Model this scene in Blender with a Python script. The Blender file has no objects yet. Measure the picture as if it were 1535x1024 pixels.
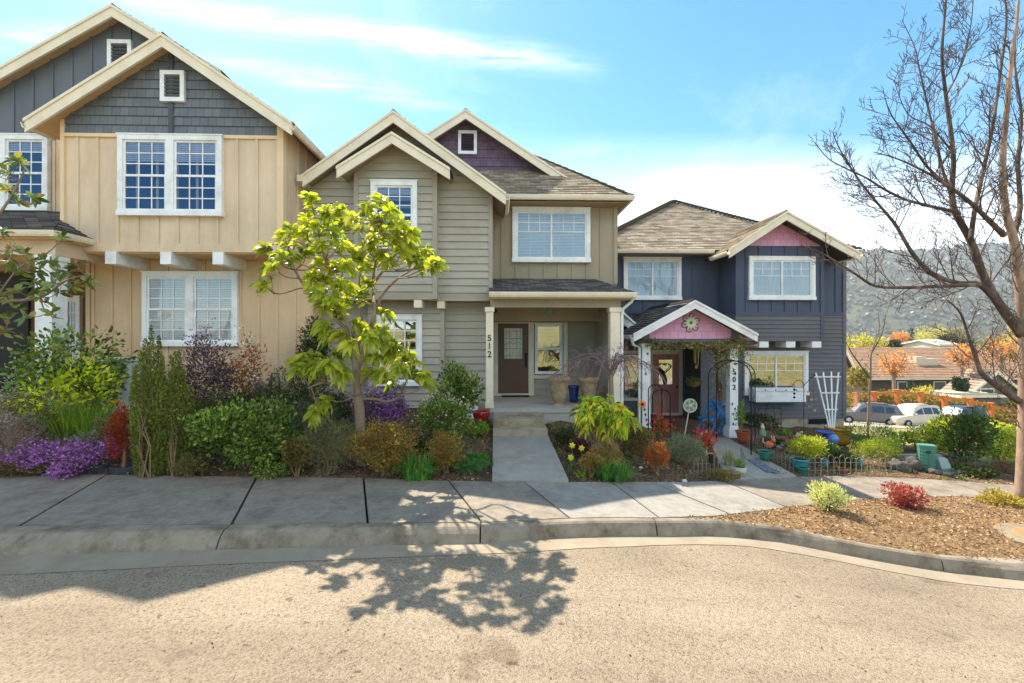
import bpy, math, random
import numpy as np
from mathutils import Vector, Matrix
PI = math.pi
R = math.radians
random.seed(5)
rs = np.random.RandomState(11)
SC = bpy.context.scene
COL = SC.collection
# ------------------------------------------------------------------ camera model (used to survey the place from the photograph)
F = 682.0; CXP = 767.5; HY = 505.0; EYE = 2.1; YAW = R(1.85)
CA, SA = math.cos(YAW), math.sin(YAW)

def ray(px, py):
    u = (px - CXP) / F; v = (HY - py) / F
    return (SA + u * CA, CA - u * SA, v)

def at(px, py, Y):
    d = ray(px, py); t = Y / d[1]
    return Vector((d[0] * t, Y, EYE + d[2] * t))

def wx(px, Y): return at(px, HY, Y).x
def wz(py, Y, px=745): return at(px, py, Y).z

def interp(x, pts):
    if x <= pts[0][0]: return pts[0][1]
    for (a, b), (c, d) in zip(pts, pts[1:]):
        if x <= c: return b + (d - b) * (x - a) / (c - a)
    return pts[-1][1]

def sstep(a, b, x):
    t = min(1, max(0, (x - a) / (b - a))); return t * t * (3 - 2 * t)

ZS = [(-40, .3), (-20, .15), (-8, .05), (-2, .01), (0, 0), (1, -.02), (2.5, -.17), (3.5, -.32), (5, -.5), (7, -.64), (9, -.75), (12, -.9), (20, -1.3), (40, -2.2), (100, -4)]
def zs(x):
    return sum(interp(x + k * .35, ZS) for k in (-2, -1, 0, 1, 2)) / 5

def on_street(px, py, dz=0.0):
    z = 0.0
    for _ in range(30):
        d = ray(px, py); t = (z - EYE) / d[2]
        z = .5 * z + .5 * (zs(d[0] * t) + dz)
    return Vector((d[0] * t, d[1] * t, z))

def curve(pixels, dz):
    P = sorted(((p.x, p.y) for p in (on_street(a, b, dz) for a, b in pixels)))
    return P

BACK = curve([(0, 709), (160, 712), (385, 715), (545, 717), (673, 721), (737, 722.5), (852, 723), (920, 723), (1025, 723), (1126, 718), (1195, 715), (1260, 713.5), (1349, 716), (1430, 721), (1525, 728)], 0)
BACK = [(-40, BACK[0][1] + .1)] + BACK + [(12, BACK[-1][1] + .5), (40, BACK[-1][1] + 4)]
FRONT = curve([(0, 788.5), (342, 786), (480, 784), (720, 783.5), (785, 780), (978, 776.5), (1066, 774), (1194, 759), (1281, 749.5), (1340, 746.5), (1407, 744), (1457, 745), (1535, 752)], 0)
FRONT = [(-40, FRONT[0][1])] + FRONT + [(12, FRONT[-1][1] + .5), (40, FRONT[-1][1] + 4)]
KTOP = curve([(0, 789), (342, 786.5), (480, 784.5), (720, 784), (785, 780.5), (978, 777), (1064, 776), (1179, 789.5), (1293, 814), (1400, 831), (1535, 838)], 0)
KTOP = [(-40, KTOP[0][1])] + KTOP + [(9, KTOP[-1][1] + .05), (40, KTOP[-1][1] + 1)]
KBOT = curve([(0, 833), (333, 824), (480, 819.5), (717, 815), (992, 803.5), (1076, 803), (1163, 811), (1255, 829), (1400, 854), (1535, 871)], -.15)
KBOT = [(-40, KBOT[0][1])] + KBOT + [(9, KBOT[-1][1] + .05), (40, KBOT[-1][1] + 1)]
GUT = curve([(0, 862), (326, 846), (480, 840), (785, 828), (950, 819), (1034, 816), (1110, 817.5), (1163, 824), (1247, 839), (1331, 856), (1426, 873), (1535, 884)], -.15)
GUT = [(-40, GUT[0][1])] + GUT + [(9, GUT[-1][1] + .05), (40, GUT[-1][1] + 1)]

RISE = [(-12, .62), (-6, .6), (-2.5, .45), (-.95, .22), (0, .14), (1.0, .2), (3, .26), (4.2, .05), (6, .05), (9, .05), (11, .1)]
def gz(x, y):
    z = zs(x)
    yb = interp(x, BACK)
    z += interp(x, RISE) * sstep(yb + .1, yb + 3.8, y)
    if y > yb: z += .05 * sstep(yb, yb + .3, y) * (1 if x < 4 else .3) * min(1, max(0, abs(x - .5) - .65) / .3)
    if x > 10.2:
        k = sstep(10.2, 13, x)
        z -= k * .127 * max(0, min(y, 42) - 9.3) + k * .03 * max(0, min(y, 150) - 42)
    return z

def on_ground(px, py):
    d = ray(px, py); t = 3.0
    while t < 60:
        if EYE + d[2] * t < gz(d[0] * t, d[1] * t): break
        t += .03
    return Vector((d[0] * t, d[1] * t, gz(d[0] * t, d[1] * t)))

# ------------------------------------------------------------------ materials
def S(r, g, b, k=1.0):
    f = lambda c: (c / 255 / 12.92 if c / 255 <= .04045 else ((c / 255 + .055) / 1.055) ** 2.4) * k
    return (f(r), f(g), f(b), 1)

def nmat(name):
    m = bpy.data.materials.new(name); m.use_nodes = True
    nt = m.node_tree; nt.nodes.clear()
    out = nt.nodes.new('ShaderNodeOutputMaterial')
    def N(t, **kw):
        n = nt.nodes.new('ShaderNode' + t)
        for k, v in kw.items():
            if k in n.inputs.keys(): n.inputs[k].default_value = v
            else: setattr(n, k, v)
        return n
    L = lambda a, b: nt.links.new(a, b)
    return m, nt, N, L, out

def ramp(N, stops, interp_='LINEAR'):
    r = N('ValToRGB'); e = r.color_ramp.elements; r.color_ramp.interpolation = interp_
    while len(e) < len(stops): e.new(.5)
    for el, (p, c) in zip(e, stops): el.position = p; el.color = c
    return r

def mix(N, L, a, b, fac, mode='MIX'):
    m = N('Mix', data_type='RGBA', blend_type=mode)
    for sock, v in ((m.inputs[0], fac), (m.inputs[6], a), (m.inputs[7], b)):
        if hasattr(v, 'is_linked'): L(v, sock)
        else: sock.default_value = v
    return m.outputs[2]

def mat(name, c, rough=.75, var=.12, scale=2.5, stretch=(1, 1, 1), bump=.15, bscale=40, spec=.3, metal=0.0, dirt=None, dscale=1.2, coat=0):
    """weathered solid colour: two noises vary the colour, a fine one bumps it"""
    m, nt, N, L, out = nmat(name)
    tc = N('TexCoord'); mp = N('Mapping'); mp.inputs['Scale'].default_value = stretch
    L(tc.outputs['Object'], mp.inputs['Vector'])
    n1 = N('TexNoise', Scale=scale, Detail=6.0, Roughness=.65); L(mp.outputs[0], n1.inputs['Vector'])
    lo = tuple(x * (1 - var) for x in c[:3]) + (1,); hi = tuple(min(1, x * (1 + var)) for x in c[:3]) + (1,)
    r = ramp(N, [(.3, lo), (.7, hi)]); L(n1.outputs[0], r.inputs[0]); col = r.outputs[0]
    if dirt:
        n2 = N('TexNoise', Scale=dscale, Detail=8.0, Roughness=.7); L(mp.outputs[0], n2.inputs['Vector'])
        r2 = ramp(N, [(.48, (0, 0, 0, 1)), (.72, (1, 1, 1, 1))]); L(n2.outputs[0], r2.inputs[0])
        col = mix(N, L, col, dirt, r2.outputs[0])
    p = N('BsdfPrincipled', Roughness=rough, Metallic=metal); p.inputs['Specular IOR Level'].default_value = spec
    if coat: p.inputs['Coat Weight'].default_value = coat
    L(col, p.inputs['Base Color'])
    if bump:
        n3 = N('TexNoise', Scale=bscale, Detail=4.0); L(mp.outputs[0], n3.inputs['Vector'])
        b = N('Bump', Strength=bump, Distance=.01); L(n3.outputs[0], b.inputs['Height']); L(b.outputs[0], p.inputs['Normal'])
    L(p.outputs[0], out.inputs[0])
    return m

def shingle_mat(name, cols, bw, rh, mortar, mc, rough=.95, var=.3, bump=.3):
    m, nt, N, L, out = nmat(name)
    tc = N('TexCoord')
    br = N('TexBrick'); br.offset = .5
    L(tc.outputs['UV'], br.inputs['Vector'])
    br.inputs['Color1'].default_value = (0, 0, 0, 1); br.inputs['Color2'].default_value = (1, 1, 1, 1); br.inputs['Mortar'].default_value = (0.5, .5, .5, 1)
    br.inputs['Scale'].default_value = 1; br.inputs['Mortar Size'].default_value = mortar; br.inputs['Brick Width'].default_value = bw; br.inputs['Row Height'].default_value = rh
    br.inputs['Mortar Smooth'].default_value = 0
    n0 = N('TexWhiteNoise'); 
    r = ramp(N, cols); L(br.outputs['Color'], r.inputs[0])
    n1 = N('TexNoise', Scale=1.7, Detail=7.0, Roughness=.7); L(tc.outputs['Object'], n1.inputs['Vector'])
    r1 = ramp(N, [(.3, (1 - var,) * 3 + (1,)), (.72, (1 + var,) * 3 + (1,))]); L(n1.outputs[0], r1.inputs[0])
    col = mix(N, L, r.outputs[0], r1.outputs[0], 1.0, 'MULTIPLY')
    col = mix(N, L, col, mc, br.outputs['Fac'])
    p = N('BsdfPrincipled', Roughness=rough); p.inputs['Specular IOR Level'].default_value = .15
    L(col, p.inputs['Base Color'])
    n3 = N('TexNoise', Scale=120.0, Detail=3.0); L(tc.outputs['Object'], n3.inputs['Vector'])
    b = N('Bump', Strength=bump, Distance=.01); L(n3.outputs[0], b.inputs['Height']); L(b.outputs[0], p.inputs['Normal'])
    L(p.outputs[0], out.inputs[0])
    return m

def leaf(name, cols, trans=.35, rough=.45, spec=.35, k=1.3, tk=1.4, dry=True):
    """foliage: every leaf takes its own tone, light comes through it"""
    m, nt, N, L, out = nmat(name)
    g = N('NewGeometry')
    n = len(cols)
    st = [(i / max(1, n - 1), tuple(min(.85, x * k) for x in c[:3]) + (1,)) for i, c in enumerate(cols)]
    if dry: st = [(p * .9, c) for p, c in st] + [(.93, S(128, 104, 66)), (1, S(96, 78, 54))]
    r = ramp(N, st); L(g.outputs['Random Per Island'], r.inputs[0])
    tc = N('TexCoord'); nz = N('TexNoise', Scale=2.2, Detail=3.0); L(tc.outputs['Object'], nz.inputs['Vector'])
    rr = ramp(N, [(.3, (.72, .72, .72, 1)), (.7, (1.25, 1.25, 1.25, 1))]); L(nz.outputs[0], rr.inputs[0])
    col = mix(N, L, r.outputs[0], rr.outputs[0], 1.0, 'MULTIPLY')
    p = N('BsdfPrincipled', Roughness=rough); p.inputs['Specular IOR Level'].default_value = spec
    L(col, p.inputs['Base Color'])
    t = N('BsdfTranslucent')
    tcol = mix(N, L, col, (tk, tk, tk * .6, 1), 1.0, 'MULTIPLY'); L(tcol, t.inputs[0])
    mx = N('MixShader'); mx.inputs[0].default_value = trans
    L(p.outputs[0], mx.inputs[1]); L(t.outputs[0], mx.inputs[2]); L(mx.outputs[0], out.inputs[0])
    return m

def glass(name, refl=.3, tint=(.9, .95, 1, 1), rough=.015, gtint=(1, 1, 1, 1)):
    m, nt, N, L, out = nmat(name)
    lw = N('LayerWeight'); lw.inputs['Blend'].default_value = .25
    ma = N('Math', operation='MULTIPLY_ADD'); L(lw.outputs['Fresnel'], ma.inputs[0]); ma.inputs[1].default_value = 1.0; ma.inputs[2].default_value = refl; ma.use_clamp = True
    tr = N('BsdfTransparent'); tr.inputs[0].default_value = tint
    gl = N('BsdfGlossy'); gl.inputs[0].default_value = gtint; gl.inputs['Roughness'].default_value = rough
    tc = N('TexCoord'); nz = N('TexNoise', Scale=1.3, Detail=1.0); L(tc.outputs['Object'], nz.inputs['Vector'])
    b = N('Bump', Strength=.14, Distance=.1); L(nz.outputs[0], b.inputs['Height']); L(b.outputs[0], gl.inputs['Normal'])
    mx = N('MixShader'); L(ma.outputs[0], mx.inputs[0]); L(tr.outputs[0], mx.inputs[1]); L(gl.outputs[0], mx.inputs[2]); L(mx.outputs[0], out.inputs[0])
    return m

# ------------------------------------------------------------------ mesh builder
ORG = {}
class MB:
    def __init__(s): s.v = []; s.f = []; s.uv = {}; s.mi = {}; s.sm = False
    def add(s, vs, fs, uvs=None, mi=0):
        b = len(s.v); s.v.extend(tuple(p) for p in vs)
        for k, f in enumerate(fs):
            i = len(s.f); s.f.append(tuple(b + q for q in f))
            if uvs: s.uv[i] = [uvs[q] for q in f]
            if mi: s.mi[i] = mi
        return s
    def box(s, x0, x1, y0, y1, z0, z1, mi=0):
        x0, x1 = sorted((x0, x1)); y0, y1 = sorted((y0, y1)); z0, z1 = sorted((z0, z1))
        return s.add([(x0, y0, z0), (x1, y0, z0), (x1, y1, z0), (x0, y1, z0), (x0, y0, z1), (x1, y0, z1), (x1, y1, z1), (x0, y1, z1)],
                     [(0, 3, 2, 1), (4, 5, 6, 7), (0, 1, 5, 4), (1, 2, 6, 5), (2, 3, 7, 6), (3, 0, 4, 7)], mi=mi)
    def beam(s, p, q, w, h, up=(0, 0, 1), mi=0):
        p, q = Vector(p), Vector(q); d = (q - p).normalized(); u = Vector(up)
        a = d.cross(u)
        if a.length < 1e-4: a = d.cross(Vector((0, 1, 0)))
        a.normalize(); c = a.cross(d).normalized()
        a *= w / 2; c *= h / 2
        return s.add([p - a - c, p + a - c, p + a + c, p - a + c, q - a - c, q + a - c, q + a + c, q - a + c],
                     [(0, 3, 2, 1), (4, 5, 6, 7), (0, 1, 5, 4), (1, 2, 6, 5), (2, 3, 7, 6), (3, 0, 4, 7)], mi=mi)
    def prism(s, poly, y0, y1, mi=0):
        n = len(poly)
        return s.add([(x, y0, z) for x, z in poly] + [(x, y1, z) for x, z in poly],
                     [tuple(range(n)), tuple(range(2 * n - 1, n - 1, -1))] + [(i, i + n, (i + 1) % n + n, (i + 1) % n) for i in range(n)], mi=mi)
    def tube(s, pts, rad, n=6, mi=0, cap=True):
        pts = [Vector(p) for p in pts]; m = len(pts)
        if not hasattr(rad, '__len__'): rad = [rad] * m
        vs = []; ref = Vector((.31, .77, .55))
        for i, p in enumerate(pts):
            d = (pts[min(i + 1, m - 1)] - pts[max(i - 1, 0)])
            if d.length < 1e-9: d = Vector((0, 0, 1))
            d.normalize()
            a = ref - d * ref.dot(d)
            if a.length < .1: a = Vector((1, 0, 0)) - d * d.x
            a.normalize(); ref = a; b = d.cross(a)
            for k in range(n):
                t = 2 * PI * k / n; vs.append(p + (a * math.cos(t) + b * math.sin(t)) * rad[i])
        fs = [(i * n + k, i * n + (k + 1) % n, (i + 1) * n + (k + 1) % n, (i + 1) * n + k) for i in range(m - 1) for k in range(n)]
        if cap: fs += [tuple(range(n - 1, -1, -1)), tuple(range((m - 1) * n, m * n))]
        return s.add(vs, fs, mi=mi)
    def lathe(s, prof, c, n=24, mi=0, sx=1, sy=1):
        vs = [(c[0] + r * math.cos(2 * PI * k / n) * sx, c[1] + r * math.sin(2 * PI * k / n) * sy, c[2] + z) for r, z in prof for k in range(n)]
        fs = [(i * n + k, i * n + (k + 1) % n, (i + 1) * n + (k + 1) % n, (i + 1) * n + k) for i in range(len(prof) - 1) for k in range(n)]
        return s.add(vs, fs, mi=mi)
    def ball(s, c, r, n=10, m=7, sc=(1, 1, 1), mi=0):
        prof = [(r * math.sin(PI * i / m) + 1e-4, -r * math.cos(PI * i / m)) for i in range(m + 1)]
        vs = [(c[0] + a * math.cos(2 * PI * k / n) * sc[0], c[1] + a * math.sin(2 * PI * k / n) * sc[1], c[2] + z * sc[2]) for a, z in prof for k in range(n)]
        fs = [(i * n + k, i * n + (k + 1) % n, (i + 1) * n + (k + 1) % n, (i + 1) * n + k) for i in range(m) for k in range(n)]
        return s.add(vs, fs, mi=mi)
    def lap(s, pts, up, nrm, course, thick, mi=0, jitter=0.0):
        """a flat polygon covered by lapped courses: every board or shingle row leans out at its lower edge"""
        pts = [Vector(p) for p in pts]; up = Vector(up).normalized(); nrm = Vector(nrm).normalized(); u = up.cross(nrm).normalized()
        o = pts[0]; P2 = [((p - o).dot(u), (p - o).dot(up)) for p in pts]
        v0 = min(p[1] for p in P2); v1 = max(p[1] for p in P2); umin = min(p[0] for p in P2)
        def clip(poly, lim, sgn):
            out = []
            for i in range(len(poly)):
                a, b = poly[i], poly[(i + 1) % len(poly)]; da, db = sgn * (a[1] - lim), sgn * (b[1] - lim)
                if da >= 0: out.append(a)
                if (da > 0 > db) or (da < 0 < db):
                    t = da / (da - db); out.append((a[0] + (b[0] - a[0]) * t, lim))
            return out
        k = 0
        while v0 + k * course < v1 - 1e-4:
            lo = v0 + k * course; hi = min(lo + course, v1)
            q = clip(clip(P2, lo, 1), hi, -1)
            if len(q) >= 3:
                f3 = lambda a, off: o + u * a[0] + up * a[1] + nrm * off
                tt = thick * (1 + random.uniform(-jitter, jitter))
                offs = [tt * (1 - (a[1] - lo) / course) + .002 for a in q]
                s.add([f3(a, d) for a, d in zip(q, offs)], [tuple(range(len(q)))], uvs=[(a[0] - umin, a[1] - v0) for a in q], mi=mi)
                for i in range(len(q)):
                    a, b = q[i], q[(i + 1) % len(q)]
                    if abs(a[1] - lo) < 1e-5 and abs(b[1] - lo) < 1e-5 and abs(a[0] - b[0]) > 1e-4:
                        s.add([f3(a, 0), f3(b, 0), f3(b, tt + .002), f3(a, tt + .002)], [(0, 1, 2, 3)], uvs=[(a[0] - umin, a[1] - v0 + .01), (b[0] - umin, a[1] - v0 + .01), (b[0] - umin, a[1] - v0 + .01), (a[0] - umin, a[1] - v0 + .01)], mi=mi)
            k += 1
        return s
    def blades(s, V, faces, mi=0):
        """V: (n, k, 3) array, the same faces for each of the n"""
        n, k, _ = V.shape; b = len(s.v)
        s.v.extend(map(tuple, V.reshape(-1, 3).tolist()))
        i0 = len(s.f)
        for i in range(n):
            o = b + i * k
            for f in faces: s.f.append(tuple(o + q for q in f))
        if mi:
            for i in range(i0, len(s.f)): s.mi[i] = mi
        return s
    def build(s, name, m, parent=None, smooth=False, **props):
        org = ORG.get(parent.name, Vector()) if parent else props.pop('org', Vector())
        me = bpy.data.meshes.new(name)
        V = np.array(s.v, dtype=np.float64).reshape(-1, 3) - np.array(org)
        me.from_pydata(V.tolist(), [], s.f)
        ms = m if isinstance(m, (list, tuple)) else [m]
        for a in ms: me.materials.append(a)
        if s.mi:
            arr = np.zeros(len(s.f), dtype=np.int32)
            for i, k in s.mi.items(): arr[i] = k
            me.polygons.foreach_set('material_index', arr)
        if s.uv:
            lay = me.uv_layers.new(name='UVMap'); data = np.zeros((len(me.loops), 2), dtype=np.float32)
            for i, uv in s.uv.items():
                st = me.polygons[i].loop_start
                data[st:st + len(uv)] = uv
            lay.data.foreach_set('uv', data.ravel())
        if smooth: me.polygons.foreach_set('use_smooth', [True] * len(me.polygons))
        me.update()
        o = bpy.data.objects.new(name, me); COL.objects.link(o)
        if parent: o.parent = parent; ORG[o.name] = org
        else: o.location = org; ORG[o.name] = Vector(org)
        for k, v in props.items(): o[k] = v
        return o

def thing(name, label, cat, loc, group=None, rz=0):
    o = bpy.data.objects.new(name, None); COL.objects.link(o); o.location = loc; o.rotation_euler.z = rz
    o.empty_display_size = .2
    o['label'] = label; o['category'] = cat
    if group: o['group'] = group
    ORG[o.name] = Vector(loc)
    return o

def local(root):                      # build the parts of a root around its own origin (rotated or copied things)
    ORG[root.name] = Vector((0, 0, 0)); return root

def copy_tree(o, parent=None):
    c = o.copy(); COL.objects.link(c)
    if parent: c.parent = parent
    for ch in list(o.children): copy_tree(ch, c)
    return c

def struct(name, mb, m, smooth=False, **kw):
    return mb.build(name, m, None, smooth, kind='structure', **kw)
# ------------------------------------------------------------------ materials of the place
TAN = mat('tan_paint', S(222, 197, 165), .8, .13, 1.6, (1, 1, .35), .12, 60, dirt=S(202, 174, 140), dscale=.9)
TANLO = TAN
CREAM = mat('cream_trim', S(240, 226, 200), .7, .06, 3, bump=.08, dirt=S(226, 208, 176), dscale=2)
WHITE = mat('white_trim', S(244, 243, 240), .55, .04, 3, bump=.05, dirt=S(214, 210, 203), dscale=2.2)
SLATE = mat('slate_grey_paint', S(108, 114, 120), .8, .12, 2, (1, 1, .4), .12, 60)
SLATESH = shingle_mat('slate_grey_shingle', [(0, S(108, 113, 118)), (1, S(122, 127, 131))], .17, .19, .005, S(88, 92, 97), .85, .12, .2)
OLIVE = mat('greige_siding', S(178, 170, 154), .8, .13, 1.3, (.35, 1, 1), .15, 70, dirt=S(156, 147, 130), dscale=.8)
OLIVETRIM = mat('greige_trim', S(168, 158, 140), .8, .08, 2, bump=.1)
OLIVEBB = mat('greige_boards', S(166, 152, 128), .8, .10, 1.5, (1, 1, .35), .12, 60)
PURPLE = shingle_mat('purple_shingle', [(0, S(108, 90, 108)), (1, S(124, 104, 122))], .2, .2, .005, S(84, 68, 86), .85, .15, .2)
NAVY = mat('navy_boards', S(82, 90, 108), .75, .10, 1.6, (1, 1, .35), .12, 60)
CHAR = mat('charcoal_siding', S(108, 107, 110), .78, .10, 1.3, (.35, 1, 1), .14, 70)
PINK = shingle_mat('pink_shingle', [(0, S(226, 166, 194)), (1, S(236, 180, 204))], .2, .2, .005, S(200, 140, 168), .8, .08, .15)
ROOFD = shingle_mat('dark_roof_shingle', [(0, S(82, 79, 78)), (.5, S(106, 101, 98)), (1, S(132, 124, 116))], .28, .14, .005, S(40, 38, 38), .95, .2, .5)
ROOFT = shingle_mat('tan_roof_shingle', [(0, S(128, 116, 99)), (.5, S(156, 142, 121)), (1, S(184, 169, 146))], .28, .14, .005, S(96, 84, 66), .95, .2, .5)
ROOFO = shingle_mat('terracotta_roof_shingle', [(0, S(146, 116, 92)), (1, S(166, 134, 108))], .5, .3, .01, S(110, 84, 66), .95, .2, .3)
SOFFIT = mat('soffit_boards', S(222, 186, 136), .8, .08, 2)
SOFFITG = mat('soffit_grey', S(160, 142, 112), .8, .08, 2)
CONC = mat('concrete', S(186, 182, 172), .9, .12, 3, bump=.25, bscale=90, dirt=S(176, 168, 150), dscale=1.5)
CONCDK = mat('foundation_concrete', S(180, 168, 148), .9, .14, 3, bump=.25, bscale=90, dirt=S(112, 100, 82), dscale=1.5)
DOORBR = mat('brown_door_paint', S(112, 84, 70), .5, .08, 2, (1, 1, .3), .1, 40)
DOORRED = mat('dusty_rose_door_paint', S(196, 128, 120), .5, .06, 2, bump=.05)
BLACK = mat('black_metal', S(34, 33, 34), .5, .1, 4, bump=.05, metal=.3)
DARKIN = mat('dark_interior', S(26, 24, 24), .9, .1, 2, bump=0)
BLIND = mat('blind_slats', S(238, 238, 234), .6, .05, 3, bump=0)
CURT = mat('sheer_curtain', S(214, 218, 222), .9, .16, 5, (6, 1, .3), .2, 6)
GLASSB = glass('window_glass', .13, (.72, .78, .86, 1), gtint=(.5, .68, 1, 1))
GLASSD = glass('window_glass_soft', .1)
GLASSM = glass('window_glass_strong', .42)
ART = mat('leaded_glass', S(206, 200, 180), .25, .25, 9, bump=.4, bscale=30, spec=.6)
LEAD = mat('lead_came', S(92, 84, 70), .5, .1, 4, bump=0)
BARK = mat('magnolia_bark', S(150, 128, 108), .9, .22, 8, (1, 1, .4), .5, 60)
BARKD = mat('dark_bark', S(82, 68, 60), .9, .3, 7, (1, 1, .4), .5, 60, dirt=S(150, 128, 108), dscale=4)
BARKP = mat('pale_bark', S(166, 138, 116), .9, .3, 7, (1, 1, .35), .6, 50, dirt=S(84, 68, 58), dscale=3.2)
TWIGM = mat('purple_grey_twigs', S(136, 112, 112), .9, .2, 8, bump=.2)
DRY = mat('dry_stems', S(150, 122, 90), .9, .2, 9, bump=.2)
TERRA = mat('terracotta', S(176, 92, 62), .8, .14, 6, bump=.15)
STONE = mat('cast_stone', S(176, 150, 118), .9, .16, 6, bump=.35, bscale=60, dirt=S(128, 106, 80), dscale=5)

def window(root, px, py, Y, style='hung', trim=.1, tm=None, gm=None, blind=(.0, 1.0), bm=None, rows=3, cols=3, label=None):
    """px, py: outer trim edges in the photograph; Y: wall plane. house > window > sash, pane, grid, blind"""
    tm = tm or WHITE; gm = gm or GLASSB; bm = bm or BLIND
    cx = (px[0] + px[1]) / 2
    x0, x1 = wx(px[0], Y), wx(px[1], Y); z1, z0 = wz(py[0], Y, cx), wz(py[1], Y, cx)
    b = MB(); p = .095
    b.box(x0, x1, Y - p, Y, z1 - trim, z1); b.box(x0 - .015, x1 + .015, Y - p - .02, Y, z0, z0 + trim)
    b.box(x0, x0 + trim, Y - p + .002, Y, z0 + trim, z1 - trim); b.box(x1 - trim, x1, Y - p + .002, Y, z0 + trim, z1 - trim)
    b.box(x0 - .02, x1 + .02, Y - p - .012, Y, z1, z1 + .025)
    ix0, ix1, iz0, iz1 = x0 + trim, x1 - trim, z0 + trim, z1 - trim
    units = [(ix0, ix1)]
    if style == 'pair':
        c = (ix0 + ix1) / 2; b.box(c - .075, c + .075, Y - p + .002, Y, iz0, iz1); units = [(ix0, c - .075), (c + .075, ix1)]
    w = b.build('window', tm, root)
    if label: w['label'] = label
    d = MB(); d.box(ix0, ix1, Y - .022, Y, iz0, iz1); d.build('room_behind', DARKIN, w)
    sash = MB(); grid = MB(); bl = MB(); sw = .045
    for a, c in units:
        if style == 'slider':
            m = (a + c) / 2; cells = [(a, m + .02, iz0, iz1, .062), (m - .02, c, iz0, iz1, .07)]
        elif style == 'fixed': cells = [(a, c, iz0, iz1, .065)]
        else:
            m = (iz0 + iz1) / 2; cells = [(a, c, m - .02, iz1, .062), (a, c, iz0, m + .02, .072)]
        for i, (u0, u1, v0, v1, f) in enumerate(cells):
            y1 = Y - .03
            sash.box(u0, u1, Y - f, y1, v1 - sw, v1); sash.box(u0, u1, Y - f, y1, v0, v0 + sw)
            sash.box(u0, u0 + sw, Y - f + .001, y1, v0 + sw, v1 - sw); sash.box(u1 - sw, u1, Y - f + .001, y1, v0 + sw, v1 - sw)
            g = MB(); gy = Y - f + .018
            g.add([(u0 + sw, gy, v0 + sw), (u1 - sw, gy, v0 + sw), (u1 - sw, gy, v1 - sw), (u0 + sw, gy, v1 - sw)], [(0, 1, 2, 3)])
            g.build('pane', gm, w)
            if rows:
                U0, U1, V0, V1 = u0 + sw, u1 - sw, v0 + sw, v1 - sw; t = .011; gy0, gy1 = gy - .008, gy + .004
                if style == 'slider':
                    for k in (1, 2):
                        x = U0 + (U1 - U0) * k / 3; grid.box(x - t, x + t, gy0, gy1, V1 - (V1 - V0) * .42, V1)
                    grid.box(U0, U1, gy0 - .001, gy1, V1 - (V1 - V0) * .42 - t, V1 - (V1 - V0) * .42 + t)
                    grid.box(U0, U1, gy0 - .001, gy1, V1 - (V1 - V0) * .21 - t, V1 - (V1 - V0) * .21 + t)
                else:
                    for k in range(1, cols): x = U0 + (U1 - U0) * k / cols; grid.box(x - t, x + t, gy0, gy1, V0, V1)
                    for k in range(1, rows): z = V0 + (V1 - V0) * k / rows; grid.box(U0, U1, gy0 - .001, gy1, z - t, z + t)
        H = iz1 - iz0; zt = iz1 - blind[0] * H; zb = iz1 - blind[1] * H
        if blind[1] > blind[0]:
            if bm is BLIND:
                n = int((zt - zb) / .04)
                for k in range(n):
                    z = zt - k * .04
                    bl.add([(a + .01, Y - .027, z), (c - .01, Y - .027, z), (c - .01, Y - .036, z - .036), (a + .01, Y - .036, z - .036)], [(0, 1, 2, 3)])
            else:
                n = 28; vs = []
                for k in range(n + 1):
                    x = a + .005 + (c - a - .01) * k / n; y = Y - .031 - .006 * math.sin(k * 2.1)
                    vs += [(x, y, zt), (x, y, zb)]
                bl.add(vs, [(2 * k, 2 * k + 1, 2 * k + 3, 2 * k + 2) for k in range(n)])
    sash.build('sash', WHITE, w)
    if grid.f: grid.build('grid', WHITE, w)
    if bl.f: bl.build('blind' if bm is BLIND else 'curtain', bm, w)
    return w

def vent(root, px, py, Y, slat):
    cx = (px[0] + px[1]) / 2
    x0, x1 = wx(px[0], Y), wx(px[1], Y); z1, z0 = wz(py[0], Y, cx), wz(py[1], Y, cx); t = .085
    b = MB(); b.box(x0, x1, Y - .07, Y, z1 - t, z1); b.box(x0, x1, Y - .07, Y, z0, z0 + t); b.box(x0, x0 + t, Y - .068, Y, z0 + t, z1 - t); b.box(x1 - t, x1, Y - .068, Y, z0 + t, z1 - t)
    v = b.build('vent', WHITE, root)
    s = MB(); s.box(x0 + t, x1 - t, Y - .02, Y, z0 + t, z1 - t); s.build('backing', BLACK, v)
    l = MB(); n = 6
    for k in range(n):
        z = z0 + t + (z1 - z0 - 2 * t) * (k + .5) / n; h = (z1 - z0 - 2 * t) / n
        l.beam((x0 + t, Y - .045, z), (x1 - t, Y - .045, z), .014, h * .62, up=(0, -.9, .6))
    l.build('louvre', slat, v)

def battens(b, x0, x1, z0, z1, Y, sp, w=.055, d=.024, off=0.0):
    """z1 may be a function of x"""
    x = x0 + off
    while x < x1:
        zt = z1(x) if callable(z1) else z1
        if zt > z0 + .02: b.box(max(x0, x - w / 2), min(x1, x + w / 2), Y - d, Y + .01, z0, zt)
        x += sp

def gable_top(px, Y):
    """three (px, py) photograph points of a gable outline -> world XZ at plane Y"""
    return [(at(a, b, Y).x, at(a, b, Y).z) for a, b in px]

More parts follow.
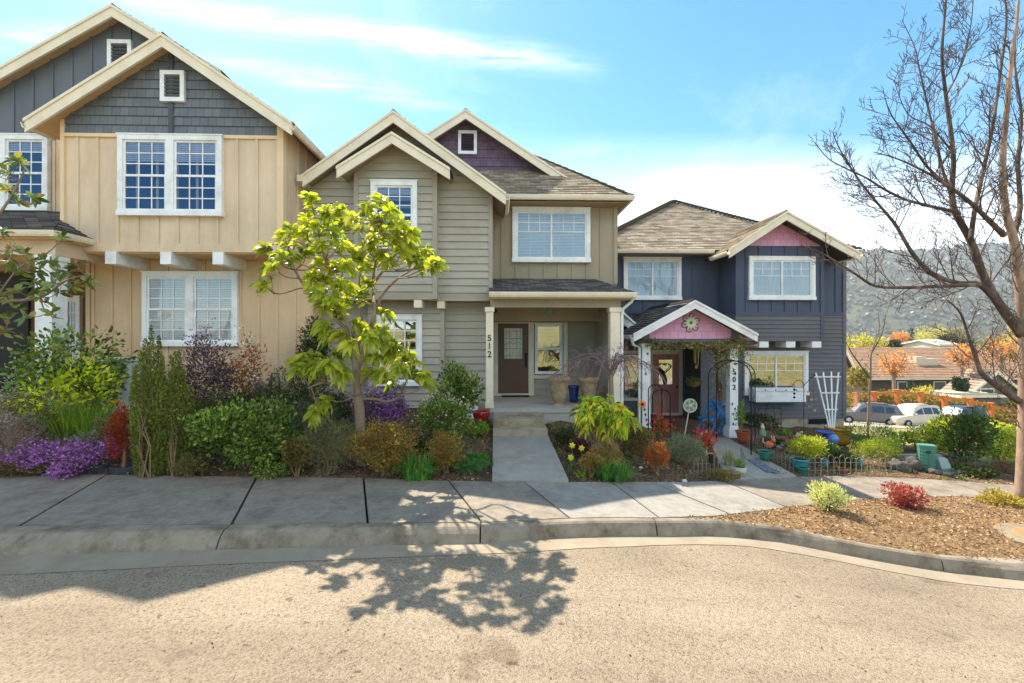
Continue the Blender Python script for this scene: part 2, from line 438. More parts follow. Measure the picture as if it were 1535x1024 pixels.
def gable_roof(root, pts, y0, y1, rm, trim, soff, barge=.24, thick=.12, course=.14, tails=True, bd=.05):
    """pts: left eave, ridge, right eave (x, z) of the upper surface. house > roof > bargeboard, soffit"""
    (xl, zl), (xp, zp), (xr, zr) = pts
    top = MB()
    for (xa, za), sg in (((xl, zl), -1), ((xr, zr), 1)):
        up = Vector((xp - xa, 0, zp - za)).normalized(); n = Vector((-up.z, 0, up.x)) if up.x < 0 else Vector((-up.z, 0, up.x))
        if n.z < 0: n = -n
        e = Vector((xa, 0, za)) - up * .03
        top.lap([(e.x, y0 - .03, e.z), (e.x, y1, e.z), (xp, y1, zp), (xp, y0 - .03, zp)], up, n, course, .022, jitter=.25)
    k = (zp - zl) / (xp - xl); w = .13
    top.add([(xp - w, y0 - .035, zp - w * k + .02), (xp, y0 - .035, zp + .045), (xp + w, y0 - .035, zp - w * k + .02), (xp - w, y1, zp - w * k + .02), (xp, y1, zp + .045), (xp + w, y1, zp - w * k + .02)], [(0, 1, 4, 3), (1, 2, 5, 4), (0, 2, 1)])
    roof = top.build('roof', rm, root)
    d = -.004
    s = MB(); s.prism([(xl, zl + d), (xp, zp + d), (xp, zp - thick), (xl, zl - thick)], y0, y1); s.prism([(xr, zr + d), (xr, zr - thick), (xp, zp - thick - .001), (xp, zp + d)], y0, y1)
    s.build('soffit', soff, roof)
    g = MB(); d = .006
    g.prism([(xl - .02, zl - d), (xp, zp - d), (xp, zp - barge), (xl - .02, zl - barge)], y0 - bd, y0 - .003); g.prism([(xr + .02, zr - d), (xr + .02, zr - barge), (xp, zp - barge), (xp, zp - d)], y0 - bd, y0 - .003)
    t = .06
    g.prism([(xl - .03, zl - .0), (xp, zp - .0), (xp, zp - t), (xl - .03, zl - t)], y0 - bd - .025, y0 - bd - .002); g.prism([(xr + .03, zr - .0), (xr + .03, zr - t), (xp, zp - t), (xp, zp - .0)], y0 - bd - .025, y0 - bd - .002)
    g.build('bargeboard', trim, roof)
    return roof

def gutter(b, p, q, h=.11, w=.1):
    p, q = Vector(p), Vector(q); d = (q - p).normalized(); n = Vector((d.y, -d.x, 0))
    if n.y > 0 and abs(n.y) > .5: n = -n
    prof = [(0, 0), (.6, 0), (.85, .35), (1, .8), (1, 1), (.9, 1), (.8, .5), (.5, .15), (.05, .15), (0, 1)]
    vs = []
    for e in (p, q): vs += [e + n * (a * w) + Vector((0, 0, (c - 1) * h)) for a, c in prof]
    m = len(prof)
    b.add(vs, [(i, (i + 1) % m, m + (i + 1) % m, m + i) for i in range(m)] + [tuple(range(m)), tuple(range(2 * m - 1, m - 1, -1))])

def digits(parent, txt, x, y, z, size, step, m):
    for k, ch in enumerate(txt):
        cu = bpy.data.curves.new('house_number', 'FONT'); cu.body = ch; cu.size = size; cu.extrude = .008; cu.align_x = 'CENTER'; cu.offset = 0
        cu.materials.append(m)
        tmp = bpy.data.objects.new('tmp_text', cu); COL.objects.link(tmp); bpy.context.view_layer.update()
        me = bpy.data.meshes.new_from_object(tmp.evaluated_get(bpy.context.evaluated_depsgraph_get())); bpy.data.objects.remove(tmp); bpy.data.curves.remove(cu)
        o = bpy.data.objects.new('house_number', me); COL.objects.link(o); o.parent = parent
        o.rotation_euler = (PI / 2, 0, 0); o.location = Vector((x, y, z - k * step)) - ORG[parent.name]
# ================================================================== TAN TOWNHOUSE
def rectpx(px0, px1, py0, py1, Y):
    c = (px0 + px1) / 2
    return wx(px0, Y), wx(px1, Y), wz(py1, Y, c), wz(py0, Y, c)

TU, TL, TB = 9.7, 10.5, 10.45
tan_house = thing('townhouse', 'tan board and batten townhouse with slate grey shingle gable', 'house', (-6.5, 9.7, .5), 'townhouses stepping down the street')
r = tan_house
g = gable_top([(42, 180), (245, 52), (437, 184)], 9.42)
xl, xr = wx(93, TU), wx(424, TU)
zb = wz(378, TU, 260); zm = wz(206, TU, 260)
ridge = g[1]
kl = (g[1][1] - g[0][1]) / (g[1][0] - g[0][0]); kr = (g[2][1] - g[1][1]) / (g[2][0] - g[1][0])
top_l = lambda x: g[1][1] - .13 + (x - g[1][0]) * (kl if x < g[1][0] else kr)
YB = 19
b = MB(); b.prism([(xl, zb), (xr, zb), (xr, top_l(xr)), (ridge[0], top_l(ridge[0])), (xl, top_l(xl))], TU, YB)
battens(b, xl + .1, xr, zb + .16, zm - .02, TU, .405, off=.22)
b.box(xl, xr, TU - .03, TU, zb - .002, zb + .17)
for y in np.arange(TU + .3, 11.2, .42): b.box(xr - .01, xr + .024, y - .03, y + .03, zb, top_l(xr) - .1)
b.build('wall', TAN, r)
t = MB()
for x in (xl, xr): t.box(x - .0, x + .075, TU - .045, TU, zb, top_l(x) + .0) if x == xl else t.box(x - .1, x + .03, TU - .045, TU + .1, zb, top_l(x) - .02)
t.box(xl + .075, xr - .1, TU - .04, TU, zm - .02, zm + .05)
t.build('corner_trim', mat('tan_trim', S(236, 206, 164), .75, .06, 3, bump=.06), r)
s = MB(); s.lap([(xl + .08, TU - .004, zm + .05), (xr - .1, TU - .004, zm + .05), (xr - .1, TU - .004, top_l(xr - .1)), (ridge[0], TU - .004, top_l(ridge[0])), (xl + .08, TU - .004, top_l(xl + .08))], (0, 0, 1), (0, -1, 0), .19, .022)
s.box(wx(258, TU) - .045, wx(258, TU) + .045, TU - .05, TU, zm + .05, top_l(wx(258, TU)) - .1)
s.build('gable_shingles', SLATESH, r)
gable_roof(r, [(g[0][0], g[0][1]), g[1], (g[2][0], g[2][1])], 9.42, 20, ROOFD, CREAM, SOFFIT, .27)
b = MB(); gutter(b, (g[2][0], 9.37, g[2][1] - .06), (g[2][0], 19, g[2][1] - .06)); 
b.build('gutter', CREAM, r)
b = MB(); gutter(b, (g[0][0], 10.0, g[0][1] - .06), (g[0][0], 9.37, g[0][1] - .06)); b.build('gutter', CREAM, r)
vent(r, (243, 279), (108, 154), TU - .02, SLATE)
window(r, (181, 336), (205, 325), TU, 'pair', .1, blind=(0, .3))
# lower storey
x0, x1 = wx(130, TL), wx(470, TL); zf = .72
b = MB(); b.box(x0, x1, TL, YB, zf, zb + .02); battens(b, x0, x1, zf, zb, TL, .405, off=.15)
b.box(x0 - .0, x0 + .09, TL - .03, TL, zf, zb); b.build('wall', mat('tan_paint_lower', S(218, 188, 150), .8, .13, 1.6, (1, 1, .35), .12, 60, dirt=S(196, 164, 124), dscale=.9), r)
b = MB(); b.box(x0, x1, TL + .03, YB, -.2, zf); b.build('foundation', CONCDK, r)
window(r, (217, 359), (409, 519), TL, 'pair', .1, blind=(0, 1), gm=GLASSD)
for a in (176, 258, 336):
    b = MB(); x = wx(a, TU); b.box(x - .2, x - .02 + .04, TU - .06, TL, zb - .26, zb - .004); b.build('bracket', WHITE, r)
b = MB(); b.box(xl, xr, TU + .02, TL + .02, zb - .03, zb - .002); b.build('soffit', SOFFIT, r)
# rear gable, slate board and batten
g2 = gable_top([(-230, 142), (170, 9), (330, 110)], 10.2); g2[0] = (g2[0][0], g2[1][1] - .6 * (g2[1][0] - g2[0][0]))
k2 = .6; f2 = lambda x: g2[1][1] - .13 - abs(x - g2[1][0]) * k2
g2[2] = (g2[2][0], g2[1][1] - k2 * (g2[2][0] - g2[1][0]))
zs2 = wz(203, TB, 60); zl2 = wz(330, TB, 60); xa, xb = g2[1][0] - (f2(g2[1][0]) - zs2) / k2 + .01, xr - .4
b = MB(); b.prism([(xa, zs2), (xb, zs2), (xb, f2(xb)), (g2[1][0], f2(g2[1][0])), (xa, f2(xa))], TB, YB)
battens(b, xa, xb, zs2, f2, TB, .42, off=.3); b.build('gable_wall', SLATE, r)
xa -= 1.2
b = MB(); b.box(xa, xl + .1, TB + .01, YB, zl2 - .9, zs2); b.box(xa, xl, TB - .02, TB + .01, zs2 - .06, zs2 + .02); battens(b, xa, xl, zl2, zs2, TB + .01, .405); b.build('wall', TAN, r)
gable_roof(r, g2, 10.2, 20, ROOFD, CREAM, SOFFIT, .26)
vent(r, (164, 200), (62, 106), TB, SLATE)
window(r, (-60, 77), (204, 317), TB, 'pair', .1, blind=(0, .18))
# porch: hip roof, post, recess
YP = 8.87; pc = at(80, 346, YP); zg = pc.z; ztop = wz(318, TB, 60)
kp = (ztop - zg) / (TB - YP); apx = pc.x - (TB - YP) * .75
tp = MB(); xL = -14.0
tp.lap([(xL, YP, zg), (pc.x, YP, zg), (apx, TB, ztop), (xL, TB, ztop)], (0, TB - YP, ztop - zg), (0, -(ztop - zg), TB - YP), .14, .022, jitter=.3)
tp.lap([(pc.x, YP, zg), (pc.x, TU + .05, zg), (pc.x - .42, TU + .05, zg + .42 * (ztop - zg) / (pc.x - apx)), (apx, TB, ztop)], (-(pc.x - apx), 0, ztop - zg), (ztop - zg, 0, pc.x - apx), .14, .022, jitter=.3)
rf = tp.build('roof', ROOFD, r)
b = MB(); gutter(b, (xL, YP + .02, zg), (pc.x + .08, YP + .02, zg)); gutter(b, (pc.x - .01, YP - .06, zg), (pc.x - .01, TU, zg)); b.build('gutter', CREAM, rf)
b = MB(); b.box(xL, pc.x - .02, YP + .05, TL + 1, zg - .14, zg - .11); b.build('soffit', SOFFIT, rf)
b = MB(); b.box(xL, pc.x - .15, YP + .2, YP + .36, zg - .42, zg - .14); b.box(pc.x - .31, pc.x - .15, YP + .36, TL, zg - .42, zg - .14); b.build('porch_beam', TAN, r)
px0, px1, _, _ = rectpx(64, 89, 0, 1, 9.2)
b = MB(); b.box(px0, px1, 9.05, 9.05 + px1 - px0, .55, zg - .42); b.box(px0 - .03, px1 + .03, 9.02, 9.08 + px1 - px0, zg - .52, zg - .42); b.box(px0 - .04, px1 + .04, 9.01, 9.09 + px1 - px0, .5, .68); b.build('porch_post', WHITE, r)
x_, _, _, _ = rectpx(52, 63, 0, 1, 9.9); b = MB(); b.box(x_, x_ + .16, 9.9, 10.06, .5, zg - .42); b.build('porch_post', SOFFIT, r)
b = MB(); b.box(xL, x0, 9.0, 12.6, .2, .55); b.build('porch_floor', CONC, r)
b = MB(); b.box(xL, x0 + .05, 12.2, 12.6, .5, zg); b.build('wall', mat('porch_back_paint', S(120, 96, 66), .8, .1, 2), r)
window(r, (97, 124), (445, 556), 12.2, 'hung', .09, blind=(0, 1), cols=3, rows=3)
dx0, dx1, dz0, dz1 = rectpx(-6, 46, 410, 560, 12.2)
b = MB(); b.box(dx0, dx1, 12.14, 12.2, .55, dz1); d = b.build('door', mat('near_black_door', S(36, 30, 28), .45, .05, 2), r)
b = MB(); b.ball((dx1 - .1, 12.09, 1.5), .035); b.build('handle', BLACK, d)
b = MB(); zz = wz(602, 10.2, 400); b.lathe([(.0, 0), (.13, 0), (.15, .05), (.15, .09), (.02, .12)], (0, 0, 0), 14); 
bx = at(407, 555, 10.44)
b = MB(); b.tube([(bx.x, 10.47, .2), (bx.x, 10.4, .9), (bx.x, 10.4, 1.15), (bx.x + .04, 10.38, 1.28), (bx.x + .14, 10.38, 1.28), (bx.x + .2, 10.38, 1.15), (bx.x + .2, 10.4, .2)], .022, 8); b.build('gas_pipe', mat('grey_metal', S(116, 120, 126), .5, .1, 4, metal=.5), r)
b = MB(); b.ball((bx.x - .24, 10.33, 1.02), .12, 14, 10, (1, .7, 1)); b.build('gas_meter', mat('meter_grey', S(120, 140, 160), .5, .05, 4), r)

# ================================================================== GREIGE TOWNHOUSE (512)
GU, GBAY, GL, GLB, GW, GP = 10.7, 10.45, 11.1, 10.85, 12.0, 12.7
grey_house = thing('townhouse', 'greige lap sided townhouse numbered 512 with small purple rear gable', 'house', (-.5, 10.7, .3), 'townhouses stepping down the street')
r = grey_house
g = gable_top([(456, 263), (590, 167), (757, 290)], 10.3)
k = (g[1][1] - g[0][1]) / (g[1][0] - g[0][0]); k_ = (g[1][1] - g[2][1]) / (g[2][0] - g[1][0])
ft = lambda x: g[1][1] - .14 - (k * (g[1][0] - x) if x < g[1][0] else k_ * (x - g[1][0]))
xl, xr = wx(463, GU), wx(738, GU); zb = wz(450, GU, 640)
YB = 20
b = MB(); b.prism([(xl, zb), (xr, zb), (xr, ft(xr)), (g[1][0], ft(g[1][0])), (xl, ft(xl))], GU, YB)
b.lap([(xl, GU - .002, zb), (xr - .09, GU - .002, zb), (xr - .09, GU - .002, ft(xr - .09)), (g[1][0], GU - .002, ft(g[1][0])), (xl, GU - .002, ft(xl))], (0, 0, 1), (0, -1, 0), .172, .03)
b.build('wall', OLIVE, r)
b = MB(); b.box(xr - .09, xr + .006, GU - .035, GU + .09, zb, ft(xr) - .02); b.box(xl, xr - .09, GU - .03, GU, zb - .02, zb + .13); 
xb0, xb1 = wx(531, GBAY), wx(655, GBAY)
gb = gable_top([(507, 251), (588, 199), (673, 253)], 10.05)
kb = (gb[1][1] - gb[0][1]) / (gb[1][0] - gb[0][0]); kb_ = (gb[1][1] - gb[2][1]) / (gb[2][0] - gb[1][0])
fb = lambda x: gb[1][1] - .12 - (kb * (gb[1][0] - x) if x < gb[1][0] else kb_ * (x - gb[1][0]))
b.box(xb0, xb0 + .1, GBAY - .035, GBAY, zb, fb(xb0) - .03); b.box(xb1 - .1, xb1 + .006, GBAY - .035, GBAY + .05, zb, fb(xb1) - .03)
b.box(xb0 + .1, xb1 - .1, GBAY - .032, GBAY, zb - .01, zb + .13)
b.build('corner_trim', OLIVETRIM, r)
b = MB(); b.prism([(xb0, zb), (xb1, zb), (xb1, fb(xb1)), (gb[1][0], fb(gb[1][0])), (xb0, fb(xb0))], GBAY, GU)
b.lap([(xb0 + .1, GBAY - .002, zb), (xb1 - .1, GBAY - .002, zb), (xb1 - .1, GBAY - .002, fb(xb1 - .1)), (gb[1][0], GBAY - .002, fb(gb[1][0])), (xb0 + .1, GBAY - .002, fb(xb0 + .1))], (0, 0, 1), (0, -1, 0), .172, .03)
b.build('bay_wall', OLIVE, r)
gable_roof(r, g, 10.3, 18, ROOFD, CREAM, SOFFITG, .27)
gable_roof(r, gb, 10.05, 10.72, ROOFD, CREAM, SOFFITG, .25)
b = MB(); gutter(b, (g[2][0] + .02, 10.25, g[2][1] - .05), (g[2][0] + .02, 11.5, g[2][1] - .05)); b.box(g[0][0] - .12, g[0][0], 10.2, 10.32, g[0][1] - .16, g[0][1] - .02); b.build('gutter', CREAM, r)
window(r, (557, 626), (273, 374), GBAY, 'hung', .1, blind=(0, .16))
# lower storey
xl2, xr2 = wx(461, GL), wx(738, GU) - .02
b = MB(); b.box(xl2, xr2, GL, YB, .5, zb + .01)
b.lap([(xl2, GL - .002, .42), (xr2, GL - .002, .42), (xr2, GL - .002, zb), (xl2, GL - .002, zb)], (0, 0, 1), (0, -1, 0), .172, .03)
b.build('wall', OLIVE, r)
b = MB(); b.box(xb0 + .2, xb1 + .12, GLB, GL, .5, zb + .01)
b.lap([(xb0 + .2, GLB - .002, .42), (xb1 + .02, GLB - .002, .42), (xb1 + .02, GLB - .002, zb), (xb0 + .2, GLB - .002, zb)], (0, 0, 1), (0, -1, 0), .172, .03)
b.build('bay_wall', OLIVE, r)
b = MB(); b.box(xb1 + .02, xb1 + .125, GLB - .03, GLB + .02, .42, zb - .02); b.build('corner_trim', OLIVETRIM, r)
b = MB(); b.box(xl2, xr2, GLB + .02, YB, -.3, .5); b.build('foundation', CONCDK, r)
b = MB(); b.box(xl, xr, GU + .03, GL, zb - .03, zb - .004); b.box(xb0, xb1, GBAY + .03, GU + .03, zb - .03, zb - .004); b.build('soffit', SOFFITG, r)
window(r, (566, 633), (473, 578), GLB, 'hung', .1, gm=GLASSM, blind=(0, 0))
for a, Y in ((627, GLB), (661, GL)):
    x = wx(a, Y - .3); b = MB(); b.box(x - .08, x + .1, Y - .42, Y, zb - .19, zb - .012); b.build('bracket', CREAM, r)
# right wing
xw0, xw1 = xr - .02, wx(925, GW); zw0 = wz(425, GW, 830); YG = 11.5
ge = at(757, 291, YG); gr = at(943, 297, YG); zg = (ge.z + gr.z) / 2
b = MB(); b.box(xw0, xw1, GW, YB, zw0 - 1.0, zg - .08); battens(b, xw0, xw1, zw0, zg - .08, GW, .375, off=.26); b.box(xw1 - .1, xw1 + .006, GW - .035, GW + .1, zw0, zg - .1); b.build('wing_wall', OLIVEBB, r)
b = MB(); b.box(xw0, gr.x, YG + .06, GW + .05, zg - .14, zg - .11); b.build('soffit', SOFFITG, r)
window(r, (768, 884), (313, 394), GW, 'slider', .1, gm=GLASSD, bm=BLIND)
kw = .72; YPG = 13.1; zt = zg + kw * (YPG - YG); hx = gr.x + .05
rm = MB(); D2 = 3.6
hl = .72; xh = hx - D2 * hl
rm.lap([(xr - .4, YG - .06, zg), (hx, YG - .06, zg), (xh, YG + D2, zg + kw * D2), (xr - .4, YG + D2, zg + kw * D2)], (0, 1, kw), (0, -kw, 1), .14, .022, jitter=.3)
ks = kw / hl
rm.lap([(hx, YG - .06, zg), (hx, YB, zg), (xh, YB, zg + kw * D2), (xh, YG + D2, zg + kw * D2)], (-1, 0, ks), (ks, 0, 1), .14, .022, jitter=.3)
rw = rm.build('roof', ROOFT, r)
c = MB()
for i in range(15):
    a = i / 15; p = Vector((hx, YG - .06, zg)).lerp(Vector((xh, YG + D2, zg + kw * D2)), a); q = Vector((hx, YG - .06, zg)).lerp(Vector((xh, YG + D2, zg + kw * D2)), a + .075)
    c.beam(p + Vector((0, 0, .045)), q + Vector((0, 0, .022)), .2, .03)
c.build('hip_cap', ROOFT, rw)
b = MB(); gutter(b, (g[2][0] + .02, YG - .02, zg), (hx + .04, YG - .02, zg)); gutter(b, (hx - .02, YG - .1, zg), (hx - .02, 19, zg)); b.build('gutter', CREAM, rw)
# purple gable
gp = gable_top([(600, 252), (698, 165), (853, 270)], 12.75)
kq = (gp[1][1] - gp[2][1]) / (gp[2][0] - gp[1][0]); gp[0] = (gp[0][0], gp[1][1] - kq * (gp[1][0] - gp[0][0]))
fq = lambda x: gp[1][1] - .13 - kq * abs(x - gp[1][0])
zq = wz(262, YPG, 740); xq1 = gp[1][0] + (fq(gp[1][0]) - zq) / kq
b = MB(); b.prism([(gp[0][0], zq - .6), (xq1, zq - .6), (xq1, zq), (gp[1][0], fq(gp[1][0])), (gp[0][0], fq(gp[0][0]))], YPG + .03, 19)
b.lap([(gp[0][0], YPG, zq), (xq1, YPG, zq), (gp[1][0], YPG, fq(gp[1][0])), (gp[0][0], YPG, fq(gp[0][0]))], (0, 0, 1), (0, -1, 0), .24, .022)
b.build('gable_shingles', PURPLE, r)
b = MB(); b.box(gp[0][0], xq1 + .1, YPG - .05, YPG, zq - .1, zq + .05); b.build('gable_sill', CREAM, r)
gable_roof(r, gp, 12.75, 19, ROOFD, CREAM, SOFFITG, .26)
vent(r, (687, 715), (197, 232), YPG - .02, PURPLE)
# porch
pz = wz(438, 10.2, 840); pxl, pxr = wx(733, 10.2), wx(951, 10.2); zt = wz(419, GW, 815); xt = wx(893, GW)
rm = MB(); up = (0, GW - 10.2, zt - pz)
rm.lap([(pxl, 10.2, pz), (pxr, 10.2, pz), (xt, GW, zt), (pxl, GW, zt)], up, (0, -(zt - pz), GW - 10.2), .14, .022, jitter=.3)
rm.lap([(pxr, 10.2, pz), (pxr, GW + .6, pz), (xt, GW + .6, zt), (xt, GW, zt)], (-(pxr - xt), 0, zt - pz), (zt - pz, 0, pxr - xt), .14, .022, jitter=.3)
rp = rm.build('porch_roof', ROOFD, r)
b = MB(); gutter(b, (pxl, 10.22, pz), (pxr + .04, 10.22, pz), .12); gutter(b, (pxr - .02, 10.14, pz), (pxr - .02, 12.4, pz), .12); b.build('gutter', CREAM, rp)
b = MB(); b.box(pxl + .05, pxr - .03, 10.26, GP + .1, pz - .15, pz - .115); b.build('soffit', mat('porch_ceiling', S(206, 186, 146), .8, .08, 2), rp)
bx0, bx1 = wx(735, 10.5), wx(929, 10.5)
b = MB(); b.box(bx0, bx1, 10.42, 10.58, wz(461, 10.42, 830), pz - .15); b.box(bx1 - .17, bx1 - .01, 10.58, GP, wz(461, 10.42, 830) + .01, pz - .15); b.build('porch_beam', OLIVEBB, r)
zpf = .47; zbm = wz(461, 10.42, 830)
posts = []
for a0, a1 in ((728.5, 739.5), (914.5, 929)):
    x0, x1 = wx(a0, 10.44), wx(a1, 10.44); b = MB(); b.box(x0, x1, 10.4, 10.4 + (x1 - x0), zpf - .0, zbm - .0); b.box(x0 - .025, x1 + .025, 10.375, 10.425 + x1 - x0, zbm - .1, zbm + .003); b.box(x0 - .015, x1 + .015, 10.385, 10.415 + x1 - x0, zpf + .003, zpf + .14)
    p = b.build('porch_post', CREAM, r); posts.append((p, (x0 + x1) / 2))
digits(posts[0][0], '512', posts[0][1] - .003, 10.39, wz(511, 10.39, 733), .2, .185, BLACK)
b = MB(); xd = wx(930, 10.5) + .03
b.tube([(pxr, 10.3, pz - .1), (pxr - .02, 10.35, pz - .2), (xd + .02, 10.46, pz - .36), (xd, 10.48, pz - .5), (xd, 10.48, .1)], .035, 8); b.build('downspout', WHITE, r)
b = MB(); pl0 = wx(735, 10.35); b.box(pl0, bx1 + .12, 10.35, GP + .05, .0, zpf); b.box(pl0, bx1 + .14, 10.32, 10.36, zpf - .1, zpf + .002); b.build('porch_floor', CONC, r)
xz0, xz1 = wx(738, GP), wx(892, GP)
b = MB(); b.box(xz0, xz1 + .1, GP, GP + .2, zpf, pz); b.lap([(xz0, GP, zpf), (xz1 + .05, GP, zpf), (xz1 + .05, GP, pz), (xz0, GP, pz)], (0, 0, 1), (0, -1, 0), .172, .03)
xs = wx(914, 10.8); xs = xz1
b.box(xs, xs + .25, 11.0, GP + .2, zpf - .4, pz - .15)
b.lap([(xs, GP, zpf), (xs, 10.62, zpf), (xs, 10.62, pz - .15), (xs, GP, pz - .15)], (0, 0, 1), (-1, 0, 0), .172, .03)
b.build('porch_wall', OLIVE, r)
# entry: trim, door, sidelight window
fx0, fx1, fz0, fz1 = rectpx(739.6, 850, 478, 596, GP); e0, e1, dz0, dz1 = rectpx(746.5, 792, 485, 590, GP); s0, s1, sz0, sz1 = rectpx(800, 844, 484, 562, GP)
b = MB(); Y = GP - .03
b.box(fx0, e0, Y - .05, Y, zpf, fz1); b.box(e1, s0, Y - .05, Y, zpf, fz1); b.box(e0, e1, Y - .05, Y, dz1, fz1); b.box(s0, s1, Y - .05, Y, sz1, fz1); b.box(s1, fx1, Y - .05, Y, sz0 - .1, fz1); b.box(s0, s1, Y - .05, Y, sz0 - .1, sz0); b.box(e0, e1, Y - .08, Y, zpf, zpf + .06)
b.build('door_frame', CREAM, r)
b = MB(); b.box(e0, e1, GP - .05, GP - .02, zpf + .06, dz1)
W = e1 - e0; c0, c1 = e0 + .2 * W, e1 - .2 * W
def ring(b, x0, x1, z0, z1, y0, y1, t):
    b.box(x0, x1, y0, y1, z1 - t, z1); b.box(x0, x1, y0, y1, z0, z0 + t); b.box(x0, x0 + t, y0 + .001, y1, z0 + t, z1 - t); b.box(x1 - t, x1, y0 + .001, y1, z0 + t, z1 - t)
lz1, lz0 = dz1 - .13, wz(538, GP, 770); ring(b, c0 - .03, c1 + .03, lz0 - .03, lz1 + .03, GP - .066, GP - .05, .035)
qz1, qz0 = wz(549, GP, 770), wz(574, GP, 770); ring(b, c0, c1, qz0, qz1, GP - .062, GP - .05, .025); ring(b, c0 + .06, c1 - .06, qz0 + .06, qz1 - .06, GP - .06, GP - .05, .02)
door = b.build('door', DOORBR, r)
b = MB(); b.box(c0, c1, GP - .056, GP - .051, lz0, lz1); b.build('leaded_pane', mat('frosted_pane', S(214, 208, 186), .3, .2, 7, bump=.5, bscale=25, spec=.6), door)
b = MB(); w = c1 - c0; h = lz1 - lz0; Y = GP - .06
for q in (.12, .3, .7, .88): b.box(c0 + q * w - .004, c0 + q * w + .004, Y, Y + .005, lz0, lz1)
for q in (.1, .34, .66, .9): b.box(c0, c1, Y - .001, Y + .004, lz0 + q * h - .004, lz0 + q * h + .004)
b.tube([(c0, Y, lz0 + .46 * h), (c0 + .25 * w, Y, lz0 + .54 * h), (c0 + .5 * w, Y, lz0 + .48 * h), (c0 + .75 * w, Y, lz0 + .54 * h), (c1, Y, lz0 + .46 * h)], .005, 5)
b.build('came', LEAD, door)
b = MB(); hx_ = e1 - .07; b.box(hx_ - .025, hx_ + .025, GP - .075, GP - .05, zpf + .78, zpf + 1.12); b.tube([(hx_, GP - .07, zpf + .8), (hx_, GP - .12, zpf + .85), (hx_, GP - .12, zpf + .98), (hx_, GP - .07, zpf + 1.02)], .012, 6); b.ball((hx_, GP - .085, zpf + 1.15), .03); b.build('handle', BLACK, door)
window(r, (801.5, 842.5), (485.5, 560.5), GP - .03, 'hung', .035, gm=GLASSM, rows=0, blind=(0, .5))
b = MB(); lp = at(823, 458, 11.2); b.tube([(lp.x, 11.2, pz - .1), (lp.x, 11.2, wz(457, 11.2, 823))], .012, 6); b.lathe([(.0, .0), (.05, 0), (.06, -.05), (.12, -.2), (.12, -.22), (.10, -.22), (.05, -.06)], (lp.x, 11.2, wz(457, 11.2, 823)), 16); b.build('porch_light', mat('verdigris_lamp', S(128, 158, 140), .5, .12, 6, metal=.2), r, True)
b = MB(); c = at(741, 466, 10.6); b.ball((c.x + .02, 10.62, c.z), .05); b.build('doorbell_camera', BLACK, r)

# ================================================================== NAVY TOWNHOUSE (502)
NB, NL, NW, NE = 13.4, 13.9, 14.5, 15.0
navy_house = thing('townhouse', 'navy and charcoal townhouse numbered 502 with pink gables', 'house', (6, 13.4, -.4), 'townhouses stepping down the street')
r = navy_house
xw0, xbl, xbr, xend = wx(900, NW), wx(1102, NB), wx(1234, NB), wx(1267, NL)
zev = wz(375, 14.0, 1000); zlap = wz(471, NB, 1170); zbot = wz(511, NB, 1170); YB = 23
b = MB(); b.box(xw0, xbl + .2, NW, YB, wz(470, NW, 1000), zev - .1); battens(b, xw0, xbl, wz(480, NW, 1000), zev - .1, NW, .4, off=.2); b.build('wall', NAVY, r)
# main charcoal body
zf = -.42
xre = wx(1050, NL)
b = MB(); b.box(xre, xend, NL, YB, zf, zlap + .02)
b.lap([(xre, NL - .002, zf), (xend - .08, NL - .002, zf), (xend - .08, NL - .002, zlap), (xre, NL - .002, zlap)], (0, 0, 1), (0, -1, 0), .125, .024)
b.box(xend - .09, xend + .012, NL - .035, NL + .1, zf, zev - .05)
b.lap([(xre, NE, -.6), (xre, NL, -.6), (xre, NL, zlap), (xre, NE, zlap)], (0, 0, 1), (-1, 0, 0), .125, .024)
b.build('wall', CHAR, r)
b = MB(); b.box(xbr - .2, xend - .002, NL + .003, YB, zlap + .02, zev - .05); battens(b, xbr, xend - .1, zlap + .05, zev - .1, NL + .003, .36, off=.05); b.box(xbr, xend, NL - .03, NL + .01, zlap - .02, zlap + .09); b.build('wall', NAVY, r)
b = MB(); b.box(xre + .02, xend - .02, NL + .03, YB, -2.0, zf); b.build('foundation', CONCDK, r)
v0, v1, z0, z1 = rectpx(1213, 1240, 634, 641, NL); b = MB(); b.box(v0, v1, NL - .0, NL + .04, -.62, -.47); b.build('crawl_vent', DARKIN, r)
# bay
g = gable_top([(1093, 374), (1178, 317), (1287, 379)], 12.9)
kk = (g[1][1] - g[0][1]) / (g[1][0] - g[0][0]); k2_ = (g[1][1] - g[2][1]) / (g[2][0] - g[1][0])
fn = lambda x: g[1][1] - .13 - (kk * (g[1][0] - x) if x < g[1][0] else k2_ * (x - g[1][0]))
zp = wz(369, NB, 1170)
b = MB(); b.prism([(xbl, zlap), (xbr, zlap), (xbr, fn(xbr)), (g[1][0], fn(g[1][0])), (xbl, fn(xbl))], NB, YB)
battens(b, xbl, xbr, zlap, zp, NB, .4, off=.33); b.box(xbl, xbr, NB - .03, NB, zlap - .04, zlap + .06); b.box(xbl, xbl + .09, NB - .034, NB, zlap, zp); b.box(xbr - .1, xbr + .005, NB - .034, NB + .1, zbot, zp); b.build('bay_wall', NAVY, r)
b = MB(); b.box(xbl, xbr, NB + .001, NL, zbot, zlap); b.lap([(xbl, NB - .002, zbot), (xbr - .1, NB - .002, zbot), (xbr - .1, NB - .002, zlap - .04), (xbl, NB - .002, zlap - .04)], (0, 0, 1), (0, -1, 0), .125, .024); b.box(xbl, xbr - .1, NB - .03, NB, zbot - .01, zbot + .06); b.build('bay_wall', CHAR, r)
x_l = g[1][0] - (fn(g[1][0]) - zp) / kk; x_r = min(xbr, g[1][0] + (fn(g[1][0]) - zp) / k2_)
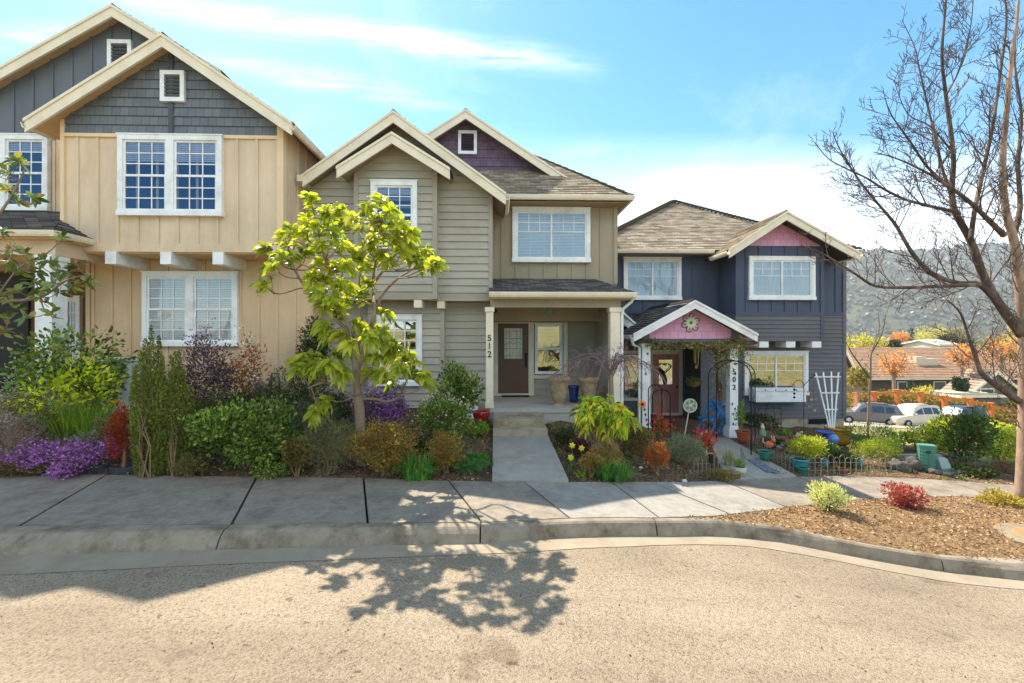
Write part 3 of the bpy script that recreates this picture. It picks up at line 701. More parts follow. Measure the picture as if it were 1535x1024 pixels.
b = MB(); b.lap([(max(x_l, xbl), NB - .004, zp), (x_r, NB - .004, zp), (x_r, NB - .004, fn(x_r)), (g[1][0], NB - .004, fn(g[1][0])), (max(x_l, xbl), NB - .004, fn(max(x_l, xbl)))], (0, 0, 1), (0, -1, 0), .22, .02); b.build('gable_shingles', PINK, r)
gable_roof(r, g, 12.9, 16.5, ROOFT, CREAM, mat('dark_soffit', S(70, 66, 66), .8, .1, 2), .26)
b = MB(); gutter(b, (wx(900, 13.95), 13.95, zev), (g[0][0] + .05, 13.95, zev)); gutter(b, (g[0][0], 13.95, g[0][1] - .05), (g[0][0], 12.86, g[0][1] - .05)); gutter(b, (g[2][0], 12.86, g[2][1] - .05), (g[2][0], 22, g[2][1] - .05)); b.build('gutter', CREAM, r)
for a in (1145, 1185, 1224):
    x = wx(a, NB - .05); b = MB(); b.box(x - .14, x + .14, NB - .06, NL, zbot - .2, zbot - .02); b.build('bracket', WHITE, r)
window(r, (934, 1020), (387, 450), NW, 'slider', .1, gm=GLASSD, bm=CURT, blind=(0, 1))
window(r, (1121, 1219.5), (386, 450), NB, 'slider', .1, gm=GLASSD, bm=CURT, blind=(0, 1))
window(r, (1114, 1209), (527, 592), NL, 'slider', .1, gm=GLASSM, bm=CURT, blind=(0, 0))
x0, x1, z0, z1 = rectpx(1128, 1205, 582, 602, 13.6)
b = MB(); b.box(x0, x1, 13.5, 13.52, z0, z1); b.box(x0, x1, 13.78, 13.8, z0, z1); b.box(x0, x0 + .02, 13.52, 13.78, z0, z1); b.box(x1 - .02, x1, 13.52, 13.78, z0, z1); b.box(x0, x1, 13.52, 13.78, z0, z0 + .02); b.box(x0 - .02, x1 + .02, 13.47, 13.5, z1 - .07, z1 + .01)
fb_ = b.build('flower_box', WHITE, r)
b = MB()
for q in (.2, .4, .6, .8): b.lathe([(.001, -.02), (.03, -.02), (.03, 0), (.001, 0)], (0, 0, 0), 10) if False else b.ball((x0 + (x1 - x0) * q, 13.466, z1 - .04), .022, 8, 6, (1, .3, 1))
b.build('rosette', DARKIN, fb_)
# hip roof
A = Vector((2.6, 13.97, zev)); B = Vector((wx(1290, 14), 13.97, zev)); kx = .6; Ya = 18.8; T = Vector((wx(1010, Ya), Ya, wz(303, Ya, 1010)))
rm = MB(); up = Vector((0, Ya - A.y, T.z - zev))
rm.lap([A, B, T], up, (0, -up.z, up.y), .15, .02, jitter=.25)
C_ = Vector((B.x, 24, zev)); rm.lap([B, C_, Vector((T.x, 24, T.z)), T], (-(B.x - T.x), 0, T.z - zev), (T.z - zev, 0, B.x - T.x), .15, .02, jitter=.25)
D_ = Vector((A.x, 24, zev)); rm.lap([D_, A, T, Vector((T.x, 24, T.z))], (T.x - A.x, 0, T.z - zev), (-(T.z - zev), 0, T.x - A.x), .15, .02, jitter=.25)
rw = rm.build('roof', ROOFT, r)
c = MB()
for E in (A, B):
    n = 40
    for i in range(n):
        p = E.lerp(T, i / n); q = E.lerp(T, (i + 1.15) / n); c.beam(p + Vector((0, 0, .1)), q + Vector((0, 0, .04)), .26, .04)
c.build('hip_cap', ROOFT, rw)
b = MB(); b.box(A.x, xend + .25, 14.0, 14.6, zev - .14, zev - .1); b.build('soffit', CHAR, rw)
# porch
gq = gable_top([(950, 500), (1041, 450), (1133, 497)], 11.2); gq[2] = (gq[2][0], gq[0][1])
k3 = (gq[1][1] - gq[0][1]) / (gq[1][0] - gq[0][0]); f3_ = lambda x: gq[1][1] - .12 - (k3 * abs(x - gq[1][0]))
zq = wz(508, 11.6, 1040); xq0, xq1 = gq[1][0] - (f3_(gq[1][0]) - zq) / k3, gq[1][0] + (f3_(gq[1][0]) - zq) / k3
b = MB(); b.prism([(xq0, zq), (xq1, zq), (gq[1][0], f3_(gq[1][0]))], 11.6, 13.8); b.build('porch_attic', CHAR, r)
b = MB(); b.lap([(xq0, 11.595, zq), (xq1, 11.595, zq), (gq[1][0], 11.595, f3_(gq[1][0]))], (0, 0, 1), (0, -1, 0), .2, .02); b.build('gable_shingles', PINK, r)
px0, px1 = wx(962, 11.6), wx(1105, 11.6); zbm = wz(515, 11.6, 1040)
b = MB(); b.box(px0, px1, 11.57, 11.73, zbm, zq + .003); b.box(px0, px0 + .15, 11.73, NE, zbm, zq); b.box(px1 - .15, px1, 11.73, NL, zbm, zq); b.box(px0 + .02, px0 + .17, 11.5, 11.57, zq, zq + .3) ; b.box(px1 - .17, px1 - .02, 11.5, 11.57, zq, zq + .3); b.build('porch_beam', CHAR, r)
gable_roof(r, gq, 11.2, 14.4, ROOFD, WHITE, CHAR, .21, .1)
b = MB(); gutter(b, (gq[0][0], 14.3, gq[0][1] - .03), (gq[0][0], 11.16, gq[0][1] - .03)); xd = wx(955, 11.4); xp_ = wx(959, 11.6)
b.tube([(gq[0][0] - .02, 11.4, gq[0][1] - .1), (xp_ - .2, 11.5, gq[0][1] - .28), (xp_ - .01, 11.6, gq[0][1] - .36), (xp_ - .01, 11.62, -.4)], .035, 8); b.build('downspout', WHITE, r)
zfl = -.5; posts = []
for a0, a1 in ((961.5, 973.5), (1092, 1104)):
    x0, x1 = wx(a0, 11.65), wx(a1, 11.65); w = x1 - x0; b = MB(); b.box(x0, x1, 11.57, 11.57 + w, zfl, zbm); b.box(x0 - .03, x1 + .03, 11.54, 11.6 + w, zbm - .1, zbm + .003); b.box(x0 - .05, x1 + .05, 11.52, 11.62 + w, zfl + .002, zfl + .22); b.box(x0 - .02, x1 + .02, 11.55, 11.59 + w, zfl + .22, zfl + .28)
    p = b.build('porch_post', WHITE, r); posts.append((p, (x0 + x1) / 2))
digits(posts[1][0], '502', posts[1][1], 11.56, wz(561, 11.56, 1098), .19, .2, BLACK)
for pt, xx in posts:
    st = MB()
    for q in range(9):
        z = zfl + .3 + q * .13 * (1 if q < 5 else 2); x = xx + random.uniform(-.06, .06)
        st.blades(np.array([[(x, 11.565, z), (x + .03, 11.563, z + .04), (x + .01, 11.563, z + .09), (x - .035, 11.563, z + .05)]]), [(0, 1, 2, 3)])
    st.build('painted_leaves', mat('grey_leaf_stencil', S(92, 98, 104), .7, .1, 3, bump=0), pt)
b = MB(); b.box(px0 - .15, xre + 1.2, 11.45, NE + .2, -1.0, zfl); b.build('porch_floor', mat('red_brown_patio', S(120, 92, 80), .9, .2, 4), r)
# entry recess back wall, door, sidelight
b = MB(); b.box(wx(880, NE), xre + .05, NE, NE + .2, -.7, zq); b.lap([(wx(880, NE), NE, -.6), (xre, NE, -.6), (xre, NE, zq), (wx(880, NE), NE, zq)], (0, 0, 1), (0, -1, 0), .125, .024); b.build('porch_wall', CHAR, r)
e0, e1, dz0, dz1 = rectpx(977, 1016.5, 531, 626, NE)
f1 = wx(1022, NE); b = MB(); Y = NE - .02
zz0 = zfl
b.box(e1, f1, Y - .06, Y, zz0, dz1 + .14); b.box(e0, e1, Y - .06, Y, dz1, dz1 + .14); b.box(e0 - .12, e0, Y - .06, Y, zz0, dz1 + .14); b.box(e0, e1, Y - .1, Y, zz0, zz0 + .08); 
l0, l1, lz0, lz1 = rectpx(929, 962, 532, 596, NE); ring(b, l0 - .1, e0 - .12, lz0 - .1, lz1 + .14, Y - .058, Y, .1)
b.build('door_frame', CREAM, r)
b = MB(); b.add([(l0, NE - .04, lz0), (e0 - .22, NE - .04, lz0), (e0 - .22, NE - .04, lz1), (l0, NE - .04, lz1)], [(0, 1, 2, 3)]); b.build('pane', GLASSM, r)
b = MB(); b.box(e0, e1, NE - .055, NE - .02, zz0 + .08, dz1); W = e1 - e0; c0, c1 = e0 + .24 * W, e1 - .24 * W; lz0, lz1 = wz(576, NE, 996), wz(539, NE, 996)
ring(b, c0 - .03, c1 + .03, lz0 - .03, lz1 + .03, NE - .07, NE - .055, .035); ring(b, c0 - .06, c0 + .18, zz0 + .22, lz0 - .16, NE - .064, NE - .055, .025); ring(b, c1 - .18, c1 + .06, zz0 + .22, lz0 - .16, NE - .064, NE - .055, .025)
door = b.build('door', DOORRED, r)
b = MB(); b.box(c0, c1, NE - .06, NE - .056, lz0, lz1); b.build('pane', GLASSM, door); b = MB(); b.box(c0, c1, NE - .0545, NE - .0535, lz0, lz1); b.build('lace_curtain', ART, door)
b = MB(); b.ball((e1 - .07, NE - .09, zz0 + .95), .035); b.build('handle', BLACK, door)

b = MB(); p, q = at(924, 471, 12.9), at(957, 498, 12.6); b.beam(p - Vector((.6, -.1, -.48)), q, .04, .17); b.beam(p - Vector((.6, 0, -.56)), q + Vector((.04, .5, .08)), .9, .05); b.build('bargeboard', WHITE, r)
# ================================================================== GROUND, STREET
def strip(name, ya, yb, za, zb, xs, m, n=1, **kw):
    """a sheet between two curves of X"""
    b = MB(); vs = []
    for x in xs:
        for j in range(n + 1):
            y = ya(x) + (yb(x) - ya(x)) * j / n; vs.append((x, y, (za(x, y) if j < n or zb is None else zb(x, y)) if zb else za(x, y)))
    w = n + 1
    b.add(vs, [(i * w + j, (i + 1) * w + j, (i + 1) * w + j + 1, i * w + j + 1) for i in range(len(xs) - 1) for j in range(n)])
    return struct(name, b, m, True, **kw)

fB = lambda x: interp(x, BACK); fF = lambda x: interp(x, FRONT); fK = lambda x: interp(x, KTOP); fKB = lambda x: interp(x, KBOT); fG = lambda x: interp(x, GUT)

def asphalt():
    m, nt, N, L, out = nmat('worn_asphalt')
    tc = N('TexCoord'); P = tc.outputs['Object']
    big = N('TexNoise', Scale=.55, Detail=5.0, Roughness=.6); L(P, big.inputs[0])
    r0 = ramp(N, [(.3, S(142, 128, 108)), (.7, S(160, 145, 123))]); L(big.outputs[0], r0.inputs[0])
    v = N('TexVoronoi', Scale=88.0); L(P, v.inputs['Vector'])
    r1 = ramp(N, [(0, (.6, .58, .56, 1)), (.5, (1, 1, 1, 1)), (1, (1.28, 1.25, 1.2, 1))]); L(v.outputs['Color'], r1.inputs[0])
    c = mix(N, L, r0.outputs[0], r1.outputs[0], 1.0, 'MULTIPLY')
    n2 = N('TexNoise', Scale=38.0, Detail=5.0, Roughness=.8); L(P, n2.inputs[0])
    r2 = ramp(N, [(.34, (.2, .17, .15, 1)), (.46, (1, 1, 1, 1))]); L(n2.outputs[0], r2.inputs[0])
    c = mix(N, L, c, r2.outputs[0], .8, 'MULTIPLY')
    n4 = N('TexNoise', Scale=9.0, Detail=3.0); L(P, n4.inputs[0])
    r4 = ramp(N, [(.26, (.2, .18, .17, 1)), (.3, (1, 1, 1, 1))]); L(n4.outputs[0], r4.inputs[0])
    c = mix(N, L, c, r4.outputs[0], .6, 'MULTIPLY')
    # faint tyre lanes, oil spots and old seams
    mpx = N('Mapping'); mpx.inputs['Scale'].default_value = (.12, .9, 1); L(P, mpx.inputs[0]); n5 = N('TexNoise', Scale=1.0, Detail=4.0, Roughness=.6); L(mpx.outputs[0], n5.inputs[0])
    r5 = ramp(N, [(.36, (.80, .78, .77, 1)), (.55, (1.04, 1.03, 1.02, 1))]); L(n5.outputs[0], r5.inputs[0]); c = mix(N, L, c, r5.outputs[0], 1.0, 'MULTIPLY')
    n6 = N('TexNoise', Scale=1.7, Detail=2.0); L(P, n6.inputs[0]); r6 = ramp(N, [(.27, (.62, .6, .58, 1)), (.34, (1, 1, 1, 1))]); L(n6.outputs[0], r6.inputs[0]); c = mix(N, L, c, r6.outputs[0], .7, 'MULTIPLY')
    p = N('BsdfPrincipled', Roughness=.95); p.inputs['Specular IOR Level'].default_value = .2
    L(c, p.inputs['Base Color'])
    h = N('Math', operation='MULTIPLY_ADD'); L(v.outputs['Distance'], h.inputs[0]); h.inputs[1].default_value = -.8; L(n2.outputs[0], h.inputs[2])
    b = N('Bump', Strength=.6, Distance=.012); L(h.outputs[0], b.inputs['Height']); L(b.outputs[0], p.inputs['Normal'])
    L(p.outputs[0], out.inputs[0]); return m

def ground_mat(name, cols, s1=3.0, s2=40.0, bump=.8, bd=.03):
    m, nt, N, L, out = nmat(name)
    tc = N('TexCoord'); P = tc.outputs['Object']
    a = N('TexNoise', Scale=s1, Detail=6.0, Roughness=.7); L(P, a.inputs[0]); v = N('TexVoronoi', Scale=s2); L(P, v.inputs['Vector'])
    r = ramp(N, cols); f = N('Math', operation='MULTIPLY_ADD'); L(v.outputs['Color'], f.inputs[0]); f.inputs[1].default_value = .5
    h = N('Math', operation='MULTIPLY'); L(a.outputs[0], h.inputs[0]); h.inputs[1].default_value = .6; L(h.outputs[0], f.inputs[2]); L(f.outputs[0], r.inputs[0])
    p = N('BsdfPrincipled', Roughness=.95); p.inputs['Specular IOR Level'].default_value = .1; L(r.outputs[0], p.inputs['Base Color'])
    n3 = N('TexNoise', Scale=s2 * .8, Detail=5.0, Roughness=.8); L(P, n3.inputs[0])
    b = N('Bump', Strength=bump, Distance=bd); L(n3.outputs[0], b.inputs['Height']); L(b.outputs[0], p.inputs['Normal'])
    L(p.outputs[0], out.inputs[0]); return m

XS = list(np.arange(-40, -9, 2)) + list(np.arange(-9, 10, .25)) + list(np.arange(10, 41, 2))
ASPH = asphalt()
strip('road', lambda x: -9, lambda x: fG(x) + .01, lambda x, y: zs(x) - .155 + .0 * y, None, XS, ASPH, 12)
GUTM = mat('gutter_concrete', S(152, 138, 116), .9, .14, 3, bump=.3, bscale=80, dirt=S(140, 124, 102), dscale=2)
strip('gutter_pan', fG, lambda x: fKB(x) + .02, lambda x, y: zs(x) - .15, None, XS, GUTM, 2)
# kerb: segments with real joints, rounded nose
KERBM = mat('kerb_concrete', S(146, 132, 112), .9, .2, 4, bump=.35, bscale=70, dirt=S(84, 70, 52), dscale=2.2)
kb = MB(); kj = sorted([-40, 40] + [on_street(p, 805, -.1).x for p in (340, 720, 992)] + [on_street(1400, 842, -.1).x] + [-9.5, -13])
for a, c in zip(kj, kj[1:]):
    xs = np.linspace(a + .008, c - .008, max(3, int((c - a) / .2))); vs = []
    for x in xs:
        z = zs(x); y0, y1 = fKB(x), fK(x); ym = y0 + (y1 - y0) * .42
        prof = [(y0 - .0, z - .2), (y0, z - .15), (y0 + (ym - y0) * .5, z - .06), (ym - .005, z - .022), (ym + .02, z - .004), (ym + .05, z), (y1, z + .0), (y1, z - .2)]
        vs += [(x, p, q) for p, q in prof]
    w = 8
    kb.add(vs, [(i * w + j, (i + 1) * w + j, (i + 1) * w + (j + 1) % w, i * w + (j + 1) % w) for i in range(len(xs) - 1) for j in range(w)] + [tuple(range(w)), tuple(range(len(xs) * w - 1, len(xs) * w - w - 1, -1))])
struct('kerb', kb, KERBM)
# sidewalk slabs
SWD = mat('old_sidewalk_concrete', S(142, 130, 114), .92, .2, 9, bump=.5, bscale=90, dirt=S(104, 95, 83), dscale=1.9)
SWL = mat('new_sidewalk_concrete', S(150, 143, 132), .92, .16, 9, bump=.4, bscale=90, dirt=S(122, 114, 102), dscale=1.9)
joints = [((-700, 712), (-1100, 788)), ((-420, 712), (-720, 788)), ((-60, 710), (-270, 788)), ((160, 712), (30, 788)), ((385, 715), (347, 786)), ((545, 717), (551, 784)), ((673, 721), (722, 784)), ((785, 723), (855, 779.5)), ((917, 723.5), (988, 776.5)), ((975, 723.5), (1096, 772)), ((1083, 721), (1179, 760)), ((1195, 715), (1281, 749.5)), ((1300, 714.5), (1400, 744.5)), ((1420, 720.5), (1500, 748)), ((1535, 728), (1600, 757))]
light = {7, 8, 9}
sw = MB()
for i, ((a, c), (d, e)) in enumerate(zip(joints, joints[1:])):
    P = [on_street(*a), on_street(*d), on_street(*e), on_street(*c)]
    n = 8; vs = []
    for k in range(n + 1):
        t = .004 + .992 * k / n
        bx = P[0].x + (P[1].x - P[0].x) * t; fx = P[3].x + (P[2].x - P[3].x) * t
        sh = .009 * (1 if k < n / 2 else -1) if k in (0, n) else 0
        bx += sh; fx += sh
        vs += [(fx, fF(fx) + .006, zs(fx) + .002), (bx, fB(bx), zs(bx) + .002), (bx, fB(bx), zs(bx) - .12), (fx, fF(fx) + .006, zs(fx) - .12)]
    sw.add(vs, [(4 * k + j, 4 * k + 4 + j, 4 * k + 4 + (j + 1) % 4, 4 * k + (j + 1) % 4) for k in range(n) for j in range(4)] + [(0, 1, 2, 3), (4 * n + 3, 4 * n + 2, 4 * n + 1, 4 * n)], mi=1 if i in light else 0)
struct('sidewalk', sw, [SWD, SWL])
strip('sidewalk_bed', lambda x: fK(x) - .02, lambda x: fB(x) + .02, lambda x, y: zs(x) - .06, None, XS, mat('joint_dirt', S(60, 54, 46), .95, .2, 5), 1)
# planter strip soil between kerb and sidewalk
XP = list(np.arange(2.2, 9.2, .12)) + [10, 14, 20, 40]
SOILP = ground_mat('bark_soil_sunny', [(.2, S(92, 68, 46)), (.5, S(148, 116, 80)), (.8, S(180, 148, 108))], 3, 42, 1, .04)
strip('planter_soil', lambda x: fK(x) - .01, lambda x: max(fF(x) + .02, fK(x)), lambda x, y: zs(x) + .012 + .1 * max(0, min((y - fK(x)) / .6, (fF(x) - y) / .5, 1)) * min(1, max(0, (fF(x) - fK(x)) / 1.0)) - .02, None, XP, SOILP, 14)
# garden beds
SOIL = ground_mat('garden_mulch', [(.2, S(58, 44, 35)), (.5, S(108, 85, 66)), (.8, S(160, 130, 100))], 2.5, 38, 1, .05)
rsb = np.random.RandomState(3); PH = rsb.rand(8) * 6
def lump(x, y): return .018 * (math.sin(x * 5.1 + PH[0]) * math.sin(y * 4.3 + PH[1]) + math.sin(x * 11 + PH[2] + y * 7))
XG = list(np.arange(-20, -9, 1)) + list(np.arange(-9, 10.4, .12)) + list(np.arange(10.4, 13, .3))
strip('garden_bed', lambda x: fB(x) + .004, lambda x: 16.0, lambda x, y: gz(x, y) - .03 + lump(x, y) * min(1, max(0, (y - fB(x)) * 3)), None, XG, SOIL, 60)
# terrain
def terrain_z(x, y):
    z = gz(x, y)
    if abs(x) < 21 and y < 17 and x < 12.5: z -= .45
    if y < fB(x) + .3 and y > -10: z = zs(x) - .5
    if y <= -10: z = zs(x) - .1 + .1 * min(40, -10 - y)
    return z
sp = lambda n, m, c: sorted(set([round(c + math.copysign((abs(t) ** 2.6) * m, t) + 6 * t, 3) for t in np.linspace(-1, 1, n)]))
tx = sorted(set(sp(120, 900, 6) + list(np.arange(9, 40, 1.0)))); ty = sorted(set(sp(120, 900, 14) + list(np.arange(8, 50, 1.0))))
b = MB(); vs = [(x, y, terrain_z(x, y)) for x in tx for y in ty]; n = len(ty)
b.add(vs, [(i * n + j, (i + 1) * n + j, (i + 1) * n + j + 1, i * n + j + 1) for i in range(len(tx) - 1) for j in range(n - 1)])
struct('terrain', b, ground_mat('valley_grass', [(.2, S(92, 96, 52)), (.5, S(126, 120, 72)), (.8, S(160, 142, 96))], .4, 3, .5, .05), True)
# walkways
WALK = mat('walkway_concrete', S(162, 156, 144), .92, .14, 2.2, bump=.35, bscale=100, dirt=S(140, 132, 114), dscale=1.8)
w = MB()
xA, xB = wx(738, 6.75), wx(852, 6.64); y0 = fB(.5) + .005; zst = .13
xa2, xb2 = wx(739, 8.9), wx(822, 8.9)
segs = [(y0, 7.62), (7.632, 8.95)]
for a, c in segs:
    q = lambda y: ((y - y0) / (8.95 - y0))
    X0 = lambda y: xA + (xa2 - xA) * q(y); X1 = lambda y: xB + (xb2 - xB) * q(y); Z = lambda y: .008 + (zst - .008) * q(y) + .02 * min(1, q(y) * 5)
    w.add([(X0(a), a, Z(a)), (X1(a), a, Z(a)), (X1(c), c, Z(c)), (X0(c), c, Z(c)), (X0(a), a, Z(a) - .25), (X1(a), a, Z(a) - .25), (X1(c), c, Z(c) - .25), (X0(c), c, Z(c) - .25)], [(0, 1, 2, 3), (0, 4, 5, 1), (1, 5, 6, 2), (3, 7, 4, 0), (2, 6, 7, 3)])
struct('walkway', w, WALK)
st = MB(); xs0, xs1 = wx(739, 8.95), wx(821, 8.95)
st.box(xs0, xs1, 8.95, 9.4, -.1, .27); st.box(xs0 + .004, wx(817, 9.38), 9.38, 10.34, -.1, .4)
o = st.build('porch_steps', mat('step_concrete', S(170, 156, 130), .92, .18, 3, bump=.35, bscale=80, dirt=S(120, 100, 72), dscale=2.5), None, kind='structure')
w = MB()
p = [on_street(1080, 727, .004), on_street(1197, 714, .004)]
wl = [(wx(1062, 11.5), 11.5, -.48), (wx(1090, 11.5), 11.5, -.48)]
c0 = on_street(1092, 722, 0); c1 = on_street(1193, 714, 0)
zz = lambda v: (v[0], v[1], v[2])
vs = [(c0.x, fB(c0.x) + .01, zs(c0.x) + .012), (c1.x, fB(c1.x) + .01, zs(c1.x) + .012), wl[1], wl[0]]
w.add(vs + [(x, y, z - .2) for x, y, z in vs], [(0, 1, 2, 3), (0, 4, 5, 1), (1, 5, 6, 2), (2, 6, 7, 3), (3, 7, 4, 0)])
struct('garden_path', w, WALK)
# driveway below
w = MB(); D0 = [at(1270, 648, 34), at(1430, 652, 36)]
w = MB()
for i in range(24):
    pass
drv = lambda x, y: gz(x, y) + .03
xs = np.linspace(11.5, 46, 40)
vs = [(x, y, drv(x, y)) for x in xs for y in np.linspace(31, 41, 12)]
w.add(vs, [(i * 12 + j, (i + 1) * 12 + j, (i + 1) * 12 + j + 1, i * 12 + j + 1) for i in range(39) for j in range(11)])
struct('driveway', w, mat('driveway_concrete', S(168, 158, 140), .9, .15, .6, bump=.2))
# hills
def hill(name, y, prof, depth, amp, seed, nx=160, ny=26):
    q = np.random.RandomState(seed); ph = q.rand(12) * 6.28
    x0, x1 = prof[0][0], prof[-1][0]; b = MB(); vs = []
    for i in range(nx):
        x = x0 + (x1 - x0) * i / (nx - 1); H = interp(x, prof)
        for j in range(ny):
            t = j / (ny - 1)
            z = -14 + (H + 14) * math.sin(t * PI / 2) ** 1.15
            rg = sum(math.sin(x / (90 / (1 + .9 * k)) * .7 + ph[k] + t * 2.5 * (k % 3)) / (1 + k) for k in range(7))
            z += amp * rg * math.sin(t * PI) 
            vs.append((x, y + depth * t + amp * 1.5 * math.sin(x / 130 + ph[8]) * (1 - t), z))
    b.add(vs, [(i * ny + j, (i + 1) * ny + j, (i + 1) * ny + j + 1, i * ny + j + 1) for i in range(nx - 1) for j in range(ny - 1)])
    return b
def hz(px, py, Y): p = at(px, py, Y); return (p.x, p.z)
HP = [(-2600, 60), (-1400, 90), (-300, 120), (200, 150)] + [hz(1180, 388, 1900), hz(1260, 380, 1900), hz(1330, 383, 1900), hz(1400, 385, 1900), hz(1460, 393, 1900), hz(1500, 390, 1900), hz(1560, 383, 1900), hz(1700, 390, 1900)] + [(4200, 260)]
HILLM = ground_mat('hill_forest_floor', [(.2, S(52, 58, 42)), (.5, S(74, 76, 54)), (.8, S(96, 92, 66))], .006, .05, .3, 1)
hb = hill('hills', 900, HP, 1000, 26, 4); HV = hb.v; HNX, HNY = 160, 26
struct('hills', hb, HILLM, True)
# ================================================================== PLANTS
def unit(v): return v / np.maximum(1e-9, np.linalg.norm(v, axis=-1, keepdims=True))
def leaves(b, P, A, size, asp=.5, fold=.25, big=False, rnd=None, mi=0, droop=0.0):
    """one leaf at every point P along its axis A"""
    rnd = rnd or rs; n = len(P); A = unit(A); q = unit(rnd.randn(n, 3)); s = unit(np.cross(A, q)); nn = np.cross(s, A)
    l = np.asarray(size).reshape(-1, 1) * np.ones((n, 1)); w = l * asp * .5
    if not big:
        V = np.stack([P, P + A * l * .5 + s * w + nn * w * fold, P + A * l, P + A * l * .5 - s * w + nn * w * fold], 1)
        b.blades(V, [(0, 1, 2, 3)], mi)
    else:
        dz = np.array([0, 0, -1.0]) * droop
        m1 = P + A * l * .35 + dz * l * .1; m2 = P + A * l * .7 + dz * l * .35; tip = P + A * l + dz * l * .8
        V = np.stack([P, m1 + s * w + nn * w * fold, m2 + s * w * .8 + nn * w * fold, tip, m2 - s * w * .8 + nn * w * fold, m1 - s * w + nn * w * fold, m1, m2], 1)
        b.blades(V, [(0, 1, 6), (1, 2, 7, 6), (2, 3, 7), (0, 6, 5), (6, 7, 4, 5), (7, 3, 4)], mi)

def sph(n, rnd): return unit(rnd.randn(n, 3))
def crown_points(rnd, c, rad, n, lobes=7, shell=.4, zmin=-1e9, spread=.75):
    """points near the surface of several overlapping clumps inside an ellipsoid"""
    c = np.array(c); rad = np.array(rad)
    L = [(np.zeros(3), .72)] + [(sph(1, rnd)[0] * rnd.uniform(.35, spread) * np.array([1, 1, .9]), rnd.uniform(.26, .46)) for _ in range(lobes)]
    wts = np.array([r * r for _, r in L]); idx = rnd.choice(len(L), n, p=wts / wts.sum())
    D = sph(n, rnd); f = np.array([L[i][1] for i in idx]); o = np.array([L[i][0] for i in idx])
    bump = 1 + .16 * np.sin(D @ np.array([5.1, 2.3, 3.7]) + o[:, 0] * 9) + .12 * np.sin(D @ np.array([-3.1, 7.2, 5.5]) + o[:, 1] * 11) + .1 * np.sin(D @ np.array([9.0, -6, 8]) + 2)
    r = f * bump * (1 - shell * rnd.rand(n) ** 1.6)
    Q = o + D * r[:, None]
    P = c + Q * rad
    k = P[:, 2] > zmin
    return P[k], unit(D * .8 + Q * .6)[k]

def shrub(name, label, cat, px, Y, top, hw, m, n=2200, size=.045, asp=.55, depth=.8, lobes=7, shell=.45, up=.35, stem=DRY, flowers=None, fn=0, fsize=.03, group=None, zb=None, seed=None, low=.0, part='foliage', big=False, droop=0.0, lab=None, nst=9):
    rnd = np.random.RandomState(seed if seed is not None else int(px * 7 + Y * 13) % 9973)
    x = wx(px, Y); z0 = gz(x, Y) - .02 if zb is None else zb
    H = max(.08, wz(top, Y, px) - z0); Rr = hw * Y / F
    root = thing(name, label, cat, (x, Y, z0), group)
    c = (x, Y, z0 + H * (.52 + low)); rad = (Rr * 1.02, Rr * depth, H * .54)
    P, D = crown_points(rnd, c, rad, n, lobes, shell, z0 + .01)
    A = D + np.array([0, 0, up]) + rnd.randn(len(P), 3) * .55
    b = MB(); leaves(b, P, A, size * rnd.uniform(.65, 1.35, len(P)), asp, .3, rnd=rnd, big=big, droop=droop); b.build(part, m, root)
    if stem:
        b = MB()
        for _ in range(nst):
            q = P[rnd.randint(len(P))]; base = Vector((x + rnd.uniform(-.12, .12) * Rr, Y + rnd.uniform(-.1, .1) * Rr, z0 - .03)); q = Vector(q)
            mid = base.lerp(q, .5) + Vector((0, 0, H * .1)); b.tube([base, mid, q], [.012, .008, .003], 5)
        b.build('stems', stem, root)
    if flowers:
        b = MB(); P2, D2 = crown_points(np.random.RandomState(rnd.randint(9999)), c, (rad[0] * 1.05, rad[1] * 1.05, rad[2] * 1.06), fn * 2, lobes, .12, z0 + H * .3)
        # clustered blossoms
        ctr = P2[rnd.choice(len(P2), max(4, len(P2) // 14))]; i = rnd.randint(len(ctr), size=fn); Q = ctr[i] + rnd.randn(fn, 3) * fsize * 1.6
        leaves(b, Q, rnd.randn(fn, 3) + np.array([0, -.5, .5]), fsize * rnd.uniform(.7, 1.3, fn), .9, .2, rnd=rnd); b.build('blossoms', flowers, root)
    return root

def blade_clump(b, c, n, H, spread, w, rnd, bend=.8, rad=.08, segs=3):
    t = np.linspace(0, 1, segs + 1)
    ang = rnd.rand(n) * 2 * PI; out = np.stack([np.cos(ang), np.sin(ang), 0 * ang], 1); side = np.stack([-np.sin(ang), np.cos(ang), 0 * ang], 1)
    h = H * rnd.uniform(.6, 1.1, n)[:, None]; sp = spread * rnd.uniform(.2, 1.1, n)[:, None]; base = np.array(c) + out * rad * rnd.rand(n)[:, None]
    V = []
    for k in t:
        p = base + out * sp * k ** 1.7 + np.array([0, 0, 1]) * h * (k - bend * .45 * k ** 3 * (sp / spread))
        ww = w * (1 - k) ** .6 * .5 + .0008
        V += [p + side * ww, p - side * ww]
    b.blades(np.stack(V, 1), [(2 * i, 2 * i + 1, 2 * i + 3, 2 * i + 2) for i in range(segs)])

def grass(name, label, cat, px, Y, top, hw, m, n=260, w=.014, clumps=3, bend=.9, group=None, dep=.6, zb=None, part='blades'):
    rnd = np.random.RandomState(int(px * 3 + Y * 17)); x = wx(px, Y); z0 = (gz(x, Y) - .02) if zb is None else zb; H = wz(top, Y, px) - z0; Rr = hw * Y / F
    root = thing(name, label, cat, (x, Y, z0), group); b = MB()
    for k in range(clumps):
        c = (x + rnd.uniform(-.55, .55) * Rr * (clumps > 1), Y + rnd.uniform(-.5, .5) * Rr * dep * (clumps > 1), z0)
        blade_clump(b, c, n // clumps, H * rnd.uniform(.85, 1.1), Rr * .8, w, rnd, bend, Rr * .3)
    b.build(part, m, root); return root

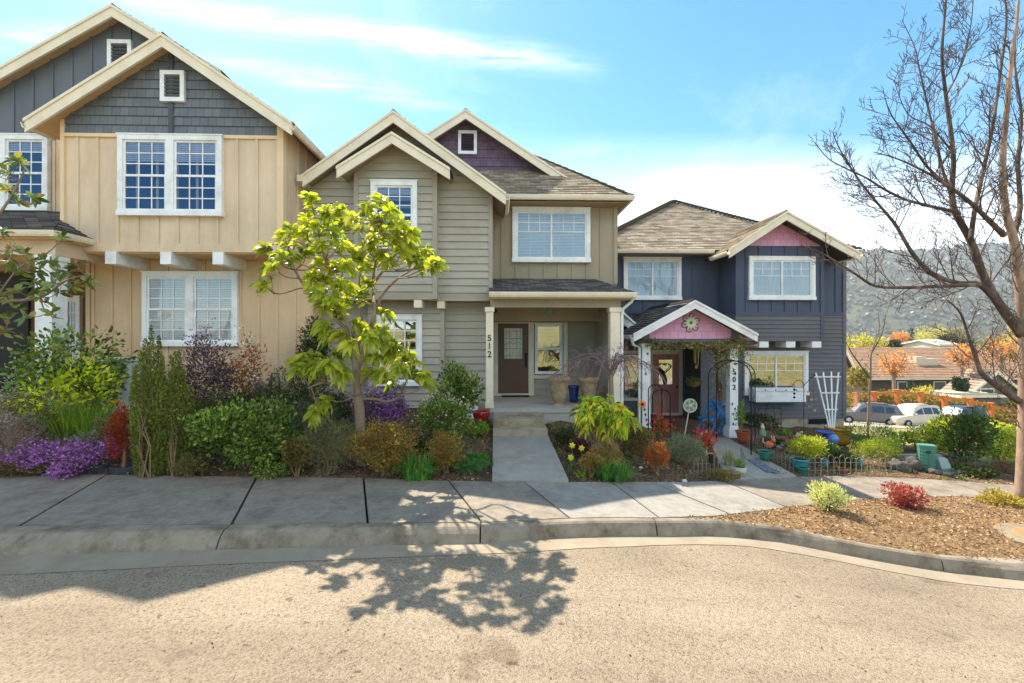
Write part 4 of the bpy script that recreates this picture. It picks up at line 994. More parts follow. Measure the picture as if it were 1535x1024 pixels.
G_MID = leaf('shrub_green', [S(52, 66, 26), S(80, 104, 38), S(112, 138, 52), S(158, 170, 86)])
G_DK = leaf('dark_shrub_green', [S(38, 48, 24), S(58, 74, 34), S(84, 98, 46)])
G_OL = leaf('olive_shrub', [S(62, 70, 34), S(98, 98, 44), S(132, 116, 60), S(150, 126, 74)])
G_GOLD = leaf('olive_gold_spirea', [S(84, 84, 38), S(134, 118, 50), S(168, 140, 68), S(160, 112, 62)])
G_CHART = leaf('chartreuse_leaf', [S(150, 168, 30), S(186, 196, 44), S(206, 208, 64)], .45)
G_RHO = leaf('yellow_green_leaf', [S(110, 150, 30), S(166, 188, 40), S(204, 206, 60), S(212, 178, 60)], .45)
G_BOX = leaf('columnar_green', [S(66, 84, 34), S(104, 116, 46), S(144, 146, 66), S(90, 104, 42)])
G_GREY = leaf('grey_green', [S(84, 98, 74), S(122, 132, 102), S(150, 156, 128)])
G_LAV = leaf('lavender_green', [S(88, 92, 62), S(118, 118, 80), S(140, 136, 98)])
G_GRASS = leaf('fresh_grass', [S(52, 98, 36), S(82, 132, 50), S(126, 164, 78)], .4)
G_GRASS2 = leaf('lime_grass', [S(92, 128, 36), S(128, 156, 50), S(156, 172, 74)], .4)
G_RED = leaf('nandina_red', [S(130, 34, 26), S(172, 50, 36), S(186, 84, 44), S(120, 60, 36)], .4, k=1.05)
G_NAN = leaf('nandina_mixed', [S(190, 50, 44), S(208, 92, 56), S(128, 118, 44), S(96, 108, 40), S(196, 70, 60)], .4)
G_PURP = leaf('purple_leaf', [S(74, 52, 66), S(98, 70, 84), S(84, 92, 56), S(120, 94, 104)])
G_BARB = leaf('barberry_red', [S(112, 44, 44), S(156, 72, 66), S(188, 112, 100)], .35)
G_SANT = leaf('santolina', [S(150, 158, 96), S(190, 192, 130), S(208, 208, 152)], .3)
G_YEL = leaf('yellow_green_shrub', [S(118, 136, 34), S(166, 174, 48), S(198, 196, 70)], .4)
G_LIME = leaf('lime_shrub', [S(70, 110, 30), S(112, 150, 38), S(150, 178, 56)], .4)
G_BRGR = leaf('brown_grass', [S(118, 92, 46), S(156, 124, 62), S(140, 128, 60)], .3)
G_MAG = leaf('magnolia_leaf', [S(104, 132, 34), S(158, 168, 44), S(196, 192, 62), S(138, 156, 48), S(196, 190, 80), S(86, 112, 38)], .45, .35, .4, k=1.1, tk=1.6, dry=False)
G_MAGD = leaf('evergreen_magnolia_leaf', [S(62, 84, 38), S(92, 112, 52), S(124, 134, 64), S(150, 120, 60)], .3, .3, .5)
G_IVY = leaf('vine_leaf', [S(70, 78, 40), S(104, 108, 60), S(140, 132, 84)])
F_PUR = leaf('purple_petals', [S(132, 72, 150), S(164, 100, 182), S(190, 136, 202)], .35, dry=False)
F_LAV = leaf('aubrieta_petals', [S(132, 70, 146), S(164, 100, 170), S(190, 136, 194)], .3, dry=False)
F_WHT = leaf('white_petals', [S(226, 214, 204), S(236, 228, 222)], .3, dry=False)
F_PNK = leaf('pale_pink_petals', [S(214, 170, 168), S(226, 196, 186)], .3, dry=False)
F_RED = leaf('red_petals', [S(196, 44, 34), S(216, 76, 44)], .3, dry=False)
F_YEL = leaf('daffodil_petals', [S(236, 196, 30), S(246, 214, 60)], .3, dry=False)
F_ORG = leaf('orange_petals', [S(216, 140, 60), S(196, 110, 50)], .3, dry=False)

def smooth(P, n=4):
    P = [Vector(p) for p in P]; out = []
    for i in range(len(P) - 1):
        p0, p1, p2, p3 = P[max(0, i - 1)], P[i], P[i + 1], P[min(len(P) - 1, i + 2)]
        for k in range(n):
            t = k / n; out.append(.5 * ((2 * p1) + (p2 - p0) * t + (2 * p0 - 5 * p1 + 4 * p2 - p3) * t * t + (3 * p1 - p0 - 3 * p2 + p3) * t ** 3))
    out.append(P[-1]); return out
def rosette(b, c, axis, n, size, rnd, asp=.42, droop=.5, mi=0):
    a = unit(np.array(axis)[None])[0]; q = unit(np.cross(a, rnd.randn(3))[None])[0]; w = np.cross(a, q)
    t = np.arange(n) * 2.4 + rnd.rand() * 6; el = rnd.uniform(.05, 1.0, n)
    A = (q * np.cos(t)[:, None] + w * np.sin(t)[:, None]) * np.cos(el)[:, None] + a * np.sin(el)[:, None]
    P = np.array(c) - a * rnd.uniform(0, .09, n)[:, None]
    leaves(b, P, A, size * rnd.uniform(.7, 1.2, n), asp, .25, True, rnd, mi, droop)
def petal(b, c, a, l, w, y=0.0):
    """a flat petal facing the street"""
    c = Vector(c); d = Vector((math.cos(a), 0, math.sin(a))); s_ = Vector((-math.sin(a), 0, math.cos(a))); o = Vector((0, y, 0))
    b.add([c, c + d * l * .45 + s_ * w * .5 + o, c + d * l + o * .5, c + d * l * .45 - s_ * w * .5 + o, c + d * l * .5 + o * 1.4], [(0, 1, 4), (1, 2, 4), (2, 3, 4), (3, 0, 4)])
def rosette_shrub(label, px, Y, top, hw, m, nr, size, asp=.34, droop=.7, name='shrub', gap=.12):
    rnd = np.random.RandomState(int(px)); x = wx(px, Y); z0 = gz(x, Y) - .02; H = wz(top, Y, px) - z0; Rr = hw * Y / F
    root = thing(name, label, 'shrub', (x, Y, z0)); b = MB(); st = MB(); c = (x, Y, z0 + H * (.5 + gap)); P, D = crown_points(rnd, c, (Rr, Rr * .8, H * (.5 - gap * .6)), nr, 9, .6, z0 + H * .15)
    for p, d in zip(P, D):
        ax = np.array(d) + np.array([0, 0, .5]); rosette(b, p, ax, rnd.randint(7, 11), size, rnd, asp, droop)
        q = Vector(p); base = Vector((x + rnd.uniform(-.1, .1), Y + rnd.uniform(-.1, .1), z0 - .02)); st.tube(smooth([base, base.lerp(q, .5) + Vector((0, 0, -.03)), q], 3), [.012, .011, .01, .008, .007, .006, .005], 5)
    b.build('foliage', m, root); st.build('stems', BARK, root); return root
bed = 'shrubs in the front gardens'
# left bed, street edge
shrub('creeping_groundcover', 'dark green creeping groundcover along the sidewalk at the left edge', 'groundcover', 30, 6.95, 684, 58, G_OL, 2600, .03, low=-.1, depth=.35, stem=None, flowers=None)
shrub('flowering_mat', 'low mat of purple aubrieta flowers spilling to the sidewalk', 'flowers', 82, 7.15, 650, 90, G_PURP, 2600, .03, low=-.15, depth=.5, stem=None, lobes=12, flowers=F_LAV, fn=3200, fsize=.032)
shrub('flowering_mat', 'small purple aubrieta drift touching the sidewalk by the meter lid', 'flowers', 104, 6.85, 682, 20, G_PURP, 500, .03, low=-.1, stem=None, flowers=F_LAV, fn=800, fsize=.032)
shrub('creeping_groundcover', 'pinkish faded groundcover at the left edge beside the purple mat', 'groundcover', 14, 7.05, 668, 40, leaf('faded_pink', [S(140, 104, 120), S(160, 130, 136), S(104, 96, 66)]), 1800, .03, low=-.1, depth=.5, stem=None)
shrub('heather_shrub', 'mauve brown heather mound behind the groundcover', 'shrub', 12, 7.3, 622, 56, leaf('mauve_heather', [S(120, 92, 98), S(150, 122, 124), S(110, 110, 76)]), 2200, .03)
shrub('silver_leaf_plant', 'silvery leafed plant behind the purple flower mat', 'plant', 150, 7.7, 640, 40, G_GREY, 700, .06, flowers=None)
shrub('nandina_shrub', 'small bright red nandina beside the columnar shrubs', 'shrub', 184, 7.1, 594, 22, G_RED, 1800, .05, .4, up=.6)
shrub('spirea_shrub', 'olive and russet spirea near the tan porch', 'shrub', 36, 8.0, 578, 46, leaf('russet_olive', [S(86, 92, 42), S(116, 112, 52), S(140, 92, 58), S(70, 84, 38)]), 3000, .035)
grass('grass_clump', 'clump of fine lime green grass behind the purple flower mat', 'grass clump', 122, 8.2, 592, 56, G_GRASS2, 900, .012, 8, .35)
shrub('azalea_shrub', 'chartreuse leafed azalea with bare legs near the tan porch', 'shrub', 112, 8.4, 546, 64, G_CHART, 1000, .09, .4, shell=.25, lobes=9, low=.12, big=True, nst=16)
shrub('leafy_shrub', 'tall green layered shrub in front of the white porch post', 'shrub', 118, 8.9, 494, 84, G_MID, 2100, .1, .5, shell=.6, lobes=10, low=.14, up=-.1, big=True, nst=12)
shrub('variegated_shrub', 'white edged variegated shrub by the dark porch door', 'shrub', 28, 8.8, 533, 30, leaf('variegated', [S(90, 110, 70), S(150, 160, 128), S(196, 198, 170)]), 900, .06)
def column(label, px, Y, top, hw, seed):
    rnd = np.random.RandomState(seed); x = wx(px, Y); z0 = gz(x, Y) - .02; H = wz(top, Y, px) - z0; Rr = hw * Y / F
    root = thing('columnar_shrub', label, 'shrub', (x, Y, z0), 'columnar shrubs in the left garden'); b = MB(); n = 17000; sb = MB()
    sp = [(u_, rnd.uniform(-.45, .45), rnd.uniform(.74, 1.0) * (1.05 - .42 * abs(u_))) for u_ in np.linspace(-.72, .72, 26)]
    i = rnd.randint(len(sp), size=n); t = rnd.uniform(.02, 1, n) ** .95; a = rnd.rand(n) * 2 * PI
    S_ = np.array(sp)[i]; rr = Rr * .34 * (np.sin(np.clip(t, 0, 1) * PI * .86 + .42) ** .8) * np.sqrt(rnd.rand(n)) 
    P = np.stack([x + S_[:, 0] * Rr * (.7 + .5 * t) + rr * np.cos(a), Y + S_[:, 1] * Rr * .8 + rr * np.sin(a), z0 + t * H * S_[:, 2]], 1)
    A = np.stack([np.cos(a) * .7, np.sin(a) * .7, np.ones(n)], 1) + rnd.randn(n, 3) * .4
    leaves(b, P, A, (.03 * rnd.uniform(.7, 1.4, n)), .65, .3, rnd=rnd); b.build('foliage', G_BOX, root)
    for q in sp: sb.tube([(x + q[0] * Rr * .5, Y + q[1] * Rr, z0), (x + q[0] * Rr * .8, Y + q[1] * Rr * .8, z0 + H * .3), (x + q[0] * Rr, Y + q[1] * Rr * .8, z0 + H * q[2] * .9)], [.009, .007, .003], 5)
    for _ in range(6): sb.tube([(x + rnd.uniform(-.3, .3) * Rr, Y - Rr * .5 + rnd.uniform(-.05, .1), z0), (x + rnd.uniform(-.4, .4) * Rr, Y - Rr * .55, z0 + H * .22), (x + rnd.uniform(-.4, .4) * Rr, Y - Rr * .5, z0 + H * rnd.uniform(.3, .5))], [.008, .006, .003], 5)
    sb.build('stems', DRY, root)
column('tallest columnar evergreen shrub with dry stems at its foot', 226, 6.95, 488, 27, 3)
column('narrower columnar evergreen shrub to the right of the tallest', 266, 7.02, 524, 20, 4)
shrub('loropetalum_shrub', 'purple leafed shrub with violet flowers under the tan window', 'shrub', 306, 9.0, 504, 48, G_PURP, 2600, .06, .5, lobes=10, shell=.7, flowers=F_PUR, fn=420, fsize=.04, low=.1)
shrub('pieris_shrub', 'upright pieris with red new leaves beside the tan window', 'shrub', 371, 9.3, 496, 27, leaf('pieris', [S(84, 100, 46), S(180, 74, 54), S(120, 120, 60), S(206, 96, 70)]), 900, .075, .4, lobes=10, shell=.7, flowers=F_WHT, fn=170, fsize=.04, low=.08)
shrub('dark_shrub', 'dark green feathery shrub against the tan wall corner', 'shrub', 432, 8.8, 546, 54, G_DK, 4600, .06, .3)
shrub('low_evergreen', 'dim low evergreen behind the round green shrub', 'shrub', 338, 8.2, 584, 66, G_DK, 5200, .045)
shrub('round_shrub', 'large rounded bright green leafy shrub in the left garden', 'shrub', 372, 7.2, 598, 86, G_MID, 8200, .06, .7, lobes=12, shell=.5)
shrub('lavender_shrub', 'grey green lavender mound left of the magnolia trunk', 'shrub', 494, 7.0, 618, 50, G_LAV, 8000, .035, .22, up=.9, lobes=8)
shrub('feathery_shrub', 'bluish green feathery shrub behind the lavender mound', 'shrub', 466, 7.8, 592, 54, leaf('blue_green', [S(62, 88, 66), S(88, 112, 84), S(112, 132, 98)]), 2600, .05, .2, up=.6)
shrub('camellia_shrub', 'tall dark camellia with small pale blooms between tan and greige houses', 'shrub', 470, 10.2, 468, 28, G_DK, 2600, .07, .5, lobes=9, flowers=F_PNK, fn=60, fsize=.05)
shrub('azalea_shrub', 'purple flowering azalea right of the magnolia trunk', 'shrub', 570, 8.6, 578, 46, G_PURP, 1600, .05, .5, flowers=F_PUR, fn=1300, fsize=.045)
shrub('spirea_shrub', 'wide olive gold spirea in front of the magnolia trunk', 'shrub', 582, 6.98, 626, 66, G_GOLD, 9500, .035, .5, lobes=10)
shrub('spirea_shrub', 'round olive gold spirea between magnolia and walkway', 'shrub', 668, 7.0, 642, 36, G_GOLD, 5200, .032, .5)
shrub('andromeda_shrub', 'green andromeda with drooping pale flower tassels', 'shrub', 668, 8.0, 588, 44, G_MID, 3200, .06, .4, flowers=F_PNK, fn=160, fsize=.04)
shrub('laurel_shrub', 'bright green laurel against the greige siding', 'shrub', 684, 9.2, 548, 40, G_MID, 2800, .08, .45, shell=.6, up=.7, low=.1)
grass('daylily_clump', 'fresh green daylily clump at the sidewalk edge left of the walkway', 'daylily', 625, 6.82, 669, 34, G_GRASS, 900, .013, 6, 1.35, 'daylily clumps')
grass('daylily_clump', 'dense bright green tuft beside the walkway', 'daylily', 713, 7.4, 670, 20, G_GRASS, 520, .012, 4, 1.25, 'daylily clumps')
shrub('low_green_plant', 'low leafy green plant at the corner of walkway and sidewalk', 'plant', 704, 6.95, 690, 33, leaf('blue_leaf', [S(48, 96, 48), S(80, 130, 66)]), 900, .05, .3, stem=None)
shrub('groundcover_plant', 'green groundcover below the red pot', 'groundcover', 716, 9.0, 628, 22, G_LIME, 900, .04, stem=None)
shrub('low_dark_shrub', 'small dark shrub between spirea and walkway', 'shrub', 640, 7.5, 650, 22, G_DK, 900, .05)
# middle bed
rosette_shrub('yellow green rhododendron in front of the porch', 902, 8.05, 584, 60, G_RHO, 190, .15, .36, .75, 'rhododendron_shrub')
shrub('mound_grass', 'tawny brown weeping grass mound in the middle garden', 'grass clump', 908, 7.4, 652, 30, G_BRGR, 2600, .06, .12, up=-.9, stem=None, lobes=3)
shrub('olive_shrub', 'dull olive shrub left of the white porch post', 'shrub', 952, 8.2, 636, 34, G_OL, 3600, .04)
grass('daylily_clump', 'fresh green daylily clump right of the walkway', 'daylily', 918, 6.95, 683, 32, G_GRASS, 760, .012, 6, 1.35, 'daylily clumps')
shrub('dark_heuchera', 'dark maroon heuchera behind the daffodils', 'plant', 866, 7.75, 657, 18, leaf('maroon', [S(70, 30, 40), S(100, 48, 56)]), 260, .06, .8, stem=None, big=True)
shrub('nandina_shrub', 'red and green nandina by the sidewalk in the middle garden', 'shrub', 984, 7.5, 659, 22, G_NAN, 1500, .045, .4, up=.5)
shrub('santolina_shrub', 'silver grey santolina beside the garden path', 'shrub', 1026, 8.3, 648, 34, G_GREY, 4600, .05, .16, up=.7)
shrub('kniphofia_plant', 'red flowering plant below the rose door', 'plant', 992, 9.8, 624, 16, G_OL, 420, .07, .3, flowers=F_RED, fn=150, fsize=.05, group=None)
shrub('geranium_plant', 'clump of scarlet flowers beside the garden path', 'plant', 1056, 9.4, 646, 14, G_OL, 240, .05, .5, flowers=F_RED, fn=260, fsize=.05)
shrub('groundcover_plant', 'low olive groundcover at the mouth of the garden path', 'groundcover', 1082, 7.62, 702, 40, G_OL, 1500, .03, stem=None, depth=.35)
grass('grass_clump', 'pale dry grass tuft inside the wire fence left of the path', 'grass clump', 1090, 8.7, 668, 16, leaf('pale_grass', [S(150, 150, 110), S(176, 172, 132)]), 240, .01, 2, .7)
def daffodil(px, py, label, Y):
    x = wx(px, Y); z0 = gz(x, Y) - .02; zt = wz(py, Y, px); root = thing('daffodil', label, 'daffodil', (x, Y, z0), 'daffodils beside the walkway')
    b = MB(); b.tube([(x, Y, z0), (x + .01, Y - .01, z0 + (zt - z0) * .6), (x, Y - .03, zt)], [.006, .005, .004], 5); b.build('stem', G_GRASS, root)
    b = MB(); 
    for k in range(6):
        petal(b, (x, Y - .035, zt), k * PI / 3 + .3, .058, .045, -.012)
    b.lathe([(.012, 0), (.02, .02), (.026, .03)], (0, 0, 0), 8) if False else b.tube([(x, Y - .035, zt), (x, Y - .075, zt)], [.016, .026], 8); b.build('flower', F_YEL, root)
    b = MB(); rnd = np.random.RandomState(int(px)); blade_clump(b, (x, Y + .02, z0), 16, (zt - z0) * .8, .07, .018, rnd, .4, .03); b.build('leaf_blades', leaf('daffodil_leaf', [S(70, 110, 70), S(100, 140, 96)], .4), root)
daffodil(857, 667, 'yellow daffodil, the upper left bloom of the three', 7.45)
daffodil(871, 671, 'yellow daffodil, the upper right bloom of the three', 7.4)
daffodil(855, 685, 'yellow daffodil blooming lowest and nearest the sidewalk', 7.1)
shrub('seedling_plant', 'small green seedling near the sidewalk corner of the walkway', 'plant', 870, 6.95, 706, 9, G_LIME, 160, .04, .3, stem=None)
# navy house garden
shrub('bamboo_pot_shrub', 'rounded yellow green shrub growing from the teal pot', 'shrub', 1208, 9.2, 652, 29, G_YEL, 3600, .045, .3, up=.5, zb=-.45)
shrub('mugo_pine', 'dark green mounded shrub behind the wire fence', 'shrub', 1308, 10.9, 630, 40, leaf('pine_green', [S(58, 92, 28), S(88, 128, 38), S(116, 152, 52)]), 3000, .06, .2, up=.8)
shrub('mugo_pine', 'lighter mounded shrub close behind the wire fence', 'shrub', 1326, 9.9, 655, 30, leaf('pine_lime', [S(92, 116, 30), S(134, 148, 44), S(160, 168, 60)]), 2400, .05, .2, up=.8)
shrub('mugo_pine', 'small yellow green mound at the left of the mounded shrubs', 'shrub', 1290, 9.7, 660, 22, leaf('pine_yellow', [S(108, 124, 32), S(148, 156, 46), S(170, 172, 66)]), 1600, .05, .2, up=.8)
shrub('euonymus_shrub', 'golden variegated euonymus behind the green utility box', 'shrub', 1388, 11.2, 638, 42, G_YEL, 2200, .08, .5)
shrub('large_dark_shrub', 'tall dark green shrub beside the utility boxes', 'shrub', 1442, 9.9, 606, 50, leaf('dark_big', [S(44, 66, 32), S(66, 92, 40), S(100, 122, 62)]), 3600, .08, .4, lobes=12, up=.8, shell=.6)
shrub('euonymus_shrub', 'bright yellow green shrub right of the tall dark shrub', 'shrub', 1508, 10.6, 640, 40, G_YEL, 2400, .07, .5)
shrub('mulched_shrub', 'brown twiggy mound at the right edge of the bed', 'shrub', 1512, 9.6, 692, 32, leaf('brown_leaf', [S(120, 92, 66), S(150, 118, 86)]), 1500, .05, .3)
shrub('low_juniper', 'low green juniper along the far sidewalk', 'shrub', 1456, 9.2, 698, 46, G_DK, 1500, .05, depth=.4)
shrub('variegated_shrub', 'light green bush on the slope behind the dark shrub', 'shrub', 1416, 14, 628, 30, G_YEL, 1200, .12)
# planter strip
shrub('santolina_shrub', 'pale yellow santolina on bare twisted stems in the planter strip', 'shrub', 1240, 6.35, 728, 33, G_SANT, 1900, .05, .3, lobes=9, low=.16, up=.7, nst=26)
shrub('barberry_shrub', 'small red barberry in the planter strip', 'shrub', 1362, 6.75, 727, 36, G_BARB, 2000, .042, .5, lobes=9, low=.06, nst=16)
shrub('gold_shrub', 'low golden shrub near the bare tree trunk', 'shrub', 1496, 7.15, 738, 33, leaf('gold_low', [S(150, 130, 50), S(188, 164, 70), S(120, 120, 50)]), 1600, .045, .4, nst=10)

# ------------------------------------------------------------------ magnolia in front of the greige house
def polyline(P, Y, rnd, wob=.0):
    return [at(a, b, Y + (w[0] if w else 0)) for a, b, *w in P]
def Z(zx, zy): return (380 + zx / 2.767, 280 + zy / 2.767)
MY = 7.35
rnd = np.random.RandomState(21)
tb = at(541, 640, MY); tb.z = gz(tb.x, MY) - .05
mag = thing('magnolia_tree', 'young magnolia with large yellow green leaves in the garden', 'tree', tuple(tb))
limbs = [
    ([(445, 1010), (440, 930), (432, 870)], .085, .075),
    ([(432, 870), (425, 760), (415, 660), (400, 590), (345, 460), (300, 300), (255, 120), (235, 40)], .06, .008),
    ([(430, 760), (470, 640), (500, 520), (495, 400), (515, 250), (540, 60)], .045, .008),
    ([(500, 520), (540, 440), (600, 380), (655, 345), (710, 300)], .03, .008),
    ([(405, 610), (330, 540), (260, 470), (190, 380), (120, 250), (60, 240)], .035, .008),
    ([(425, 880), (370, 850), (300, 812), (225, 836)], .032, .01), ([(370, 850), (350, 770), (340, 700)], .02, .008), ([(300, 812), (240, 800), (235, 860), (275, 900)], .015, .007),
    ([(448, 880), (500, 880), (560, 890), (610, 860), (645, 770), (650, 700)], .028, .008), ([(600, 865), (680, 845), (705, 790)], .014, .006),
    ([(430, 700), (450, 560), (440, 400), (450, 240), (400, 100)], .03, .006), ([(345, 460), (370, 330), (330, 180)], .02, .006), ([(500, 400), (580, 290), (640, 200), (650, 150)], .022, .006),
    ([(260, 470), (210, 420), (110, 445), (60, 420)], .014, .005), ([(440, 830), (480, 780), (495, 740)], .018, .007)]
tr = MB(); pts = []
for i, (P, r0, r1) in enumerate(limbs):
    q = [Vector(at(*Z(a, b), MY + (rnd.uniform(-.55, .5) * min(1, j / 3) if i else 0))) for j, (a, b) in enumerate(P)]
    if i == 0: q[0] = Vector(tb)
    elif i in (1, 2, 5, 8, 10): q[0].y = MY
    q = smooth(q, 4); tr.tube(q, list(np.linspace(r0, r1, len(q))), 8)
    if i: pts += [(p, r0 + (r1 - r0) * k / len(q)) for k, p in enumerate(q)]
cl = [(230, 30), (300, 90), (370, 140), (460, 90), (530, 40), (560, 110), (620, 150), (655, 190), (720, 260), (760, 310), (690, 310), (620, 260), (540, 180), (480, 230), (400, 250), (330, 180), (250, 160), (280, 230), (150, 170), (110, 190), (45, 245), (60, 330), (45, 410), (160, 280), (210, 270), (230, 370), (270, 420), (320, 470), (350, 400), (400, 410), (440, 430), (390, 330), (460, 330), (520, 290), (580, 220), (600, 180), (440, 160), (340, 320), (300, 570), (260, 730), (200, 700), (350, 690), (370, 770), (395, 600), (480, 600), (520, 630), (560, 640), (500, 760), (640, 690), (610, 740), (712, 780), (570, 800), (280, 900), (540, 510), (660, 290), (420, 120), (500, 130), (300, 150), (360, 230), (560, 300), (480, 390), (220, 120), (270, 300), (430, 290), (250, 440), (500, 200), (590, 130), (640, 230), (380, 470), (200, 180), (735, 330), (90, 280), (300, 380), (350, 90), (440, 560), (230, 760), (510, 700), (170, 720), (250, 690), (320, 720), (350, 760), (470, 760), (530, 770), (480, 620), (540, 600), (500, 580), (590, 700), (660, 720), (690, 770), (730, 800), (300, 880), (250, 930), (310, 610), (280, 560), (290, 480), (350, 520), (590, 660), (560, 690), (270, 750), (190, 740), (400, 650), (450, 690), (360, 600)]
lf = MB()
for a, c in cl:
    for rep in range(2 if c < 480 else 1):
        p = Vector(at(*Z(a + rnd.uniform(-22, 22) * rep, c + rnd.uniform(-22, 22) * rep), MY - .15 - .55 * max(0, 1 - c / 480) + rnd.uniform(-.75, .55)))
        q, rr = min(pts, key=lambda e: (e[0] - p).length + (.35 if e[0].z > p.z else 0))
        mid = q.lerp(p, .5) + Vector((rnd.uniform(-.05, .05), rnd.uniform(-.05, .05), -.06)); tw = smooth([q, mid, p], 4); tr.tube(tw, list(np.linspace(min(.011, rr), .005, len(tw))), 5)
        ax = (p - mid).normalized() + Vector((0, 0, .35))
        rosette(lf, p, ax, rnd.randint(15, 22) if c < 480 else 24, .162 if c < 480 else .195, rnd, .44, .5 if c < 480 else .8)
        if rnd.rand() < .75: rosette(lf, p.lerp(mid, .55), ax, rnd.randint(4, 8), .13, rnd, .42, .6)
tr.build('trunk', BARK, mag, True); lf.build('crown', G_MAG, mag, True)

# evergreen magnolia reaching in from the left
rnd = np.random.RandomState(8); MY2 = 6.6
tb = Vector((wx(-170, MY2), MY2, gz(wx(-170, MY2), MY2) - .05))
mg2 = thing('magnolia_tree', 'olive leafed evergreen magnolia reaching in from the left edge', 'tree', tuple(tb))
tr = MB(); lf = MB(); pts = []
for P, r0, r1 in [([(-170, 700), (-168, 560), (-150, 440), (-120, 330), (-60, 180)], .1, .02), ([(-160, 500), (-80, 460), (0, 452), (60, 446), (100, 420), (140, 410)], .035, .006), ([(-150, 440), (-80, 370), (-10, 330), (30, 270), (40, 240)], .03, .006), ([(-80, 460), (-30, 500), (10, 490)], .02, .006), ([(-10, 452), (30, 400), (70, 380), (95, 355)], .014, .005), ([(60, 446), (70, 470), (95, 478)], .01, .004), ([(-80, 370), (-30, 380), (20, 372)], .016, .005)]:
    q = smooth([Vector(at(a, b, MY2 + (rnd.uniform(-.3, .3) if a > -100 else 0))) for a, b in P], 4)
    if P[0][1] == 700: q[0] = tb
    tr.tube(q, list(np.linspace(r0, r1, len(q))), 7); pts += [(p, .01) for p in q]
for a, c in [(20, 237), (10, 256), (30, 243), (13, 282), (33, 300), (52, 296), (93, 353), (20, 369), (40, 379), (10, 396), (33, 406), (60, 406), (83, 393), (100, 406), (113, 396), (133, 419), (116, 426), (76, 422), (20, 432), (50, 439), (73, 452), (13, 472), (35, 472), (3, 495), (76, 466), (-10, 260), (-20, 300), (-20, 380), (-15, 420), (-30, 460), (-40, 350), (-60, 300), (-60, 420), (-90, 260), (-100, 330), (-110, 400), (-60, 200), (-100, 180), (-140, 250), (-30, 240), (62, 432), (92, 436), (10, 350), (50, 420), (5, 445), (28, 455), (66, 388), (85, 412), (15, 385), (48, 400)]:
    p = Vector(at(a, c, MY2 + rnd.uniform(-.4, .4))); q, _ = min(pts, key=lambda e: (e[0] - p).length)
    mid = q.lerp(p, .5) + Vector((0, 0, -.04)); tr.tube(smooth([q, mid, p], 3), .006, 5)
    rosette(lf, p, (p - mid).normalized() + Vector((0, 0, .4)), rnd.randint(8, 12), .15, rnd, .42, .3)
tr.build('trunk', BARK, mg2, True); lf.build('crown', G_MAGD, mg2, True)

# ------------------------------------------------------------------ bare trees
def twigs(b, path, r0, r1, rnd, level, L, gap, ups=.35, nmax=2, flat=.7, thin=.0022, buds=None):
    tot = sum((path[i + 1] - path[i]).length for i in range(len(path) - 1)); d = gap * rnd.rand(); acc = 0; sgn = 1; start = .12 if level == 0 else .2
    for i in range(len(path) - 1):
        seg = (path[i + 1] - path[i]); l = seg.length
        while acc + l > d:
            t = (d - acc) / l; f = d / tot
            if f > start:
                p = path[i].lerp(path[i + 1], t); dr = seg.normalized(); r = r0 + (r1 - r0) * f
                q = Vector(rnd.randn(3)); q.y *= flat; side = (q - dr * q.dot(dr)).normalized()
                Ln = L * (1 - .55 * f) * rnd.uniform(.5, 1.25)
                v = (dr * .75 + side * .75).normalized(); cp = [p]; n = 5
                for k in range(n):
                    v = (v + Vector((0, 0, ups * .28)) + Vector(rnd.randn(3)) * .085).normalized(); cp.append(cp[-1] + v * Ln / n)
                ra = max(thin * 1.5, min(r * .62, Ln * .014)); b.tube(cp, list(np.linspace(ra, thin, len(cp))), 5 if level == 0 else 4, cap=False)
                if level < nmax: twigs(b, cp, ra, thin, rnd, level + 1, Ln * .55, gap * .72, ups, nmax, flat, thin, buds)
                if buds is not None and level >= 1: buds.append(cp[-1])
            d += gap * rnd.uniform(.6, 1.4); sgn = -sgn
        acc += l
def bare_tree(name, label, base, limbs, Y, bark, seed, L, gap, dy, n=8, nmax=2, thin=.0026, ups=.35):
    rnd = np.random.RandomState(seed); root = thing(name, label, 'tree', tuple(base)); tr = MB(); br = MB()
    for i, (P, r0, r1) in enumerate(limbs):
        q = []; ph = rnd.uniform(-1, 1)
        for j, (a, c) in enumerate(P):
            f = j / max(1, len(P) - 1); q.append(Vector(at(a, c, Y + (dy * ph * f if i else 0))))
        if i == 0: q[0] = Vector(base)
        q = smooth(q, 4)
        (tr if i == 0 else br).tube(q, list(np.linspace(r0, r1, len(q))), n)
        twigs(br, q, r0, r1, rnd, 0, L, gap, ups, nmax, thin=thin)
    tr.build('trunk', bark[0], root, True); br.build('branches', bark[1], root, True)
    return root
TY = 7.6
base = Vector((wx(1532, TY), TY, zs(wx(1532, TY)) - .05))
